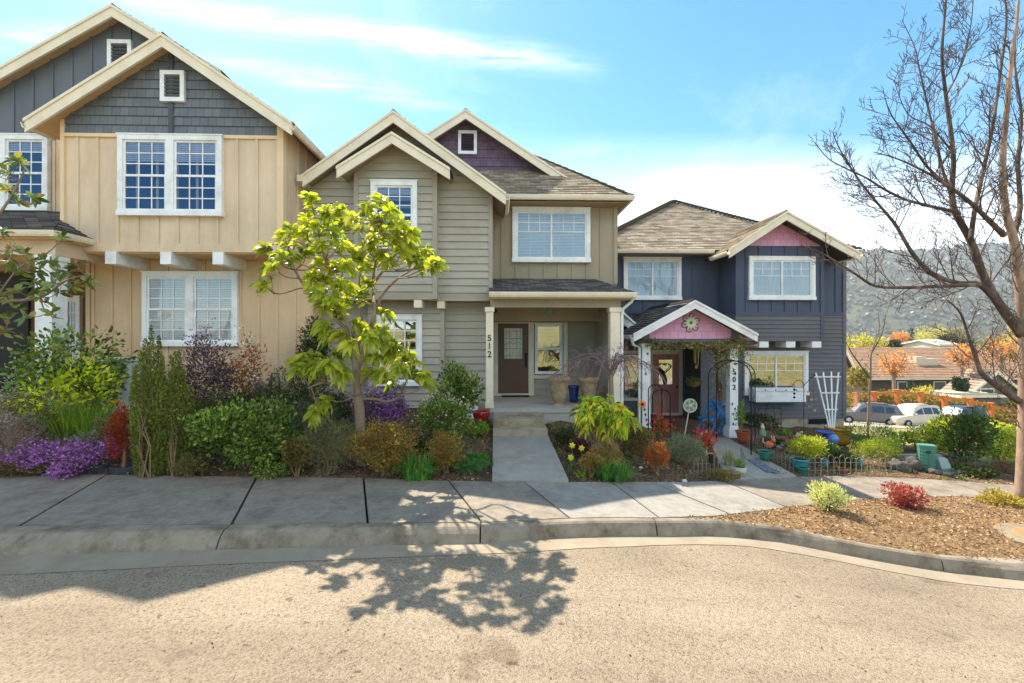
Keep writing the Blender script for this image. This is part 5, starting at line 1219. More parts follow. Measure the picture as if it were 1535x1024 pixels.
bare_tree('bare_tree', 'large leafless street tree at the right edge of the planter strip', base, [
    ([(1537, 752), (1536, 650), (1536, 560), (1533, 480), (1527, 412), (1520, 361), (1507, 312), (1503, 246), (1509, 164), (1517, 82), (1525, 25), (1530, -60)], .105, .014),
    ([(1534, 505), (1502, 462), (1476, 418), (1455, 361), (1431, 316), (1427, 283), (1429, 230), (1418, 144), (1412, 82), (1418, 0), (1420, -60)], .075, .01),
    ([(1455, 361), (1461, 316), (1476, 246), (1488, 189), (1500, 107), (1509, 25), (1500, -40)], .04, .01),
    ([(1500, 460), (1469, 427), (1435, 424), (1397, 410), (1368, 380), (1345, 341), (1332, 324), (1304, 291), (1283, 263), (1258, 222), (1248, 197)], .05, .006),
    ([(1431, 318), (1423, 316), (1390, 308), (1357, 299), (1324, 283), (1299, 267), (1271, 254), (1242, 238), (1221, 213)], .032, .005),
    ([(1469, 427), (1410, 429), (1360, 431), (1313, 429), (1284, 412), (1255, 393), (1225, 376), (1200, 368)], .036, .005),
    ([(1528, 602), (1494, 578), (1471, 559), (1460, 527), (1452, 506), (1440, 470), (1420, 450)], .055, .008),
    ([(1427, 285), (1390, 250), (1365, 213), (1336, 172), (1326, 144)], .025, .005),
    ([(1427, 290), (1414, 258), (1402, 205), (1390, 156), (1377, 98), (1371, 70), (1352, 30)], .026, .005),
    ([(1505, 353), (1484, 332), (1455, 304), (1427, 283), (1395, 262), (1350, 240), (1310, 228)], .045, .005),
    ([(1517, 361), (1529, 312), (1526, 246), (1531, 172), (1521, 94), (1526, 20)], .045, .008),
    ([(1535, 540), (1560, 480), (1590, 380), (1600, 250), (1590, 100)], .07, .01), ([(1530, 430), (1570, 330), (1640, 250), (1680, 150)], .05, .008),
    ([(1418, 144), (1440, 100), (1455, 40), (1460, -20)], .014, .005), ([(1429, 230), (1395, 190), (1360, 170), (1340, 120)], .014, .004)],
    TY, (BARKP, BARKD), 5, .86, .115, .9, ups=.3, thin=.0028)
# thin bare tree by the driveway
b0 = at(1300, 625, 18); b0.z = gz(b0.x, 18) - .1
bare_tree('bare_sapling', 'slender leafless sapling between navy house and parked cars', b0, [
    ([(1303, 630), (1303, 600), (1305, 560), (1306, 530), (1312, 512), (1318, 490), (1316, 466)], .055, .015), ([(1303, 566), (1290, 548), (1276, 528), (1268, 512)], .035, .01), ([(1306, 530), (1322, 500), (1328, 470)], .03, .01)], 18, (BARK, BARKD), 9, .5, .3, .5, thin=.006, nmax=1)
# weeping maple at the porch
b0 = at(914, 604, 9.1); b0.z = gz(b0.x, 9.1)
rnd = np.random.RandomState(14)
wm = thing('weeping_maple', 'bare weeping Japanese maple with purple grey twigs before the porch', 'tree', tuple(b0)); tr = MB(); br = MB()
zt = wz(556, 9.1, 914); tp = Vector((b0.x + .02, 9.1, zt)); tr.tube(smooth([b0, b0.lerp(tp, .5) + Vector((.03, 0, 0)), tp], 4), [.05] * 4 + [.045] * 5, 8)
for k in range(15):
    a = k * 2.4; Rr = rnd.uniform(.5, 1.15) * (1.0 if math.cos(a) > 0 else 1.15); dx, dy = math.cos(a) * Rr, math.sin(a) * Rr * .75
    hz_ = rnd.uniform(.12, .34); q = [tp + Vector((0, 0, rnd.uniform(-.25, 0))), tp + Vector((dx * .3, dy * .3, hz_)), tp + Vector((dx * .65, dy * .65, hz_ * .9)), tp + Vector((dx, dy, .05 - .2 * rnd.rand())), tp + Vector((dx * 1.15, dy * 1.1, -.12 - .3 * rnd.rand()))]
    q = smooth(q, 4); br.tube(q, list(np.linspace(.014, .003, len(q))), 5); twigs(br, q, .02, .004, rnd, 0, .36, .085, -.22, 2, 1, .0024)
tr.build('trunk', BARK, wm, True); br.build('branches', TWIGM, wm, True)

# ------------------------------------------------------------------ litter and weeds nobody could count
rnd = np.random.RandomState(31)
def scatter(n, x0, x1, y0, y1, ok):
    out = []
    while len(out) < n:
        x, y = rnd.uniform(x0, x1), rnd.uniform(y0, y1)
        if ok(x, y): out.append((x, y))
    return out
WLK = lambda x, y: -.12 < x < 1.1 and y < 10.4
PTH = lambda x, y: y > fB(x) and abs(x - (4.35 + (5.15 - 4.35) * (y - 8) / 3.5)) < .75 and y < 11.6
bedok = lambda x, y: y > fB(x) + .03 and not WLK(x, y) and not PTH(x, y)
b = MB(); pts_ = scatter(5200, -9, 10.3, 6.3, 10.6, bedok); P_ = np.array([(x, y, gz(x, y) - .012) for x, y in pts_])
A_ = rnd.randn(len(P_), 3); A_[:, 2] = np.abs(A_[:, 2]) * .25; leaves(b, P_, A_, rnd.uniform(.02, .07, len(P_)), .45, .2, rnd=rnd)
b.build('fallen_leaves', leaf('leaf_litter', [S(84, 62, 44), S(138, 104, 72), S(176, 144, 104), S(110, 78, 52), S(196, 170, 130)], .1), None, kind='stuff', label='dry leaves and bark chips littering the garden beds', category='leaf litter')
b = MB(); pts_ = scatter(420, -8.5, 10.2, 6.4, 10.3, bedok)
for x, y in pts_:
    c = np.array((x, y, gz(x, y) - .02)); n = rnd.randint(10, 26); r_ = rnd.uniform(.04, .13); d_ = rnd.randn(n, 3) * np.array([r_, r_, 0]); d_[:, 2] = rnd.uniform(.01, .09, n)
    leaves(b, c + d_, rnd.randn(n, 3) + np.array([0, 0, 1]), rnd.uniform(.025, .06, n), .5, rnd=rnd)
b.build('weeds', leaf('weed_green', [S(62, 88, 38), S(96, 122, 52), S(132, 140, 70), S(84, 100, 60)], .35), None, kind='stuff', label='small green weeds scattered through the garden beds', category='weeds')
b = MB(); pts_ = scatter(9000, 2.3, 9.5, 4.9, 9.0, lambda x, y: fK(x) - .06 < y < fF(x) + .03 or rnd.rand() < .0015 and y < fF(x) and y > fKB(x) - .3)
P_ = np.array([(x, y, zs(x) + (-.008 + .1 * max(0, min((y - fK(x)) / .6, (fF(x) - y) / .5, 1)) * min(1, max(0, (fF(x) - fK(x)))) + .006 if y > fK(x) else .004 if y > fKB(x) + .1 else -.147)) for x, y in pts_])
A_ = rnd.randn(len(P_), 3); A_[:, 2] = np.abs(A_[:, 2]) * .35; leaves(b, P_, A_, rnd.uniform(.012, .055, len(P_)), .4, .3, rnd=rnd)
b.build('bark_chips', leaf('bark_chip', [S(78, 54, 36), S(126, 94, 62), S(160, 126, 88), S(180, 148, 110), S(100, 74, 50)], 0, k=1.2), None, kind='stuff', label='loose bark chips covering the planter strip', category='bark mulch')
b = MB(); pts_ = scatter(150, -6, 7, 1.6, 5.4, lambda x, y: y < fG(x) + .3 or rnd.rand() < .1)
for x, y in pts_:
    z = zs(x) - .152; s_ = rnd.uniform(.002, .007); b.ball((x, y, z + s_ * .4), s_, 6, 4, (1.2, 1, .7))
b.build('gravel', mat('grit', S(86, 78, 68), .95, .3, 30), None, kind='stuff', label='loose grit scattered on the road and gutter', category='grit')
for args in [('filler_shrub', 'small olive shrub tucked between lavender and round shrub', 'shrub', 446, 6.95, 652, 26, G_OL, 2200, .035), ('filler_shrub', 'dark green low shrub between the spirea mounds', 'shrub', 628, 7.3, 652, 24, G_DK, 1800, .045), ('filler_shrub', 'grey brown dry shrub behind the red nandina', 'shrub', 160, 7.6, 628, 30, leaf('dry_shrub', [S(120, 104, 74), S(146, 128, 94), S(104, 104, 66)]), 2200, .035),
             ('filler_shrub', 'dark leafy shrub behind the columnar shrubs', 'shrub', 252, 7.9, 600, 50, G_DK, 4200, .05), ('filler_shrub', 'dull green shrub below the camellia', 'shrub', 498, 8.6, 582, 40, G_DK, 3200, .05), ('filler_shrub', 'low green shrub under the tan house window', 'shrub', 282, 8.7, 572, 50, G_OL, 3600, .045), ('filler_shrub', 'low olive plant at the foot of the columnar shrubs', 'shrub', 288, 6.88, 676, 30, G_OL, 1800, .03), ('filler_shrub', 'grassy green plant at the sidewalk below the round shrub', 'shrub', 405, 6.8, 690, 34, G_MID, 1000, .035),
             ('filler_shrub', 'brown and green low shrub between daffodils and daylily', 'shrub', 886, 7.0, 678, 22, G_BRGR, 1200, .035), ('filler_shrub', 'dusky low shrub between daffodils and porch', 'shrub', 846, 8.6, 640, 20, G_DK, 1200, .04), ('filler_shrub', 'low green plant at the foot of the flower box wall', 'shrub', 1140, 12.9, 618, 40, G_DK, 1800, .06), ('filler_shrub', 'dark green plant cluster behind the yellow green pot shrub', 'shrub', 1230, 10.2, 660, 30, G_MID, 1800, .05), ('filler_shrub', 'lush dark plants by the teal pots', 'shrub', 1262, 9.5, 676, 28, G_DK, 1800, .045), ('filler_shrub', 'dark foliage around the garden figurines', 'shrub', 1160, 10.8, 656, 26, G_DK, 1400, .045)]:
    shrub(*args)

# leafless trees across the street: the windows mirror them
for k, (x0, y0, hh, lab) in enumerate([(-7.5, -15, 11, 'leafless tree across the street mirrored in the tan house windows'), (1.5, -17, 12, 'leafless tree across the street mirrored in the greige house windows'), (11, -16, 10.5, 'leafless tree across the street mirrored in the navy house windows')]):
    rnd = np.random.RandomState(60 + k); z0 = zs(x0) - .1; t = thing('bare_tree', lab, 'tree', (x0, y0, z0), 'leafless trees across the street'); tr = MB(); br = MB(); o = Vector((x0, y0, z0))
    q = smooth([o, o + Vector((.1, 0, hh * .25)), o + Vector((-.1, .1, hh * .55)), o + Vector((.1, 0, hh))], 4); tr.tube(q, list(np.linspace(.2, .03, len(q))), 8)
    for j in range(11):
        p = q[3 + j % 8]; a = j * 2.4; L_ = hh * rnd.uniform(.28, .42); d = Vector((math.cos(a), math.sin(a) * .7, .75)); r_ = smooth([p, p + d * L_ * .5, p + d * L_ + Vector((0, 0, L_ * .25))], 4); br.tube(r_, list(np.linspace(.07, .015, len(r_))), 6); twigs(br, r_, .06, .015, rnd, 0, 1.5, .38, .3, 1, 1, .008)
    tr.build('trunk', BARKD, t, True); br.build('branches', BARKD, t, True)
# ================================================================== GARDEN OBJECTS
BLUE = mat('blue_paint', S(52, 128, 186), .5, .08, 5, bump=.05)
TEAL = mat('teal_glaze', S(70, 150, 158), .3, .14, 6, spec=.5, coat=.4, bump=.05)
TEALG = mat('green_teal_glaze', S(44, 130, 110), .3, .14, 6, spec=.5, coat=.4, bump=.05)
COBALT = mat('cobalt_glaze', S(36, 62, 124), .2, .15, 6, spec=.5, coat=.5, bump=.05)
REDG = mat('red_glaze', S(170, 36, 34), .25, .14, 6, spec=.5, coat=.5, bump=.05)
YELP = mat('yellow_glaze', S(216, 160, 52), .4, .08, 4, coat=.3, bump=.05)
WIRE = mat('rusty_grey_wire', S(150, 140, 124), .6, .25, 20, metal=.3, bump=.1)
SOILD = mat('potting_soil', S(48, 38, 30), .95, .2, 20, bump=.5)

def pot(name, label, px, Y, top, bot, hw, m, prof=None, soil=True, zb=None, cat='pot', group=None, ribs=0):
    x = wx(px, Y); z0 = wz(bot, Y, px); z1 = wz(top, Y, px); H = z1 - z0; Rr = hw * Y / F
    root = thing(name, label, cat, (x, Y, z0), group)
    prof = prof or [(.001, 0), (.62, 0), (.72, .3), (.88, .78), (.92, .86), (1, .87), (1.0, 1), (.9, 1), (.86, .85), (.001, .82)]
    b = MB(); b.lathe([(a * Rr, c * H) for a, c in prof], (x, Y, z0), 28); b.build('bowl', m, root, True)
    if soil: b = MB(); b.lathe([(.001, .9 * H), (.5 * Rr, .91 * H), (.88 * Rr, .86 * H)], (x, Y, z0), 20); b.build('soil', SOILD, root, True)
    return root
URN = [(.001, 0), (.62, 0), (.66, .06), (.6, .1), (.42, .13), (.4, .18), (.55, .22), (.66, .4), (.8, .72), (.88, .86), (1.0, .9), (1.02, .97), (.98, 1), (.86, .97), (.8, .9), (.001, .85)]
pot('urn', 'tall cast stone urn on the porch edge near the door', 837.5, 10.75, 565, 611, 17.5, STONE, URN, cat='urn', group='stone urns on the porch')
pot('urn', 'cast stone urn behind the weeping maple on the porch', 883, 11.0, 566, 611, 17, STONE, URN, cat='urn', group='stone urns on the porch')
pot('blue_pot', 'cobalt blue glazed pot between the two stone urns', 860, 11.3, 578, 605, 9, COBALT)
pot('red_bowl', 'red glazed bowl planter beside the steps', 721, 10.0, 616, 634, 12.5, REDG, [(.001, 0), (.5, 0), (.8, .3), (.95, .6), (1.02, .85), (1.05, 1), (.95, 1), (.9, .85), (.001, .8)])
yp = pot('yellow_pot', 'big yellow glazed pot holding the white fan trellis', 1257, 11.7, 640, 665, 18.5, YELP)
tr = thing('fan_trellis', 'white wooden fan trellis standing in the yellow pot', 'trellis', tuple(at(1248, 645, 11.7)))
b = MB()
for (a, c), (d, e) in (((1223, 559), (1244, 645)), ((1234, 558), (1246, 645)), ((1246, 557), (1248, 645)), ((1257, 558), (1250, 645))): b.beam(at(a, c, 11.7), at(d, e, 11.65), .035, .02, up=(0, 1, 0))
for (a, c), (d, e) in (((1221, 565), (1260, 565)), ((1230, 589), (1258, 589)), ((1238, 614), (1255, 614))): b.beam(at(a, c, 11.67), at(d, e, 11.67), .03, .03)
b.build('slats', WHITE, tr)
x = at(1238, 660, 11.2); t = thing('birdbath', 'small blue birdbath dish on a blue glazed ball', 'birdbath', (x.x, 11.2, wz(664, 11.2, 1238)))
b = MB(); zb_ = wz(663, 11.2, 1238); b.ball((x.x + .04, 11.0, zb_ + .12), .125, 18, 12); b.build('globe', mat('blue_globe', S(90, 140, 200), .25, .1, 9, coat=.5), t, True)
b = MB(); b.lathe([(.001, 0), (.1, 0), (.08, .03), (.04, .08), (.05, .2), (.17, .23), (.2, .27), (.17, .25), (.001, .23)], (x.x, 11.24, zb_), 22); b.build('dish', mat('blue_dish', S(70, 104, 176), .4, .1, 5), t, True)
pot('teal_pot', 'sky blue glazed pot holding the rounded yellow green shrub', 1199, 9.1, 687, 704, 13, TEAL)
pot('teal_bowl', 'green teal glazed bowl in front of the sky blue pot', 1203, 8.85, 700, 714, 10, TEALG)
pot('green_bowl', 'dark green bowl planter beside the garden path', 1147, 9.4, 676, 688, 11, TEALG)
pot('white_pot', 'low pale stone pot of green herbs by the path mouth', 1108, 8.25, 699, 711, 10.5, mat('pale_stone_pot', S(190, 184, 172), .8, .1, 8), [(.001, 0), (.8, 0), (.95, .5), (1, 1), (.9, 1), (.85, .8), (.001, .8)])
shrub('potted_herb', 'tuft of green herbs in the low pale pot', 'plant', 1107, 8.25, 689, 10, G_LIME, 420, .035, .3, zb=wz(703, 8.25, 1107), stem=None, up=.8)
pot('terracotta_pot', 'terracotta trough pot at the foot of the right porch post', 1115, 11.0, 646, 662, 12, TERRA)
shrub('potted_plant', 'climbing green plant rising from the terracotta trough pot', 'plant', 1110, 11.0, 598, 9, G_LIME, 300, .06, .4, zb=wz(650, 11, 1110), up=.7)
pot('red_pot', 'dark red pot below the white flower box', 1176, 11.8, 652, 663, 9, REDG)
shrub('potted_plant', 'bright green plant in the dark red pot', 'plant', 1175, 11.8, 641, 9, G_LIME, 340, .05, .4, zb=wz(655, 11.8, 1175), stem=None)
pot('terracotta_pot', 'small tipped terracotta pot behind the wire fence', 1263, 9.1, 702, 710, 7, TERRA)
pot('teal_bowl', 'teal bowl at the right end of the wire fence garden', 1284, 9.6, 688, 700, 9, TEAL)
pot('glass_bowl', 'pale aqua bowl near the middle of the wire fence garden', 1236, 9.4, 689, 699, 6, TEAL)
pot('blue_pot', 'small blue pot at the porch post of the navy house', 963, 10.6, 646, 664, 6, COBALT, soil=False)
pot('terracotta_pot', 'terracotta pot half hidden behind the red nandina', 1001, 8.3, 676, 688, 6, TERRA)
pot('white_pot', 'white lattice planter left of the blue pot', 956, 10.4, 637, 646, 8, WHITE)
# figurines
def figurine(label, px, Y, top, bot, m1, m2, kind='gnome', cat='figurine'):
    x = wx(px, Y); z0 = wz(bot, Y, px); H = wz(top, Y, px) - z0; root = thing('garden_figurine', label, cat, (x, Y, z0), 'garden figurines')
    b = MB()
    if kind == 'gnome':
        b.lathe([(.001, 0), (.26 * H, 0), (.27 * H, .15 * H), (.2 * H, .42 * H), (.12 * H, .55 * H), (.001, .56 * H)], (x, Y, z0), 14); b.build('body', m1, root, True)
        b = MB(); b.ball((x, Y - .02 * H, z0 + .62 * H), .13 * H, 12, 9); b.build('head', mat('figurine_face', S(206, 170, 140), .6, .05, 4), root, True)
        b = MB(); b.lathe([(.16 * H, .66 * H), (.12 * H, .76 * H), (.05 * H, .92 * H), (.004, 1 * H)], (x, Y, z0), 12); b.build('hat', m2, root, True)
    else:
        b.ball((x, Y, z0 + .28 * H), .28 * H, 14, 9, (1.3, .9, 1)); b.ball((x + .22 * H, Y - .05, z0 + .62 * H), .17 * H, 12, 8)
        b.tube([(x + .15 * H, Y, z0 + .36 * H), (x + .22 * H, Y - .03, z0 + .6 * H)], [.17 * H, .11 * H], 10); b.build('body', m1, root, True)
        b = MB(); b.tube([(x - .3 * H, Y, z0 + .35 * H), (x - .5 * H, Y, z0 + .5 * H), (x - .45 * H, Y, z0 + .8 * H)], [.07 * H, .06 * H, .02 * H], 8); b.tube([(x + .14 * H, Y - .03, z0 + .74 * H), (x + .12 * H, Y - .03, z0 + .95 * H)], [.05 * H, .01], 6); b.tube([(x + .3 * H, Y - .03, z0 + .74 * H), (x + .32 * H, Y - .03, z0 + .95 * H)], [.05 * H, .01], 6); b.build('tail_and_ears', m2, root, True)
CREAMF = mat('figurine_cream', S(206, 190, 164), .7, .1, 8); GREYF = mat('figurine_grey', S(130, 128, 124), .8, .1, 8)
figurine('pale figurine standing tall under the arch', 1143, 10.6, 634, 654, mat('figurine_green', S(120, 138, 116), .7, .1, 8), CREAMF)
figurine('orange and white animal figurine in the right garden', 1153, 10.3, 652, 672, mat('figurine_orange', S(206, 116, 76), .6, .1, 8), CREAMF, 'animal')
figurine('grey frog like figurine beside the orange animal', 1168, 10.2, 662, 674, GREYF, GREYF, 'animal')
figurine('tan animal figurine left of the garden path', 1067, 8.9, 671, 688, mat('figurine_tan', S(196, 150, 98), .7, .1, 8), CREAMF, 'animal')
figurine('white and black animal figurine near the scarlet flowers', 1053, 9.9, 641, 655, CREAMF, BLACK, 'animal')
figurine('black and white animal figurine below the hanging hook', 1197, 11.6, 643, 655, CREAMF, BLACK, 'animal')
figurine('tiny orange gnome behind the wire fence', 1253, 9.4, 690, 702, mat('figurine_rust', S(190, 110, 60), .7, .1, 8), CREAMF)
# stones
def rock(label, px, Y, py, hw, seed, m, sc=.6, name='boulder', cat='rock', grp=None):
    rnd = np.random.RandomState(seed); x = wx(px, Y); Rr = hw * Y / F; z0 = gz(x, Y); b = MB(); ph = rnd.rand(6) * 6; n, mm = 18, 12; vs = []
    for i in range(mm + 1):
        for k in range(n):
            t = PI * i / mm; a = 2 * PI * k / n; d = np.array([math.sin(t) * math.cos(a), math.sin(t) * math.sin(a), -math.cos(t)])
            q = 1 + .14 * math.sin(3 * d[0] * 2 + ph[0]) + .12 * math.sin(4 * d[1] * 2 + ph[1] + d[2] * 3) + .08 * math.sin(9 * d[2] + ph[2] + 5 * d[0])
            vs.append((x + d[0] * Rr * q, Y + d[1] * Rr * .8 * q, z0 + Rr * sc * .3 + d[2] * Rr * sc * q))
    b.add(vs, [(i * n + k, i * n + (k + 1) % n, (i + 1) * n + (k + 1) % n, (i + 1) * n + k) for i in range(mm) for k in range(n)])
    o = b.build(name, m, None, True, org=Vector((x, Y, z0)), label=label, category=cat)
    if grp: o['group'] = grp
ROCK = mat('dark_basalt', S(92, 86, 80), .9, .25, 8, bump=.6, bscale=25); ROCKL = mat('white_stone', S(206, 200, 190), .8, .08, 12)
rock('wide dark boulder left of the green utility box', 1346, 9.4, 706, 16, 1, ROCK, .62)
rock('larger jagged boulder touching the green utility box', 1368, 9.5, 700, 17, 2, ROCK, .8)
rock('small dark stone at the foot of the utility boxes', 1400, 9.2, 712, 10, 3, ROCK, .5)
rock('dark stone right of the slim utility pedestal', 1440, 9.2, 716, 10, 5, ROCK, .5)
rock('pale pebble in the mulch below the red and green nandina', 1026, 7.3, 712, 4, 6, ROCKL, .6, 'pebble', 'stone')
rock('pale pebble beside the tawny grass mound', 961, 7.6, 688, 3, 7, ROCKL, .6, 'pebble', 'stone')
# utility boxes
GBOX = mat('utility_green', S(84, 134, 114), .55, .1, 4, (1, 1, .4), .06, 30, dirt=S(100, 146, 128), dscale=2)
Y = 9.35; xc = wx(1391, Y); W_ = .36; z0 = 0; z1 = wz(668, Y, 1390) - gz(xc, Y) + .03
t = thing('utility_cabinet', 'vented green utility cabinet beside the far sidewalk', 'utility box', (xc, Y, gz(xc, Y) - .03), rz=R(-28)); local(t)
b = MB(); b.box(-.135, .135, 0, .19, 0, z1 - .05); b.build('body', GBOX, t)
b = MB(); b.box(-.145, .145, -.012, .2, z1 - .05, z1); b.build('lid', GBOX, t)
b = MB()
for k in range(6):
    z = .07 + k * (z1 - .15) / 6
    for a in (0, 1):
        u0 = -.125 + a * .13; b.add([(u0, -.004, z), (u0 + .118, -.004, z), (u0 + .118, -.034, z + .05), (u0, -.034, z + .05), (u0, -.004, z + .052), (u0 + .118, -.004, z + .052)], [(0, 1, 2, 3), (3, 2, 5, 4)])
b.build('vent_louvres', mat('utility_green_light', S(104, 164, 142), .5, .1, 4), t)
b = MB(); b.box(-.04, .04, -.03, 0, z1 - .17, z1 - .1); b.build('latch', mat('dark_green', S(36, 76, 66), .5, .1, 3), t)
Y = 9.2; x0, x1 = wx(1411, Y), wx(1427, Y); z0, z1 = gz(x0, Y) - .03, wz(687, Y, 1415)
t = thing('utility_pedestal', 'slim leaning grey green utility pedestal', 'utility box', ((x0 + x1) / 2, Y, z0))
sh = -.05; b = MB(); w = x1 - x0
b.add([(x0 + .05, Y, z0), (x1 + .05, Y, z0), (x1 + .05, Y + .18, z0), (x0 + .05, Y + .18, z0), (x0 + sh + .02, Y + .02, z1 - .03), (x1 + sh - .02, Y + .02, z1 - .03), (x1 + sh - .02, Y + .16, z1 - .03), (x0 + sh + .02, Y + .16, z1 - .03), (x0 + sh + .05, Y + .05, z1), (x1 + sh - .05, Y + .05, z1), (x1 + sh - .05, Y + .13, z1), (x0 + sh + .05, Y + .13, z1)],
      [(0, 3, 2, 1), (0, 1, 5, 4), (1, 2, 6, 5), (2, 3, 7, 6), (3, 0, 4, 7), (4, 5, 9, 8), (5, 6, 10, 9), (6, 7, 11, 10), (7, 4, 8, 11), (8, 9, 10, 11)])
b.build('body', mat('grey_green_plastic', S(146, 170, 162), .5, .08, 4), t)
b = MB(); b.box(x0 + .04, x1 + .04, Y - .012, Y, z0 + .06, z0 + .12); b.build('collar', mat('grey_green_dark', S(110, 132, 126), .5, .08, 4), t)
b = MB(); b.box(wx(1350, 9.9), wx(1412, 9.9), 9.9, 10.0, gz(wx(1380, 9.9), 9.9), gz(wx(1380, 9.9), 9.9) + .2); b.build('timber_edging', mat('grey_timber', S(166, 164, 160), .9, .12, 3, (.3, 1, 1)), None, org=Vector((wx(1380, 9.9), 9.9, gz(wx(1380, 9.9), 9.9))), label='weathered pale timber edging behind the utility cabinet', category='edging board')
# water meter lids
for px, py, lab in ((142, 703, 'flat dark meter box lid nearer the left edge by the flower mat'), (188, 703, 'larger dark meter box lid below the columnar shrubs')):
    p = on_ground(px, py); b = MB(); w = .2 if px < 160 else .26
    b.lathe([(.001, .05), (w - .015, .05), (w, .04), (w, -.08)], (p.x, p.y + .1, p.z), 24); b.box(p.x - .05, p.x + .05, p.y + .06, p.y + .14, p.z + .05, p.z + .056)
    b.build('meter_lid', mat('black_lid', S(62, 66, 72), .6, .15, 8, bump=.2), None, org=p, label=lab, category='meter lid', group='meter box lids')
p = on_street(1530, 818, .0); b = MB(); b.lathe([(.001, .03), (.42, .03), (.46, .01), (.46, -.1)], (p.x + .35, p.y + .05, p.z + .07), 30)
o = b.build('manhole_collar', mat('collar_concrete', S(140, 124, 100), .9, .18, 5, bump=.3, dirt=S(112, 94, 70), dscale=4), None, org=Vector((p.x + .35, p.y + .05, p.z)), label='round concrete collar with rusty lid in the planter strip', category='manhole')
b = MB(); b.lathe([(.001, .038), (.26, .038), (.27, .03)], (p.x + .35, p.y + .05, p.z + .07), 30); b.build('lid', mat('rusty_lid', S(168, 120, 80), .8, .15, 6, bump=.3), o)
# black arch
Y1, Y2 = 9.8, 10.9
t = thing('garden_arch', 'black metal garden arch over the path', 'garden arch', (wx(1105, 10.2), 10.2, -.5))
b = MB()
def arch_side(b, pl, pr, ptop, Y, zb):
    xl, xr = wx(pl, Y), wx(pr, Y); zt = wz(ptop, Y, (pl + pr) / 2); rr = (xr - xl) / 2; c = (xl + xr) / 2; sp = zt - rr * .75
    P = [(xl, Y, zb), (xl, Y, sp)] + [(c - rr * math.cos(a), Y, sp + rr * .75 * math.sin(a)) for a in np.linspace(.15, PI - .15, 12)] + [(xr, Y, sp), (xr, Y, zb)]
    b.tube(P, .013, 6); return [Vector(p) for p in P]
Pa = arch_side(b, 1062, 1126, 540, Y1, -.55); b.build('front_hoop', BLACK, t)
b = MB(); Pb = arch_side(b, 1074, 1132, 541, Y2, -.55); b.build('rear_hoop', BLACK, t)
b = MB()
for i in range(1, len(Pa) - 1, 2): b.tube([Pa[i], Pb[i]], .007, 5)
for k in range(7):
    z = -.4 + k * .27
    for i in (0, -1): b.tube([(Pa[i].x, Pa[i].y, z), (Pb[i].x, Pb[i].y, z)], .007, 5)
b.build('rungs', BLACK, t)
# loop-top border fences
def wire_fence(label, P, h, step):
    pts = [Vector(p) for p in P]; t = thing('border_fence', label, 'garden fence', tuple(pts[0]), 'low wire border fences'); b = MB(); rail = MB(); d = 0
    path = []
    for a, c in zip(pts, pts[1:]):
        n = max(1, int((c - a).length / step))
        for i in range(n): path.append(a.lerp(c, i / n))
    path.append(pts[-1])
    for i, (a, c) in enumerate(zip(path, path[1:])):
        hh = h * (1.0 if i % 2 else .86); m = a.lerp(c, .5); e = c - a; q = (e * .9)
        A, C = m - q * .5, m + q * .5
        b.tube([A - Vector((0, 0, .05)), A + Vector((0, 0, hh - step * .4))] + [m + q * .5 * -math.cos(t_) + Vector((0, 0, hh - step * .4 + step * .45 * math.sin(t_))) for t_ in np.linspace(.4, PI - .4, 5)] + [C + Vector((0, 0, hh - step * .4)), C - Vector((0, 0, .05))], .0042, 4, cap=False)
    for f in (.22, .62): rail.tube([p + Vector((0, 0, h * f)) for p in path], .0042, 4)
    b.build('hoops', WIRE, t); rail.build('rails', WIRE, t)
gp_ = lambda px, py: (lambda p: Vector((p.x, p.y, gz(p.x, p.y))))(on_ground(px, py))
wire_fence('low wire border fence left of the garden path', [gp_(1040, 712), gp_(1082, 709), gp_(1118, 708), gp_(1110, 690)], .3, .13)
wire_fence('wire border fence along the sidewalk before the pots', [gp_(1212, 712), gp_(1250, 711.5), gp_(1300, 711), gp_(1345, 712)], .38, .13)
wire_fence('wire border fence along the right edge of the garden path', [gp_(1120, 668), gp_(1150, 688), gp_(1190, 708)], .3, .13)
# black hoop trellis left of path + thin hooks
t = thing('hoop_trellis', 'black wire hoop trellis in front of the rose door', 'trellis', (wx(989, 9.9), 9.9, gz(wx(989, 9.9), 9.9))); b = MB(); zb_ = gz(wx(989, 9.9), 9.9) - .05
arch_side(b, 972, 992, 577, 9.9, zb_); arch_side(b, 978, 1005, 584, 9.85, zb_); b.build('hoops', BLACK, t)
b = MB(); rnd = np.random.RandomState(3)
for k in range(24):
    a = at(rnd.uniform(976, 1000), rnd.uniform(590, 600), 9.9); b.tube(smooth([at(988, 640, 9.9), a, a + Vector((rnd.uniform(-.1, .1), -.05, -.35 * rnd.rand()))], 3), .004, 4)
b.build('dry_vine', mat('dry_vine_stems', S(140, 104, 90), .9, .2, 8), t)
t = thing('shepherd_hook', 'black shepherd hook in front of the lower window', 'garden hook', (wx(1205, 11.4), 11.4, -.5)); b = MB(); p = wx(1205, 11.4); zt = wz(577, 11.4, 1205)
b.tube([(p, 11.4, -.5), (p, 11.4, zt)] + [(p - .14 + .14 * math.cos(a), 11.4, zt + .12 * math.sin(a)) for a in np.linspace(.2, PI, 7)] + [(p - .3, 11.4, zt - .02), (p - .32, 11.4, zt + .04)], .008, 5); b.build('rod', BLACK, t)
b = MB(); q = p - .25
for k in range(3): b.ball((q, 11.4, zt - .12 - k * .1), .03, 8, 6)
b.tube([(q, 11.4, zt + .02), (q, 11.4, zt - .32)], .004, 4); b.build('bead_string', BLACK, t)
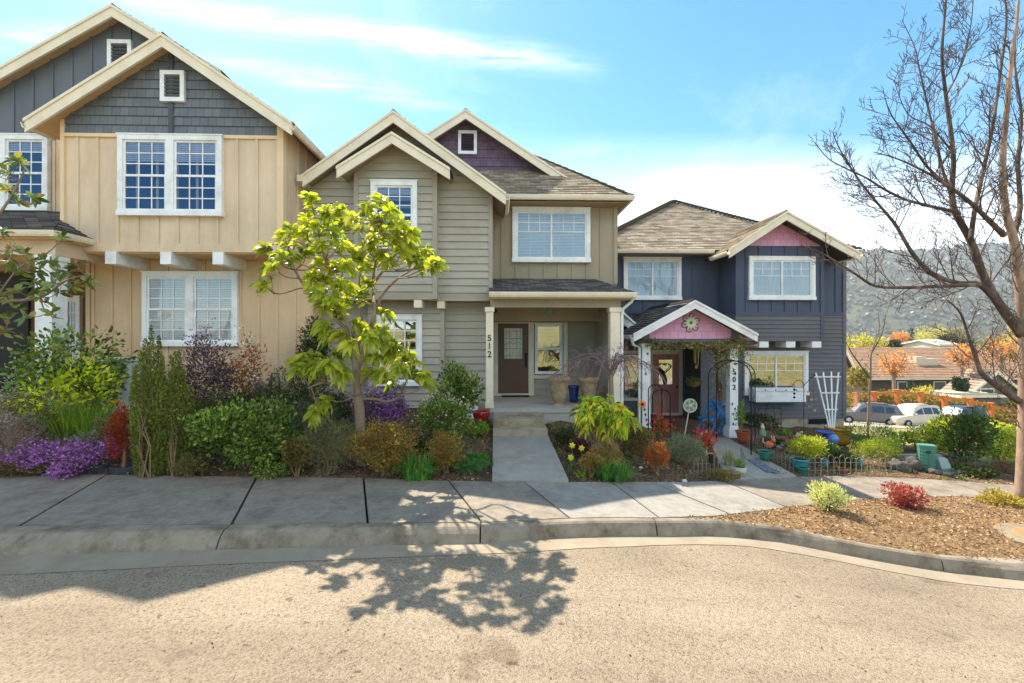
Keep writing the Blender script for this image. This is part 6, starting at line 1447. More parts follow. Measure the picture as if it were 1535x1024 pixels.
# butterfly chimes
t = thing('hanging_mobile', 'amber butterfly mobile hanging beside the lower window', 'mobile', tuple(at(1218, 588, 11.8))); b = MB(); rnd = np.random.RandomState(2)
AMB = mat('amber_glass', S(206, 160, 94), .3, .15, 9, spec=.5)
for k, (a, c) in enumerate([(1213, 589), (1220, 588), (1214, 600), (1221, 599), (1216, 610), (1219, 616)]):
    b = MB(); p = np.array([at(a, c, 11.8)]); leaves(b, p, np.array([(1, 0, .5)]), .09, .8, .3, rnd=rnd); leaves(b, p, np.array([(-1, 0, .5)]), .09, .8, .3, rnd=rnd); b.build('butterfly', AMB, t)
b = MB(); 
for a in (1214, 1220): b.tube([at(a, 560 if a > 1214 else 560, 11.8), at(a, 618, 11.8)], .003, 4)
b.beam(at(1205, 578, 11.55), at(1222, 560, 11.8), .012, .012); b.build('string', BLACK, t)
# dark lyre shaped panel trellis under window
t = thing('panel_trellis', 'dark iron panel trellis with dry vine under the white flower box', 'trellis', (wx(1150, 11.9), 11.9, -.45)); b = MB(); Y = 11.9
for a in (1137, 1148, 1160, 1171): b.tube([at(a, 650, Y), at(a, 612, Y)], .008, 5)
b.tube([at(1137, 612, Y), at(1171, 612, Y)], .01, 5); b.tube([at(1137, 630, Y), at(1171, 630, Y)], .008, 5); b.tube([at(1148, 612, Y), at(1152, 606, Y), at(1156, 606, Y), at(1160, 612, Y)], .008, 5); b.build('bars', BLACK, t)
b = MB(); rnd = np.random.RandomState(4)
for k in range(40): p = at(rnd.uniform(1136, 1172), rnd.uniform(615, 650), Y - .04); b.tube([p, p + Vector((rnd.uniform(-.2, .2), -.02, rnd.uniform(-.15, .2)))], .003, 4)
b.build('dry_vine', DRY, t)
# spinner on a stake
Y = 9.2; p = at(1034, 608, Y); q = at(1022, 668, Y); t = thing('garden_spinner', 'pale round wind spinner on a leaning stake', 'wind spinner', tuple(q)); VER = mat('verdigris_white', S(186, 192, 168), .6, .12, 12, metal=.2)
b = MB(); b.tube([q - Vector((0, 0, .1)), p], .012, 6); b.build('stake', VER, t)
b = MB(); Rr = .135; n = 36
ringp = [p + Vector((Rr * math.cos(a), -.02, Rr * math.sin(a))) for a in np.linspace(0, 2 * PI, n)]; b.tube(ringp, .012, 6)
for k in range(5):
    a = k * 2 * PI / 5; c = p + Vector((.07 * math.cos(a), -.025, .07 * math.sin(a))); b.tube([c + Vector((.055 * math.cos(u), 0, .055 * math.sin(u))) for u in np.linspace(0, 2 * PI, 14)], .008, 5)
b.ball(p + Vector((0, -.03, 0)), .03, 10, 7, (1, .5, 1)); b.build('wheel', VER, t)
b = MB(); b.lathe([(.001, -.004), (Rr * .95, -.004), (Rr * .95, .004), (.001, .004)], (0, 0, 0), 30); b.v = [(p.x + x, p.y - .012 + z, p.z + y) for x, y, z in b.v]; b.build('disc', mat('spinner_disc', S(120, 128, 106), .6, .2, 14), t)
# sunflower stake
Y = 8.7; p = at(962, 606, Y); t = thing('sunflower_ornament', 'orange metal sunflower ornament on a stake', 'garden ornament', (p.x, Y, gz(p.x, Y))); b = MB(); b.tube([(p.x, Y, gz(p.x, Y) - .05), p], .006, 5); b.build('stake', BLACK, t)
b = MB()
for k in range(12): petal(b, p + Vector((0, -.02, 0)), k * PI / 6, .095, .036, -.01)
b.build('petals', F_ORG, t); b = MB(); b.ball(p + Vector((0, -.025, 0)), .03, 10, 8, (1, .5, 1)); b.build('centre', DARKIN, t)
# solar lantern
p = gp_(1066, 712); t = thing('path_light', 'small black path light at the wire fence corner', 'path light', tuple(p)); b = MB(); b.tube([p, p + Vector((0, 0, .2))], .01, 6); b.build('stake', BLACK, t)
b = MB(); b.lathe([(.001, .36), (.05, .34), (.055, .32), (.04, .32), (.035, .2), (.001, .2)], p, 12); b.build('lantern', BLACK, t)
# patio furniture
def folding_chair():
    t = thing('folding_chair', 'blue folding chair', 'chair', (0, 0, 0), 'blue folding bistro chairs'); w = .2
    b = MB()
    for k in range(5): b.box(-w, w, -.2 + k * .085, -.13 + k * .085, .44, .455)
    b.build('seat', BLUE, t)
    b = MB()
    for k in range(3): b.beam((-w, .2 + k * .03, .62 + k * .1), (w, .2 + k * .03, .62 + k * .1), .018, .075, up=(0, .2, 1))
    b.build('backrest', BLUE, t)
    for s in (-1, 1):
        b = MB(); b.beam((s * (w + .012), -.24, 0), (s * (w + .012), .28, .88), .03, .042, up=(0, 1, 0)); b.build('leg', BLUE, t)
        b = MB(); b.beam((s * (w - .03), .24, 0), (s * (w - .03), -.2, .45), .03, .042, up=(0, 1, 0)); b.build('leg', BLUE, t)
    b = MB(); b.beam((-w, -.17, .12), (w, -.17, .12), .02, .02); b.beam((-w + .02, .19, .1), (w - .02, .19, .1), .02, .02); b.build('stretcher', BLUE, t)
    return t
fc = folding_chair(); zfl = -.5
fc.location = (wx(1063, 11.95), 11.95, zfl + .005); fc.rotation_euler.z = R(-62); fc['label'] = 'blue folding chair with its back raised left of the bistro table'
c2 = copy_tree(fc); c2.location = (wx(1086, 12.0), 12.0, zfl + .005); c2.rotation_euler.z = R(75); c2['label'] = 'blue folding chair partly hidden by the right porch post'
t = thing('bistro_table', 'small round blue bistro table between the folding chairs', 'table', (wx(1083, 12.9), 12.9, zfl + .005)); X0 = wx(1083, 12.9)
b = MB(); b.lathe([(.001, .7), (.29, .7), (.3, .69), (.3, .68), (.001, .68)], (X0, 12.9, zfl), 26); b.build('tabletop', mat('grey_blue_top', S(130, 150, 166), .5, .1, 5), t)
for s in (-1, 1):
    b = MB(); b.beam((X0 - .2, 12.9 + s * .16, zfl + .005), (X0 + .2, 12.9 + s * .16, zfl + .68), .025, .03, up=(0, 1, 0)); b.build('leg', BLUE, t); b = MB(); b.beam((X0 + .2, 12.9 + s * .13, zfl + .005), (X0 - .2, 12.9 + s * .13, zfl + .68), .025, .03, up=(0, 1, 0)); b.build('leg', BLUE, t)
# mats
def flat(name, label, cat, P, th, m):
    b = MB(); v = [Vector(p) for p in P]; b.add([p + Vector((0, 0, th)) for p in v] + v, [(0, 1, 2, 3), (0, 4, 5, 1), (1, 5, 6, 2), (2, 6, 7, 3), (3, 7, 4, 0)])
    return b.build(name, m, None, org=v[0], label=label, category=cat)
def matm():
    m, nt, N, L, out = nmat('ornate_rubber'); tc = N('TexCoord'); v = N('TexVoronoi', Scale=14.0); L(tc.outputs['Object'], v.inputs['Vector']); r = ramp(N, [(.3, S(34, 36, 42)), (.42, S(120, 124, 132))]); L(v.outputs[0], r.inputs[0])
    p = N('BsdfPrincipled', Roughness=.8); L(r.outputs[0], p.inputs['Base Color']); L(p.outputs[0], out.inputs[0]); return m
pth = lambda y, f: (lambda X0, X1: Vector((X0 + (X1 - X0) * f, y, 0)))(0, 0)
def on_path(px, py):
    z = -.48
    for _ in range(10):
        d = ray(px, py); t = (z - EYE) / d[2]; X, Yy = d[0] * t, d[1] * t; k = min(1, max(0, (Yy - 8.4) / 3.1)); z = (zs(wx(1140, 8.4)) + .012) * (1 - k) + -.48 * k
    return Vector((X, Yy, z + .012))
flat('door_mat', 'ornate dark rubber mat lying on the garden path', 'mat', [on_path(1119, 690), on_path(1133, 689), on_path(1168, 709), on_path(1149, 709)], .012, matm())
flat('door_mat', 'brown doormat at the navy house porch edge', 'mat', [(wx(1062, 11.9), 11.9, zfl + .004), (wx(1094, 11.9), 11.9, zfl + .004), (wx(1090, 12.5), 12.5, zfl + .004), (wx(1060, 12.5), 12.5, zfl + .004)], .012, mat('coir', S(140, 110, 72), .95, .2, 20, bump=.6))
flat('door_mat', 'dark doormat at the brown front door', 'mat', [(wx(752, 12.3), 12.25, .474), (wx(793, 12.3), 12.25, .474), (wx(793, 12.6), 12.6, .474), (wx(752, 12.6), 12.6, .474)], .012, mat('dark_coir', S(56, 52, 50), .95, .2, 20, bump=.6))
# porch ornaments of the navy house
Y = 11.57; p = at(1035, 484, Y); t = thing('metal_flower', 'large metal flower ornament on the pink porch gable', 'wall ornament', tuple(p)); b = MB(); g2_ = MB()
for k in range(12):
    petal(b, p + Vector((0, -.03, 0)), k * PI / 6, .22, .07, -.02)
for k in range(6):
    a = k * PI / 3 + .3; c = p + Vector((.17 * math.cos(a), -.012, .17 * math.sin(a))); g2_.tube([c + Vector((.075 * math.cos(u), 0, .075 * math.sin(u))) for u in np.linspace(0, 2 * PI, 14)], .007, 5)
b.build('petals', mat('silver_metal', S(226, 228, 196), .5, .1, 5), t); g2_.build('loops', BLACK, t); b = MB(); b.ball(p + Vector((0, -.04, 0)), .045, 12, 8, (1, .5, 1)); b.build('centre', mat('green_glass', S(96, 130, 70), .3, .1, 5), t)
Y = 11.9; p = at(1044, 516, Y); t = thing('wind_chime', 'brass wind chime hanging under the porch beam', 'wind chime', tuple(p)); b = MB(); b.lathe([(.001, 0), (.08, -.01), (.08, -.03), (.001, -.03)], p, 14); b.build('cap', DRY, t)
b = MB()
for k in range(5): a = k * 2 * PI / 5; c = p + Vector((.06 * math.cos(a), .06 * math.sin(a), -.08)); b.tube([c, c - Vector((0, 0, .28 + .05 * k))], .012, 6)
b.build('tubes', mat('brass', S(176, 150, 100), .35, .1, 5, metal=.7), t); b = MB(); b.tube([p, p - Vector((0, 0, .6))], .003, 4); b.ball(p - Vector((0, 0, .6)), .04, 8, 6, (1, .4, 1.3)); b.build('clapper', DRY, t)
Y = 14.9; p = at(997, 551, Y); t = thing('heart_wreath', 'dark heart shaped twig wreath on the rose door', 'wreath', tuple(p)); b = MB(); rnd = np.random.RandomState(5)
for q in range(5): b.tube([p + Vector((.011 * 16 * math.sin(u) ** 3 * (1 + .03 * q), -.02 - .008 * q, .011 * (13 * math.cos(u) - 5 * math.cos(2 * u) - 2 * math.cos(3 * u) - math.cos(4 * u)) + rnd.uniform(-.01, .01))) for u in np.linspace(0, 2 * PI, 30)], .009, 5)
b.build('twigs', mat('dark_twigs', S(96, 62, 56), .9, .2, 8), t); b = MB(); b.tube([p + Vector((0, -.02, .08)), at(997, 532, Y)], .006, 4); b.build('ribbon', WHITE, t)
p = at(1040, 572, 13.2); t = thing('hanging_basket', 'dry leafed hanging basket in the porch recess', 'hanging basket', tuple(p)); b = MB(); P_, D_ = crown_points(np.random.RandomState(2), p, (.28, .25, .16), 420, 5); leaves(b, P_, D_ + np.random.RandomState(1).randn(len(P_), 3) * .5, .06, .5); b.build('foliage', G_IVY, t)
b = MB(); b.lathe([(.001, -.16), (.1, -.14), (.16, -.04), (.16, 0)], p, 14); b.build('bowl', DRY, t); b = MB(); b.tube([p + Vector((0, 0, .1)), p + Vector((0, 0, 1.2))], .004, 4); b.build('chain', BLACK, t)
# vine on the beam and right post
t = thing('climbing_vine', 'olive climbing vine along the porch beam and a twisted stem', 'vine', (wx(1085, 11.8), 11.8, -.5)); rnd = np.random.RandomState(6); b = MB(); st = MB()
path = smooth([at(975, 514, 11.5), at(1000, 519, 11.48), (at(1030, 517, 11.48)), at(1060, 520, 11.5), at(1085, 516, 11.5), at(1112, 512, 11.5)], 8)
for p in path:
    n = 46; P_ = np.array(p) + rnd.randn(n, 3) * np.array([.12, .06, .06]); leaves(b, P_, rnd.randn(n, 3) + np.array([0, -.5, -.3]), .06, .55, rnd=rnd)
for (a, c, k) in ((1108, 518, 120), (1113, 532, 80), (1096, 526, 150), (1088, 538, 150), (1077, 533, 130), (1112, 545, 60), (1080, 552, 70), (1082, 575, 40)):
    P_ = np.array(at(a, c, 11.55)) + rnd.randn(k, 3) * np.array([.12, .1, .12]); leaves(b, P_, rnd.randn(k, 3), .06, .55, rnd=rnd)
b.build('foliage', leaf('vine_leaf_light', [S(92, 96, 50), S(132, 128, 72), S(170, 158, 104)]), t)
for k in range(9):
    o = Vector((rnd.uniform(-.07, .07), rnd.uniform(-.07, .07), 0)); st.tube(smooth([at(1080, 640, 12.9) + o, at(1081, 605, 12.8) + o * .7, at(1079, 575, 12.6) + o, at(1074, 548, 12.1) - o * .5, at(1080, 528, 11.6) + o * 2, at(1095 + 10 * k - 40, 518, 11.5) + o], 4), .022, 6)
st.build('stem', mat('vine_bark', S(140, 112, 82), .9, .25, 9, (1, 1, .3), .5), t)
# ================================================================== CARS
def suv(label, paint, loc, rz, dark):
    t = thing('parked_car', label, 'car', loc, 'cars parked on the driveway', rz); local(t)
    L_, Wd, Hh = 4.65, 1.84, 1.68
    st = [(-2.32, .74, .45, .72, .74, .70), (-2.2, .86, .3, .88, .9, .8), (-1.5, .9, .24, .98, 1.0, .84), (-1.02, .92, .24, 1.02, 1.06, .82), (-.5, .92, .24, 1.06, 1.66, .68), (.2, .92, .24, 1.07, 1.78, .68), (1.2, .92, .24, 1.08, 1.77, .67), (1.9, .91, .24, 1.08, 1.68, .65), (2.2, .89, .3, 1.06, 1.14, .78), (2.32, .8, .42, .9, .92, .74)]
    b = MB(); vs = []
    for x, hw, zb_, zl, zr, hr in st: vs += [(x, -hw * .94, zb_), (x, -hw, zb_ + .2), (x, -hw, zl), (x, -hr, zr), (x, -hr * .6, zr + .03), (x, hr * .6, zr + .03), (x, hr, zr), (x, hw, zl), (x, hw, zb_ + .2), (x, hw * .94, zb_)]
    n = 10; b.add(vs, [(i * n + j, i * n + (j + 1) % n, (i + 1) * n + (j + 1) % n, (i + 1) * n + j) for i in range(len(st) - 1) for j in range(n)] + [tuple(range(n - 1, -1, -1)), tuple(range((len(st) - 1) * n, len(st) * n))])
    b.build('body', paint, t)
    for s in (-1, 1):
        for (xa, xb) in ((-.62, .1), (.2, 1.0), (1.1, 1.62)):
            b = MB(); f = lambda x, z: s * (.925 - (z - 1.07) / .68 * .25 + .012)
            zt = lambda x: 1.6 if x > -.2 else 1.34
            q = [(xa + (.0 if xa > 0 else -.2), 1.09), (xb, 1.09), (xb, zt(xb)), (xa + (.1 if xa < 0 else 0), zt(xa + .4))]
            if xa > 1: q = [(xa, 1.09), (xb + .1, 1.12), (xb - .02, 1.54), (xa, 1.6)]
            b.add([(x, f(x, z), z) for x, z in q], [(0, 1, 2, 3)]); b.build('window', dark, t)
    b = MB(); b.add([(-.98, -.72, 1.1), (-.98, .72, 1.1), (-.5, .58, 1.54), (-.5, -.58, 1.54)], [(0, 1, 2, 3)]); b.build('windscreen', dark, t)
    b = MB(); b.add([(2.22, -.7, 1.16), (2.22, .7, 1.16), (1.96, .58, 1.62), (1.96, -.58, 1.62)], [(0, 1, 2, 3)]); b.build('rear_window', dark, t)
    for s in (-1, 1):
        for x in (-1.42, 1.38):
            b = MB(); b.lathe([(.2, -.11), (.33, -.11), (.345, -.07), (.345, .07), (.33, .11), (.2, .11)], (0, 0, 0), 24); b.v = [(x + p, s * .85 + c, .345 + q) for p, q, c in b.v]; w = b.build('wheel', TYRE, t, True)
            b = MB(); b.lathe([(.001, .09), (.08, .1), (.2, .1), (.21, .06)], (0, 0, 0), 20); b.v = [(x + p, s * (.85 + c), .345 + q) for p, q, c in b.v]; b.build('rim', RIM, w, True)
        b = MB(); b.beam((2.2, s * .74, .82), (2.24, s * .72, 1.06), .12, .2, up=(0, 1, 0)); b.build('taillight', TAILL, t)
        b = MB(); b.beam((-2.3, s * .66, .72), (-2.12, s * .8, .78), .1, .14); b.build('headlight', HEADL, t)
        b = MB(); b.ball((-.72, s * 1.0, 1.12), .1, 8, 6, (.8, 1, .8)); b.build('wing_mirror', paint, t)
    b = MB()
    for s in (-1, 1): b.tube([(-.3, s * .6, 1.82), (1.6, s * .58, 1.8)], .025, 5)
    b.build('roof_rail', BLACK, t)
    return t
TYRE = mat('tyre_rubber', S(36, 36, 38), .8, .1, 5); RIM = mat('alloy_rim', S(170, 170, 172), .35, .05, 5, metal=.8); TAILL = mat('tail_lamp', S(170, 40, 50), .25, .1, 5, coat=.5); HEADL = mat('head_lamp', S(206, 210, 214), .15, .05, 5, coat=.5)
DG = mat('car_glass', S(52, 62, 78), .08, .05, 2, spec=.7, bump=0)
def park(label, px, Y, rz, m):
    x = wx(px, Y); return suv(label, m, (x, Y, gz(x, Y) + .03), R(rz), DG)
park('pale beige SUV parked on the driveway', 1366, 37, 8, mat('beige_car_paint', S(196, 186, 164), .3, .03, 2, coat=.6, bump=0))
park('dark silver SUV parked further left beside the sapling', 1300, 38, -30, mat('grey_car_paint', S(96, 96, 98), .3, .03, 2, coat=.6, bump=0))
park('black car half hidden behind the tall dark shrub', 1436, 37.5, 10, mat('black_car_paint', S(40, 42, 46), .25, .03, 2, coat=.6, bump=0))
# ================================================================== DISTANCE
ORW = mat('orange_stain', S(196, 112, 50), .7, .12, 3)
def fpost(px, py0, py1, Y):
    x = wx(px, Y); z1, z0 = wz(py0, Y, px), wz(py1, Y, px) - .6; return x, z0, z1
t = thing('orange_fence', 'orange stained timber fence beyond the driveway', 'fence', tuple(at(1400, 650, 43)))
fp = [(1284, 590, 640, 44), (1310, 588, 640, 44), (1345, 585, 640, 44), (1380, 588, 650, 44), (1416, 594, 656, 43.5), (1454, 598, 668, 43), (1486, 605, 674, 42.5), (1530, 614, 684, 42), (1580, 622, 700, 41.5)]
tops = []
for a, c, d, Y in fp:
    x, z0, z1 = fpost(a, c, d, Y); b = MB(); b.box(x - .17, x + .17, Y - .17, Y + .17, z0, z1); b.box(x - .21, x + .21, Y - .21, Y + .21, z1, z1 + .08); b.build('post', ORW, t); tops.append((Vector((x, Y, z1)), z1 - z0))
b = MB()
for (p, h), (q, h2) in zip(tops, tops[1:]):
    for dz in (.18, 1.9 if p.x > 26 else .9): b.beam(p - Vector((0, 0, dz)), q - Vector((0, 0, dz)), .08, .2)
b.build('rail', ORW, t)
b = MB(); rnd = np.random.RandomState(7)
for (p, h), (q, h2) in zip(tops, tops[1:]):
    n = 900; f = rnd.rand(n)[:, None]; P_ = np.array(p) * (1 - f) + np.array(q) * f + np.array([0, .9, 0]) + rnd.randn(n, 3) * np.array([.2, .35, .1]); P_[:, 2] -= rnd.uniform(.1, 2.2, n)
    leaves(b, P_, rnd.randn(n, 3), .24, .6, rnd=rnd)
o = b.build('hedge', leaf('tawny_hedge', [S(110, 92, 48), S(150, 120, 62), S(120, 124, 56), S(176, 140, 76)]), None, label='tawny clipped hedge growing behind the orange fence', category='hedge', org=Vector(tops[3][0]))
WALLG = mat('grey_house_paint', S(120, 112, 100), .8, .1, 1)
def far_house(label, x0, x1, y0, y1, zb_, ze, zr, m, wallm=WALLG, over=.6, gable='x', wins=()):
    t = thing('far_house', label, 'house', ((x0 + x1) / 2, y0, zb_)); b = MB(); b.box(x0, x1, y0, y1, zb_, ze); b.build('wall', wallm, t); rf = MB(); ym = (y0 + y1) / 2; xm = (x0 + x1) / 2; k = (zr - ze) / (ym - y0 + over)
    if gable == 'x':
        for s, ya in ((1, y0 - over), (-1, y1 + over)): rf.lap([(x0 - over, ya, ze), (x1 + over, ya, ze), (x1 + over, ym, zr), (x0 - over, ym, zr)], (0, s * (ym - y0 + over), zr - ze), (0, -s * (zr - ze), ym - y0 + over), .5, .06)
        b = MB()
        for x in (x0 - over, x1 + over): b.add([(x, y0 - over, ze - .02), (x, ym, zr - .02), (x, y1 + over, ze - .02), (x, y1 + over, ze - .3), (x, ym, zr - .3), (x, y0 - over, ze - .3)], [(0, 1, 4, 5), (1, 2, 3, 4)])
        b.box(x0 - over, x1 + over, y0 - over - .05, y0 - over, ze - .25, ze - .01)
        a = MB(); a.add([(x0, y0, ze), (x0, y1, ze), (x0, ym, zr - .1), (x1, y0, ze), (x1, y1, ze), (x1, ym, zr - .1)], [(0, 1, 2), (3, 4, 5)]); a.build('gable_wall', wallm, t)
    else:
        for s, xa in ((1, x0 - over), (-1, x1 + over)): rf.lap([(xa, y0 - over, ze), (xa, y1 + over, ze), (xm, y1 + over, zr), (xm, y0 - over, zr)], (s * (xm - x0 + over), 0, zr - ze), (-s * (zr - ze), 0, xm - x0 + over), .5, .06)
        b = MB(); w = .3
        for xa in (x0 - over, x1 + over): b.beam((xa, y0 - over, ze - .15), (xm, y0 - over, zr - .15), .1, .3)
        a = MB(); a.add([(x0, y0 - .01, ze), (x1, y0 - .01, ze), (xm, y0 - .01, zr - .1)], [(0, 1, 2)]); a.build('gable_wall', wallm, t)
    r_ = rf.build('roof', m, t); b.build('bargeboard', CREAM, r_)
    for wx0, wx1, wz0, wz1 in wins:
        b = MB(); b.box(wx0 - .12, wx1 + .12, y0 - .08, y0, wz0 - .12, wz1 + .12); w = b.build('window', WHITE, t); b = MB(); b.box(wx0, wx1, y0 - .1, y0 - .08, wz0, wz1); b.build('pane', DG, w)
    return t
X = lambda p, Y: wx(p, Y); ZZ = lambda p, Y: wz(p, Y, 1400)
h = far_house('long low house with terracotta shingle roof across the valley', X(1292, 60), X(1560, 60), 60, 78, -10, ZZ(566, 60), ZZ(521, 69), ROOFO, mat('brown_house_paint', S(86, 72, 62), .8, .1, 1), wins=[(X(1346, 60), X(1358, 60), ZZ(584, 60), ZZ(573, 60)), (X(1400, 60), X(1416, 60), ZZ(584, 60), ZZ(573, 60))])
b = MB(); x = X(1380, 64); zc = ZZ(537, 64); b.box(x - 1.6, x + 1.6, 63, 65, zc - 1, zc); b.box(x - 1.4, x + .2, 63.3, 64.6, zc, zc + .25); b.build('rooftop_unit', mat('pale_unit', S(206, 190, 166), .6, .1, 2), h)
far_house('small house with a pale gable at the corner of the navy house', X(1246, 48), X(1276, 48), 48, 51, -9, ZZ(562, 48), ZZ(518, 54), ROOFO, mat('tan_far_paint', S(150, 124, 92), .8, .1, 1), .5, 'y')
far_house('grey gabled carport beyond the orange fence', X(1452, 52), X(1526, 52), 52, 54.5, -9, ZZ(590, 52), ZZ(556, 52), mat('pale_grey_roof', S(150, 130, 108), .9, .1, 1), WALLG, .5, 'y', wins=[(X(1470, 52), X(1488, 52), ZZ(592, 52), ZZ(584, 52))])
far_house('flat pale roofed shed left of the grey carport', X(1440, 47), X(1500, 47), 47, 50, -9, ZZ(592, 47), ZZ(590, 48.5), mat('pale_shed_roof', S(200, 184, 156), .9, .1, 1), WALLG, .4)
far_house('white roofed building among the far trees', X(1408, 95), X(1434, 95), 95, 104, -12, ZZ(516, 95), ZZ(509, 100), mat('white_roof', S(214, 208, 200), .8, .1, 1), mat('far_white', S(190, 184, 174), .8, .1, 1), .4)
# mid distance trees
def far_tree(label, px, Y, top, hw, m, n=1400, size=.5, kind='round', bare=False, seed=None):
    x = wx(px, Y); z0 = min(gz(x, Y), wz(600, Y, px)) - .5; z1 = wz(top, Y, px); Rr = hw * Y / F; rnd = np.random.RandomState(seed or int(px + Y)); H = z1 - z0
    t = thing('far_tree', label, 'tree', (x, Y, z0), 'trees down in the valley'); b = MB()
    hc = min(H * .42, Rr * 1.25) if kind == 'round' else H * .45
    b2 = MB(); b2.tube([(x, Y, z0), (x, Y, z1 - hc)], [Rr * .09 + .08, Rr * .06 + .04], 7)
    for k in range(7): a = k * 2.4; b2.tube([(x, Y, z1 - hc * 1.7), (x + math.cos(a) * Rr * .4, Y + math.sin(a) * Rr * .4, z1 - hc * 1.1), (x + math.cos(a) * Rr * .7, Y + math.sin(a) * Rr * .7, z1 - hc * .6)], [Rr * .05 + .03, Rr * .03 + .02, .03], 5)
    if kind == 'cone':
        f = rnd.rand(n) ** .6; a = rnd.rand(n) * 2 * PI; rr = Rr * f * (.7 + .3 * np.sin(a * 5)) * np.sqrt(rnd.rand(n)); P_ = np.stack([x + rr * np.cos(a), Y + rr * np.sin(a), z1 - f * H * .9], 1); D_ = np.stack([np.cos(a), np.sin(a), -.3 + 0 * a], 1)
    else: P_, D_ = crown_points(rnd, (x, Y, z1 - hc), (Rr, Rr, hc), n, 11, .7 if bare else .5)
    leaves(b, P_, D_ + rnd.randn(len(P_), 3) * .5, size * rnd.uniform(.6, 1.4, len(P_)), .6, rnd=rnd); b2.build('trunk', BARK, t); b.build('crown', m, t)
T_YG = leaf('spring_yellow', [S(150, 146, 54), S(182, 172, 70), S(198, 184, 92)], .4); T_OR = leaf('orange_buds', [S(190, 124, 60), S(206, 146, 84), S(176, 120, 74)], .4); T_DK = leaf('far_evergreen', [S(34, 50, 34), S(56, 72, 44)], .2); T_OL = leaf('far_olive', [S(110, 106, 60), S(140, 130, 76)], .3)
for a in [('bright yellow green tree against the navy house corner', 1286, 110, 494, 20, T_YG), ('yellow green tree above the terracotta roof left end', 1318, 115, 500, 16, T_YG), ('dark round shrub tree in the far row', 1342, 105, 508, 10, T_DK), ('yellow tree left of the dark conifer', 1350, 130, 492, 18, T_OR), ('tall pale yellow tree behind the terracotta roof', 1392, 140, 484, 24, T_YG), ('yellow olive tree right of the tall pale one', 1430, 140, 486, 20, T_OL), ('dark evergreen clump above the white roof', 1420, 112, 500, 14, T_DK), ('dark evergreen clump right of the white roof', 1444, 112, 502, 16, T_DK), ('olive tree beside the bare street tree branches', 1478, 130, 492, 22, T_OL), ('pale tree behind the street tree trunk', 1520, 130, 490, 26, T_YG), ('pale yellow tree beyond the right edge', 1580, 130, 488, 30, T_YG)]: far_tree(*a)
far_tree('small dark conifer above the terracotta roof', 1366, 108, 487, 9, T_DK, 900, .5, 'cone')
for a in [('orange budding tree in front of the terracotta roof', 1340, 52, 512, 26, T_OR, 500, .3), ('orange budding tree left of the grey carport', 1442, 54, 506, 22, T_OR, 520, .3), ('golden tree at the right above the carport', 1500, 58, 490, 26, T_OR, 620, .3)]: far_tree(*a, bare=True)
for a in [('golden green shrub tree beside the far tan house', 1286, 42, 547, 16, leaf('gold_green', [S(150, 130, 60), S(112, 116, 50), S(176, 150, 84)]), 900, .3), ('yellow shrub behind the orange fence', 1386, 47, 572, 16, T_YG, 700, .25), ('dark evergreen shrub left of the carport', 1441, 50, 562, 12, T_DK, 900, .3), ('dark shrub under the terracotta eaves', 1374, 55, 570, 20, T_DK, 800, .3), ('olive shrub right of the carport', 1520, 46, 598, 18, T_OL, 800, .25)]: far_tree(*a)
for k, (px, py) in enumerate([(1500, 655), (1520, 690), (1470, 650), (1430, 640)]):
    shrub('slope_shrub', ['yellow green shrub on the slope near the bare trunk', 'tawny shrub lowest on the slope by the bare trunk', 'green shrub on the slope under the fence', 'olive shrub on the slope behind the black car'][k], 'shrub', px, 22 + k * 2, py - 22, 26, [G_YEL, G_GOLD, G_LIME, G_OL][k], 1500, .15, group=None)
# forest on the hills: a mass nobody could count
rnd = np.random.RandomState(12); b = MB(); c_ = MB(); nt_ = 0
V_ = np.array(HV).reshape(HNX, HNY, 3)
for k in range(30000):
    i = rnd.uniform(HNX * .30, HNX - 2); j = rnd.uniform(0, HNY - 2); i0, j0 = int(i), int(j); p = V_[i0, j0] * (1 - (i - i0)) + V_[i0 + 1, j0] * (i - i0); q = V_[i0, j0 + 1] * (1 - (i - i0)) + V_[i0 + 1, j0 + 1] * (i - i0); p = p * (1 - (j - j0)) + q * (j - j0)
    u = (p[0] / p[1])
    if u < .55 or u > 1.5: continue
    con = math.sin(p[0] * .013 + p[1] * .004) + math.sin(p[2] * .05 + p[0] * .006) + rnd.randn() * .5 > .1
    h = rnd.uniform(7, 13); r = h * (.22 if con else .5)
    m = 5; a0 = rnd.rand() * 6
    ring_ = lambda rr, z: [(p[0] + rr * math.cos(a0 + 2 * PI * s / m) * rnd.uniform(.75, 1.25), p[1] + rr * math.sin(a0 + 2 * PI * s / m), p[2] + z + rnd.uniform(-.06, .06) * h) for s in range(m)]
    if con: vs = ring_(r, .12 * h) + [(p[0], p[1], p[2] + h)]; fs = [(s, (s + 1) % m, m) for s in range(m)]; b.add(vs, fs)
    else: vs = ring_(r * .7, .1 * h) + ring_(r, .42 * h) + ring_(r * .6, .8 * h) + [(p[0], p[1], p[2] + h * .95)]; fs = [(s + o, (s + 1) % m + o, (s + 1) % m + m + o, s + m + o) for o in (0, m) for s in range(m)] + [(2 * m + s, 2 * m + (s + 1) % m, 3 * m) for s in range(m)]; c_.add(vs, fs)
b.build('forest', leaf('conifer_forest', [S(42, 54, 42), S(54, 64, 48), S(66, 74, 52)], 0, dry=False), None, kind='stuff', label='dark conifers covering the far hillside', category='forest')
c_.build('forest', leaf('bare_oak_forest', [S(66, 68, 46), S(76, 76, 50), S(60, 66, 44)], 0), None, kind='stuff', label='pale bare oak woods covering the far hillside', category='forest')

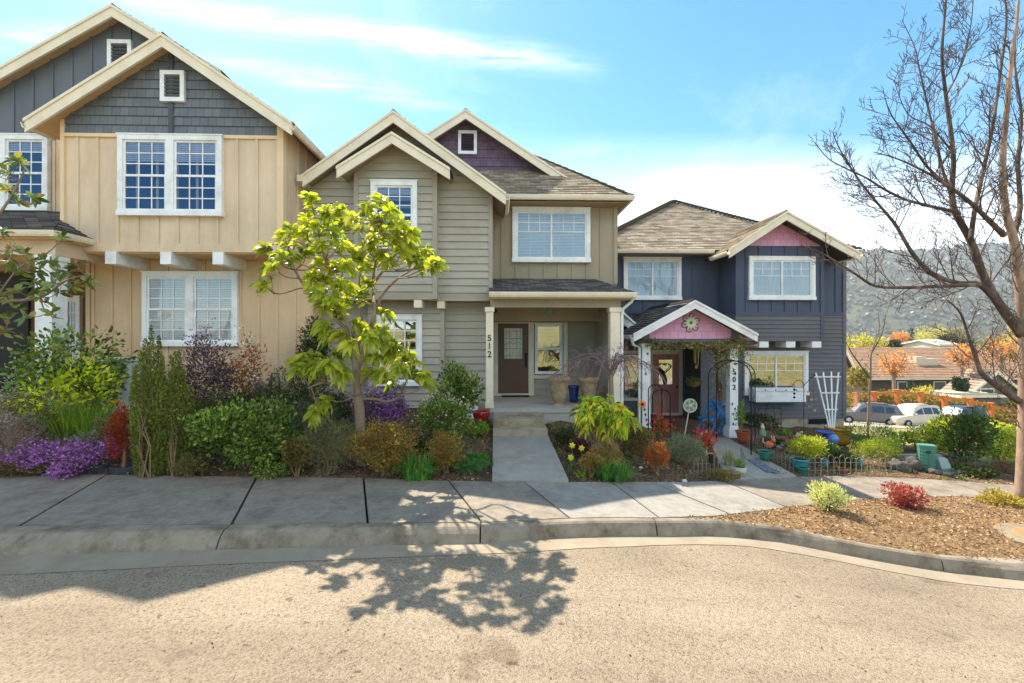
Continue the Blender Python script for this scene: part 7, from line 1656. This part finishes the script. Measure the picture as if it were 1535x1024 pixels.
x0, x1, z0, z1 = rectpx(151, 207, 541, 577, 9.6); t = thing('storage_box', 'white garden storage box half hidden by the green layered shrub', 'storage box', ((x0 + x1) / 2, 9.6, z0))
b = MB(); b.box(x0, x1, 9.6, 10.1, .45, z1); b.build('body', WHITE, t); b = MB(); b.box(x0 - .02, x1 + .02, 9.57, 10.12, z1, z1 + .05); b.build('lid', WHITE, t)
x0, x1, z0, z1 = rectpx(700, 716, 586, 626, 10.6); b = MB(); b.add([(x0, 10.55, .2), (x1, 10.55, .2), (x1, 10.75, z1), (x0, 10.75, z1), (x0, 10.59, .2), (x1, 10.59, .2), (x1, 10.79, z1), (x0, 10.79, z1)], [(0, 1, 2, 3), (4, 7, 6, 5), (0, 4, 5, 1), (2, 6, 7, 3), (1, 5, 6, 2), (0, 3, 7, 4)])
b.build('white_board', WHITE, None, org=Vector((x0, 10.55, .2)), label='white board leaning on the greige wall beside the red bowl', category='board')
# ================================================================== LIGHT, SKY, CAMERA
SUN = Vector((-.45, .65, 1.0)).normalized()
el = math.asin(SUN.z); az = math.atan2(SUN.x, SUN.y)
sd = bpy.data.lights.new('sun', 'SUN'); sd.energy = 4.8; sd.angle = R(.53); sd.color = (1, .92, .80)
so = bpy.data.objects.new('sun', sd); COL.objects.link(so); so.rotation_euler = (-SUN).to_track_quat('-Z', 'Y').to_euler(); so.location = (0, 0, 30)
w = bpy.data.worlds.new('World'); SC.world = w; w.use_nodes = True; nt = w.node_tree; nt.nodes.clear()
def N(t, **kw):
    n = nt.nodes.new('ShaderNode' + t)
    for k, v in kw.items():
        if k in n.inputs.keys(): n.inputs[k].default_value = v
        else: setattr(n, k, v)
    return n
L = lambda a, b: nt.links.new(a, b)
def V(v, sock):
    if hasattr(v, 'is_linked'): L(v, sock)
    else: sock.default_value = v
def Mt(op, a, b=0.0, c=0.0, clamp=False):
    n = N('Math', operation=op); n.use_clamp = clamp; V(a, n.inputs[0]); V(b, n.inputs[1]); V(c, n.inputs[2]); return n.outputs[0]
sky = N('TexSky'); sky.sky_type = 'NISHITA'; sky.sun_disc = False; sky.sun_elevation = el; sky.sun_rotation = az; sky.altitude = 500; sky.air_density = 1.0; sky.dust_density = .6; sky.ozone_density = 2.0
hsv = N('HueSaturation', Saturation=1.4, Hue=.482); L(sky.outputs[0], hsv.inputs['Color'])
tc = N('TexCoord'); sx = N('SeparateXYZ'); L(tc.outputs['Generated'], sx.inputs[0]); X_, Y_, Z_ = sx.outputs
yc = Mt('MAXIMUM', Y_, .08); gx = Mt('DIVIDE', X_, yc); gh = Mt('DIVIDE', Z_, yc)
cv = N('CombineXYZ'); zc = Mt('ADD', Mt('MAXIMUM', Z_, .0), .12); L(Mt('DIVIDE', X_, zc), cv.inputs[0]); L(Mt('DIVIDE', Y_, zc), cv.inputs[1])
n1 = N('TexNoise', Scale=1.5, Detail=8.0, Roughness=.62, Distortion=.6); L(cv.outputs[0], n1.inputs[0])
mp = N('Mapping'); mp.inputs['Scale'].default_value = (1.2, 9, 9); mp.inputs['Rotation'].default_value = (0, 0, R(8)); cg = N('CombineXYZ'); L(gx, cg.inputs[0]); L(gh, cg.inputs[1]); L(cg.outputs[0], mp.inputs[0])
n2 = N('TexNoise', Scale=3.4, Detail=9.0, Roughness=.7, Distortion=.8); L(mp.outputs[0], n2.inputs[0])
n3 = N('TexNoise', Scale=2.0, Detail=3.0); L(cg.outputs[0], n3.inputs[0])
def streak(x0, z0, x1, z1, wd, amp):
    s = (z1 - z0) / (x1 - x0); bow = Mt('MULTIPLY', Mt('SUBTRACT', n3.outputs[0], .5), .09)
    line = Mt('ADD', Mt('MULTIPLY_ADD', gx, s, z0 - s * x0), bow); d = Mt('ABSOLUTE', Mt('SUBTRACT', gh, line))
    a = Mt('POWER', Mt('SUBTRACT', 1, Mt('DIVIDE', d, wd * 1.6), clamp=True), 1.5)
    e = Mt('MULTIPLY', Mt('MULTIPLY', Mt('SUBTRACT', gx, x0), 4, clamp=True), Mt('MULTIPLY', Mt('SUBTRACT', x1, gx), 4, clamp=True))
    return Mt('MULTIPLY', Mt('MULTIPLY', a, e), Mt('MULTIPLY', Mt('MULTIPLY', Mt('SUBTRACT', n2.outputs[0], .34), 3.2, clamp=True), amp))
c1 = streak(-.95, .755, .26, .585, .03, .85); c2 = streak(-.70, .62, -.02, .49, .026, .55); c3 = streak(-1.2, .62, -.7, .66, .03, .5)
wis = Mt('MULTIPLY', Mt('SUBTRACT', n1.outputs[0], .52, clamp=True), 1.0)
lowc = Mt('MULTIPLY', Mt('MULTIPLY', Mt('SUBTRACT', .46, gh, clamp=True), 3.4, clamp=True), Mt('MULTIPLY', Mt('ADD', gx, .45, clamp=True), .95, clamp=True))
lowc = Mt('MULTIPLY', lowc, Mt('ADD', .55, Mt('MULTIPLY', n1.outputs[0], .9)), clamp=True)
tot = Mt('ADD', Mt('ADD', Mt('ADD', c1, c2), c3), Mt('ADD', Mt('MULTIPLY', wis, .8), lowc), clamp=True)
front = Mt('GREATER_THAN', Y_, .08)
# added bright cloud band behind the viewer, unseen, to lift the shaded house fronts
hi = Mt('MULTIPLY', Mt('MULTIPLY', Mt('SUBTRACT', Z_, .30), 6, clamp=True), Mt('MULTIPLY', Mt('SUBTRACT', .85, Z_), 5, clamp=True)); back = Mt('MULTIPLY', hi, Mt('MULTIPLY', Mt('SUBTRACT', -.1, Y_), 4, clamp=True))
fill_cloud = Mt('MULTIPLY', Mt('MULTIPLY', Mt('SUBTRACT', n1.outputs[0], .40, clamp=True), 6, clamp=True), back)
tot = Mt('MULTIPLY', tot, front)
m0 = N('Mix', data_type='RGBA'); L(tot, m0.inputs[0]); L(hsv.outputs[0], m0.inputs[6]); m0.inputs[7].default_value = (9, 9, 9, 1)
mx = N('Mix', data_type='RGBA'); L(fill_cloud, mx.inputs[0]); L(m0.outputs[2], mx.inputs[6]); mx.inputs[7].default_value = (17.5, 17, 16.4, 1)
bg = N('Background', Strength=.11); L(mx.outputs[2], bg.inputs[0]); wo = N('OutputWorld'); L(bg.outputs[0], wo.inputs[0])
cam = bpy.data.cameras.new('camera'); co = bpy.data.objects.new('camera', cam); COL.objects.link(co); SC.camera = co
co.location = (0, 0, EYE); co.rotation_euler = (PI / 2, 0, -YAW)
cam.sensor_width = 36; cam.lens = 36 * F / 1535; cam.shift_y = -(512 - HY) / 1535; cam.clip_end = 9000; cam.clip_start = .05
SC.view_settings.view_transform = 'Standard'; SC.view_settings.look = 'None'; SC.view_settings.gamma = 1; SC.view_settings.exposure = 1.25
SC.render.engine = 'CYCLES'; SC.cycles.use_denoising = True; SC.cycles.max_bounces = 6; SC.cycles.transparent_max_bounces = 12; SC.cycles.diffuse_bounces = 3; SC.cycles.caustics_reflective = False; SC.cycles.caustics_refractive = False
SC.cycles.sample_clamp_indirect = 8

# the valley air
hzb = MB(); hzb.box(-2900, 4500, -700, 2150, -60, 420)
m = bpy.data.materials.new('valley_air'); m.use_nodes = True; m.node_tree.nodes.clear(); pv = m.node_tree.nodes.new('ShaderNodeVolumePrincipled'); oo = m.node_tree.nodes.new('ShaderNodeOutputMaterial')
pv.inputs['Color'].default_value = (.86, .89, .93, 1); pv.inputs['Density'].default_value = .0002; pv.inputs['Anisotropy'].default_value = .2
m.node_tree.links.new(pv.outputs[0], oo.inputs['Volume'])
o = hzb.build('haze', m, None, kind='stuff', label='thin pale haze filling the valley', category='haze')
SC.cycles.volume_bounces = 0
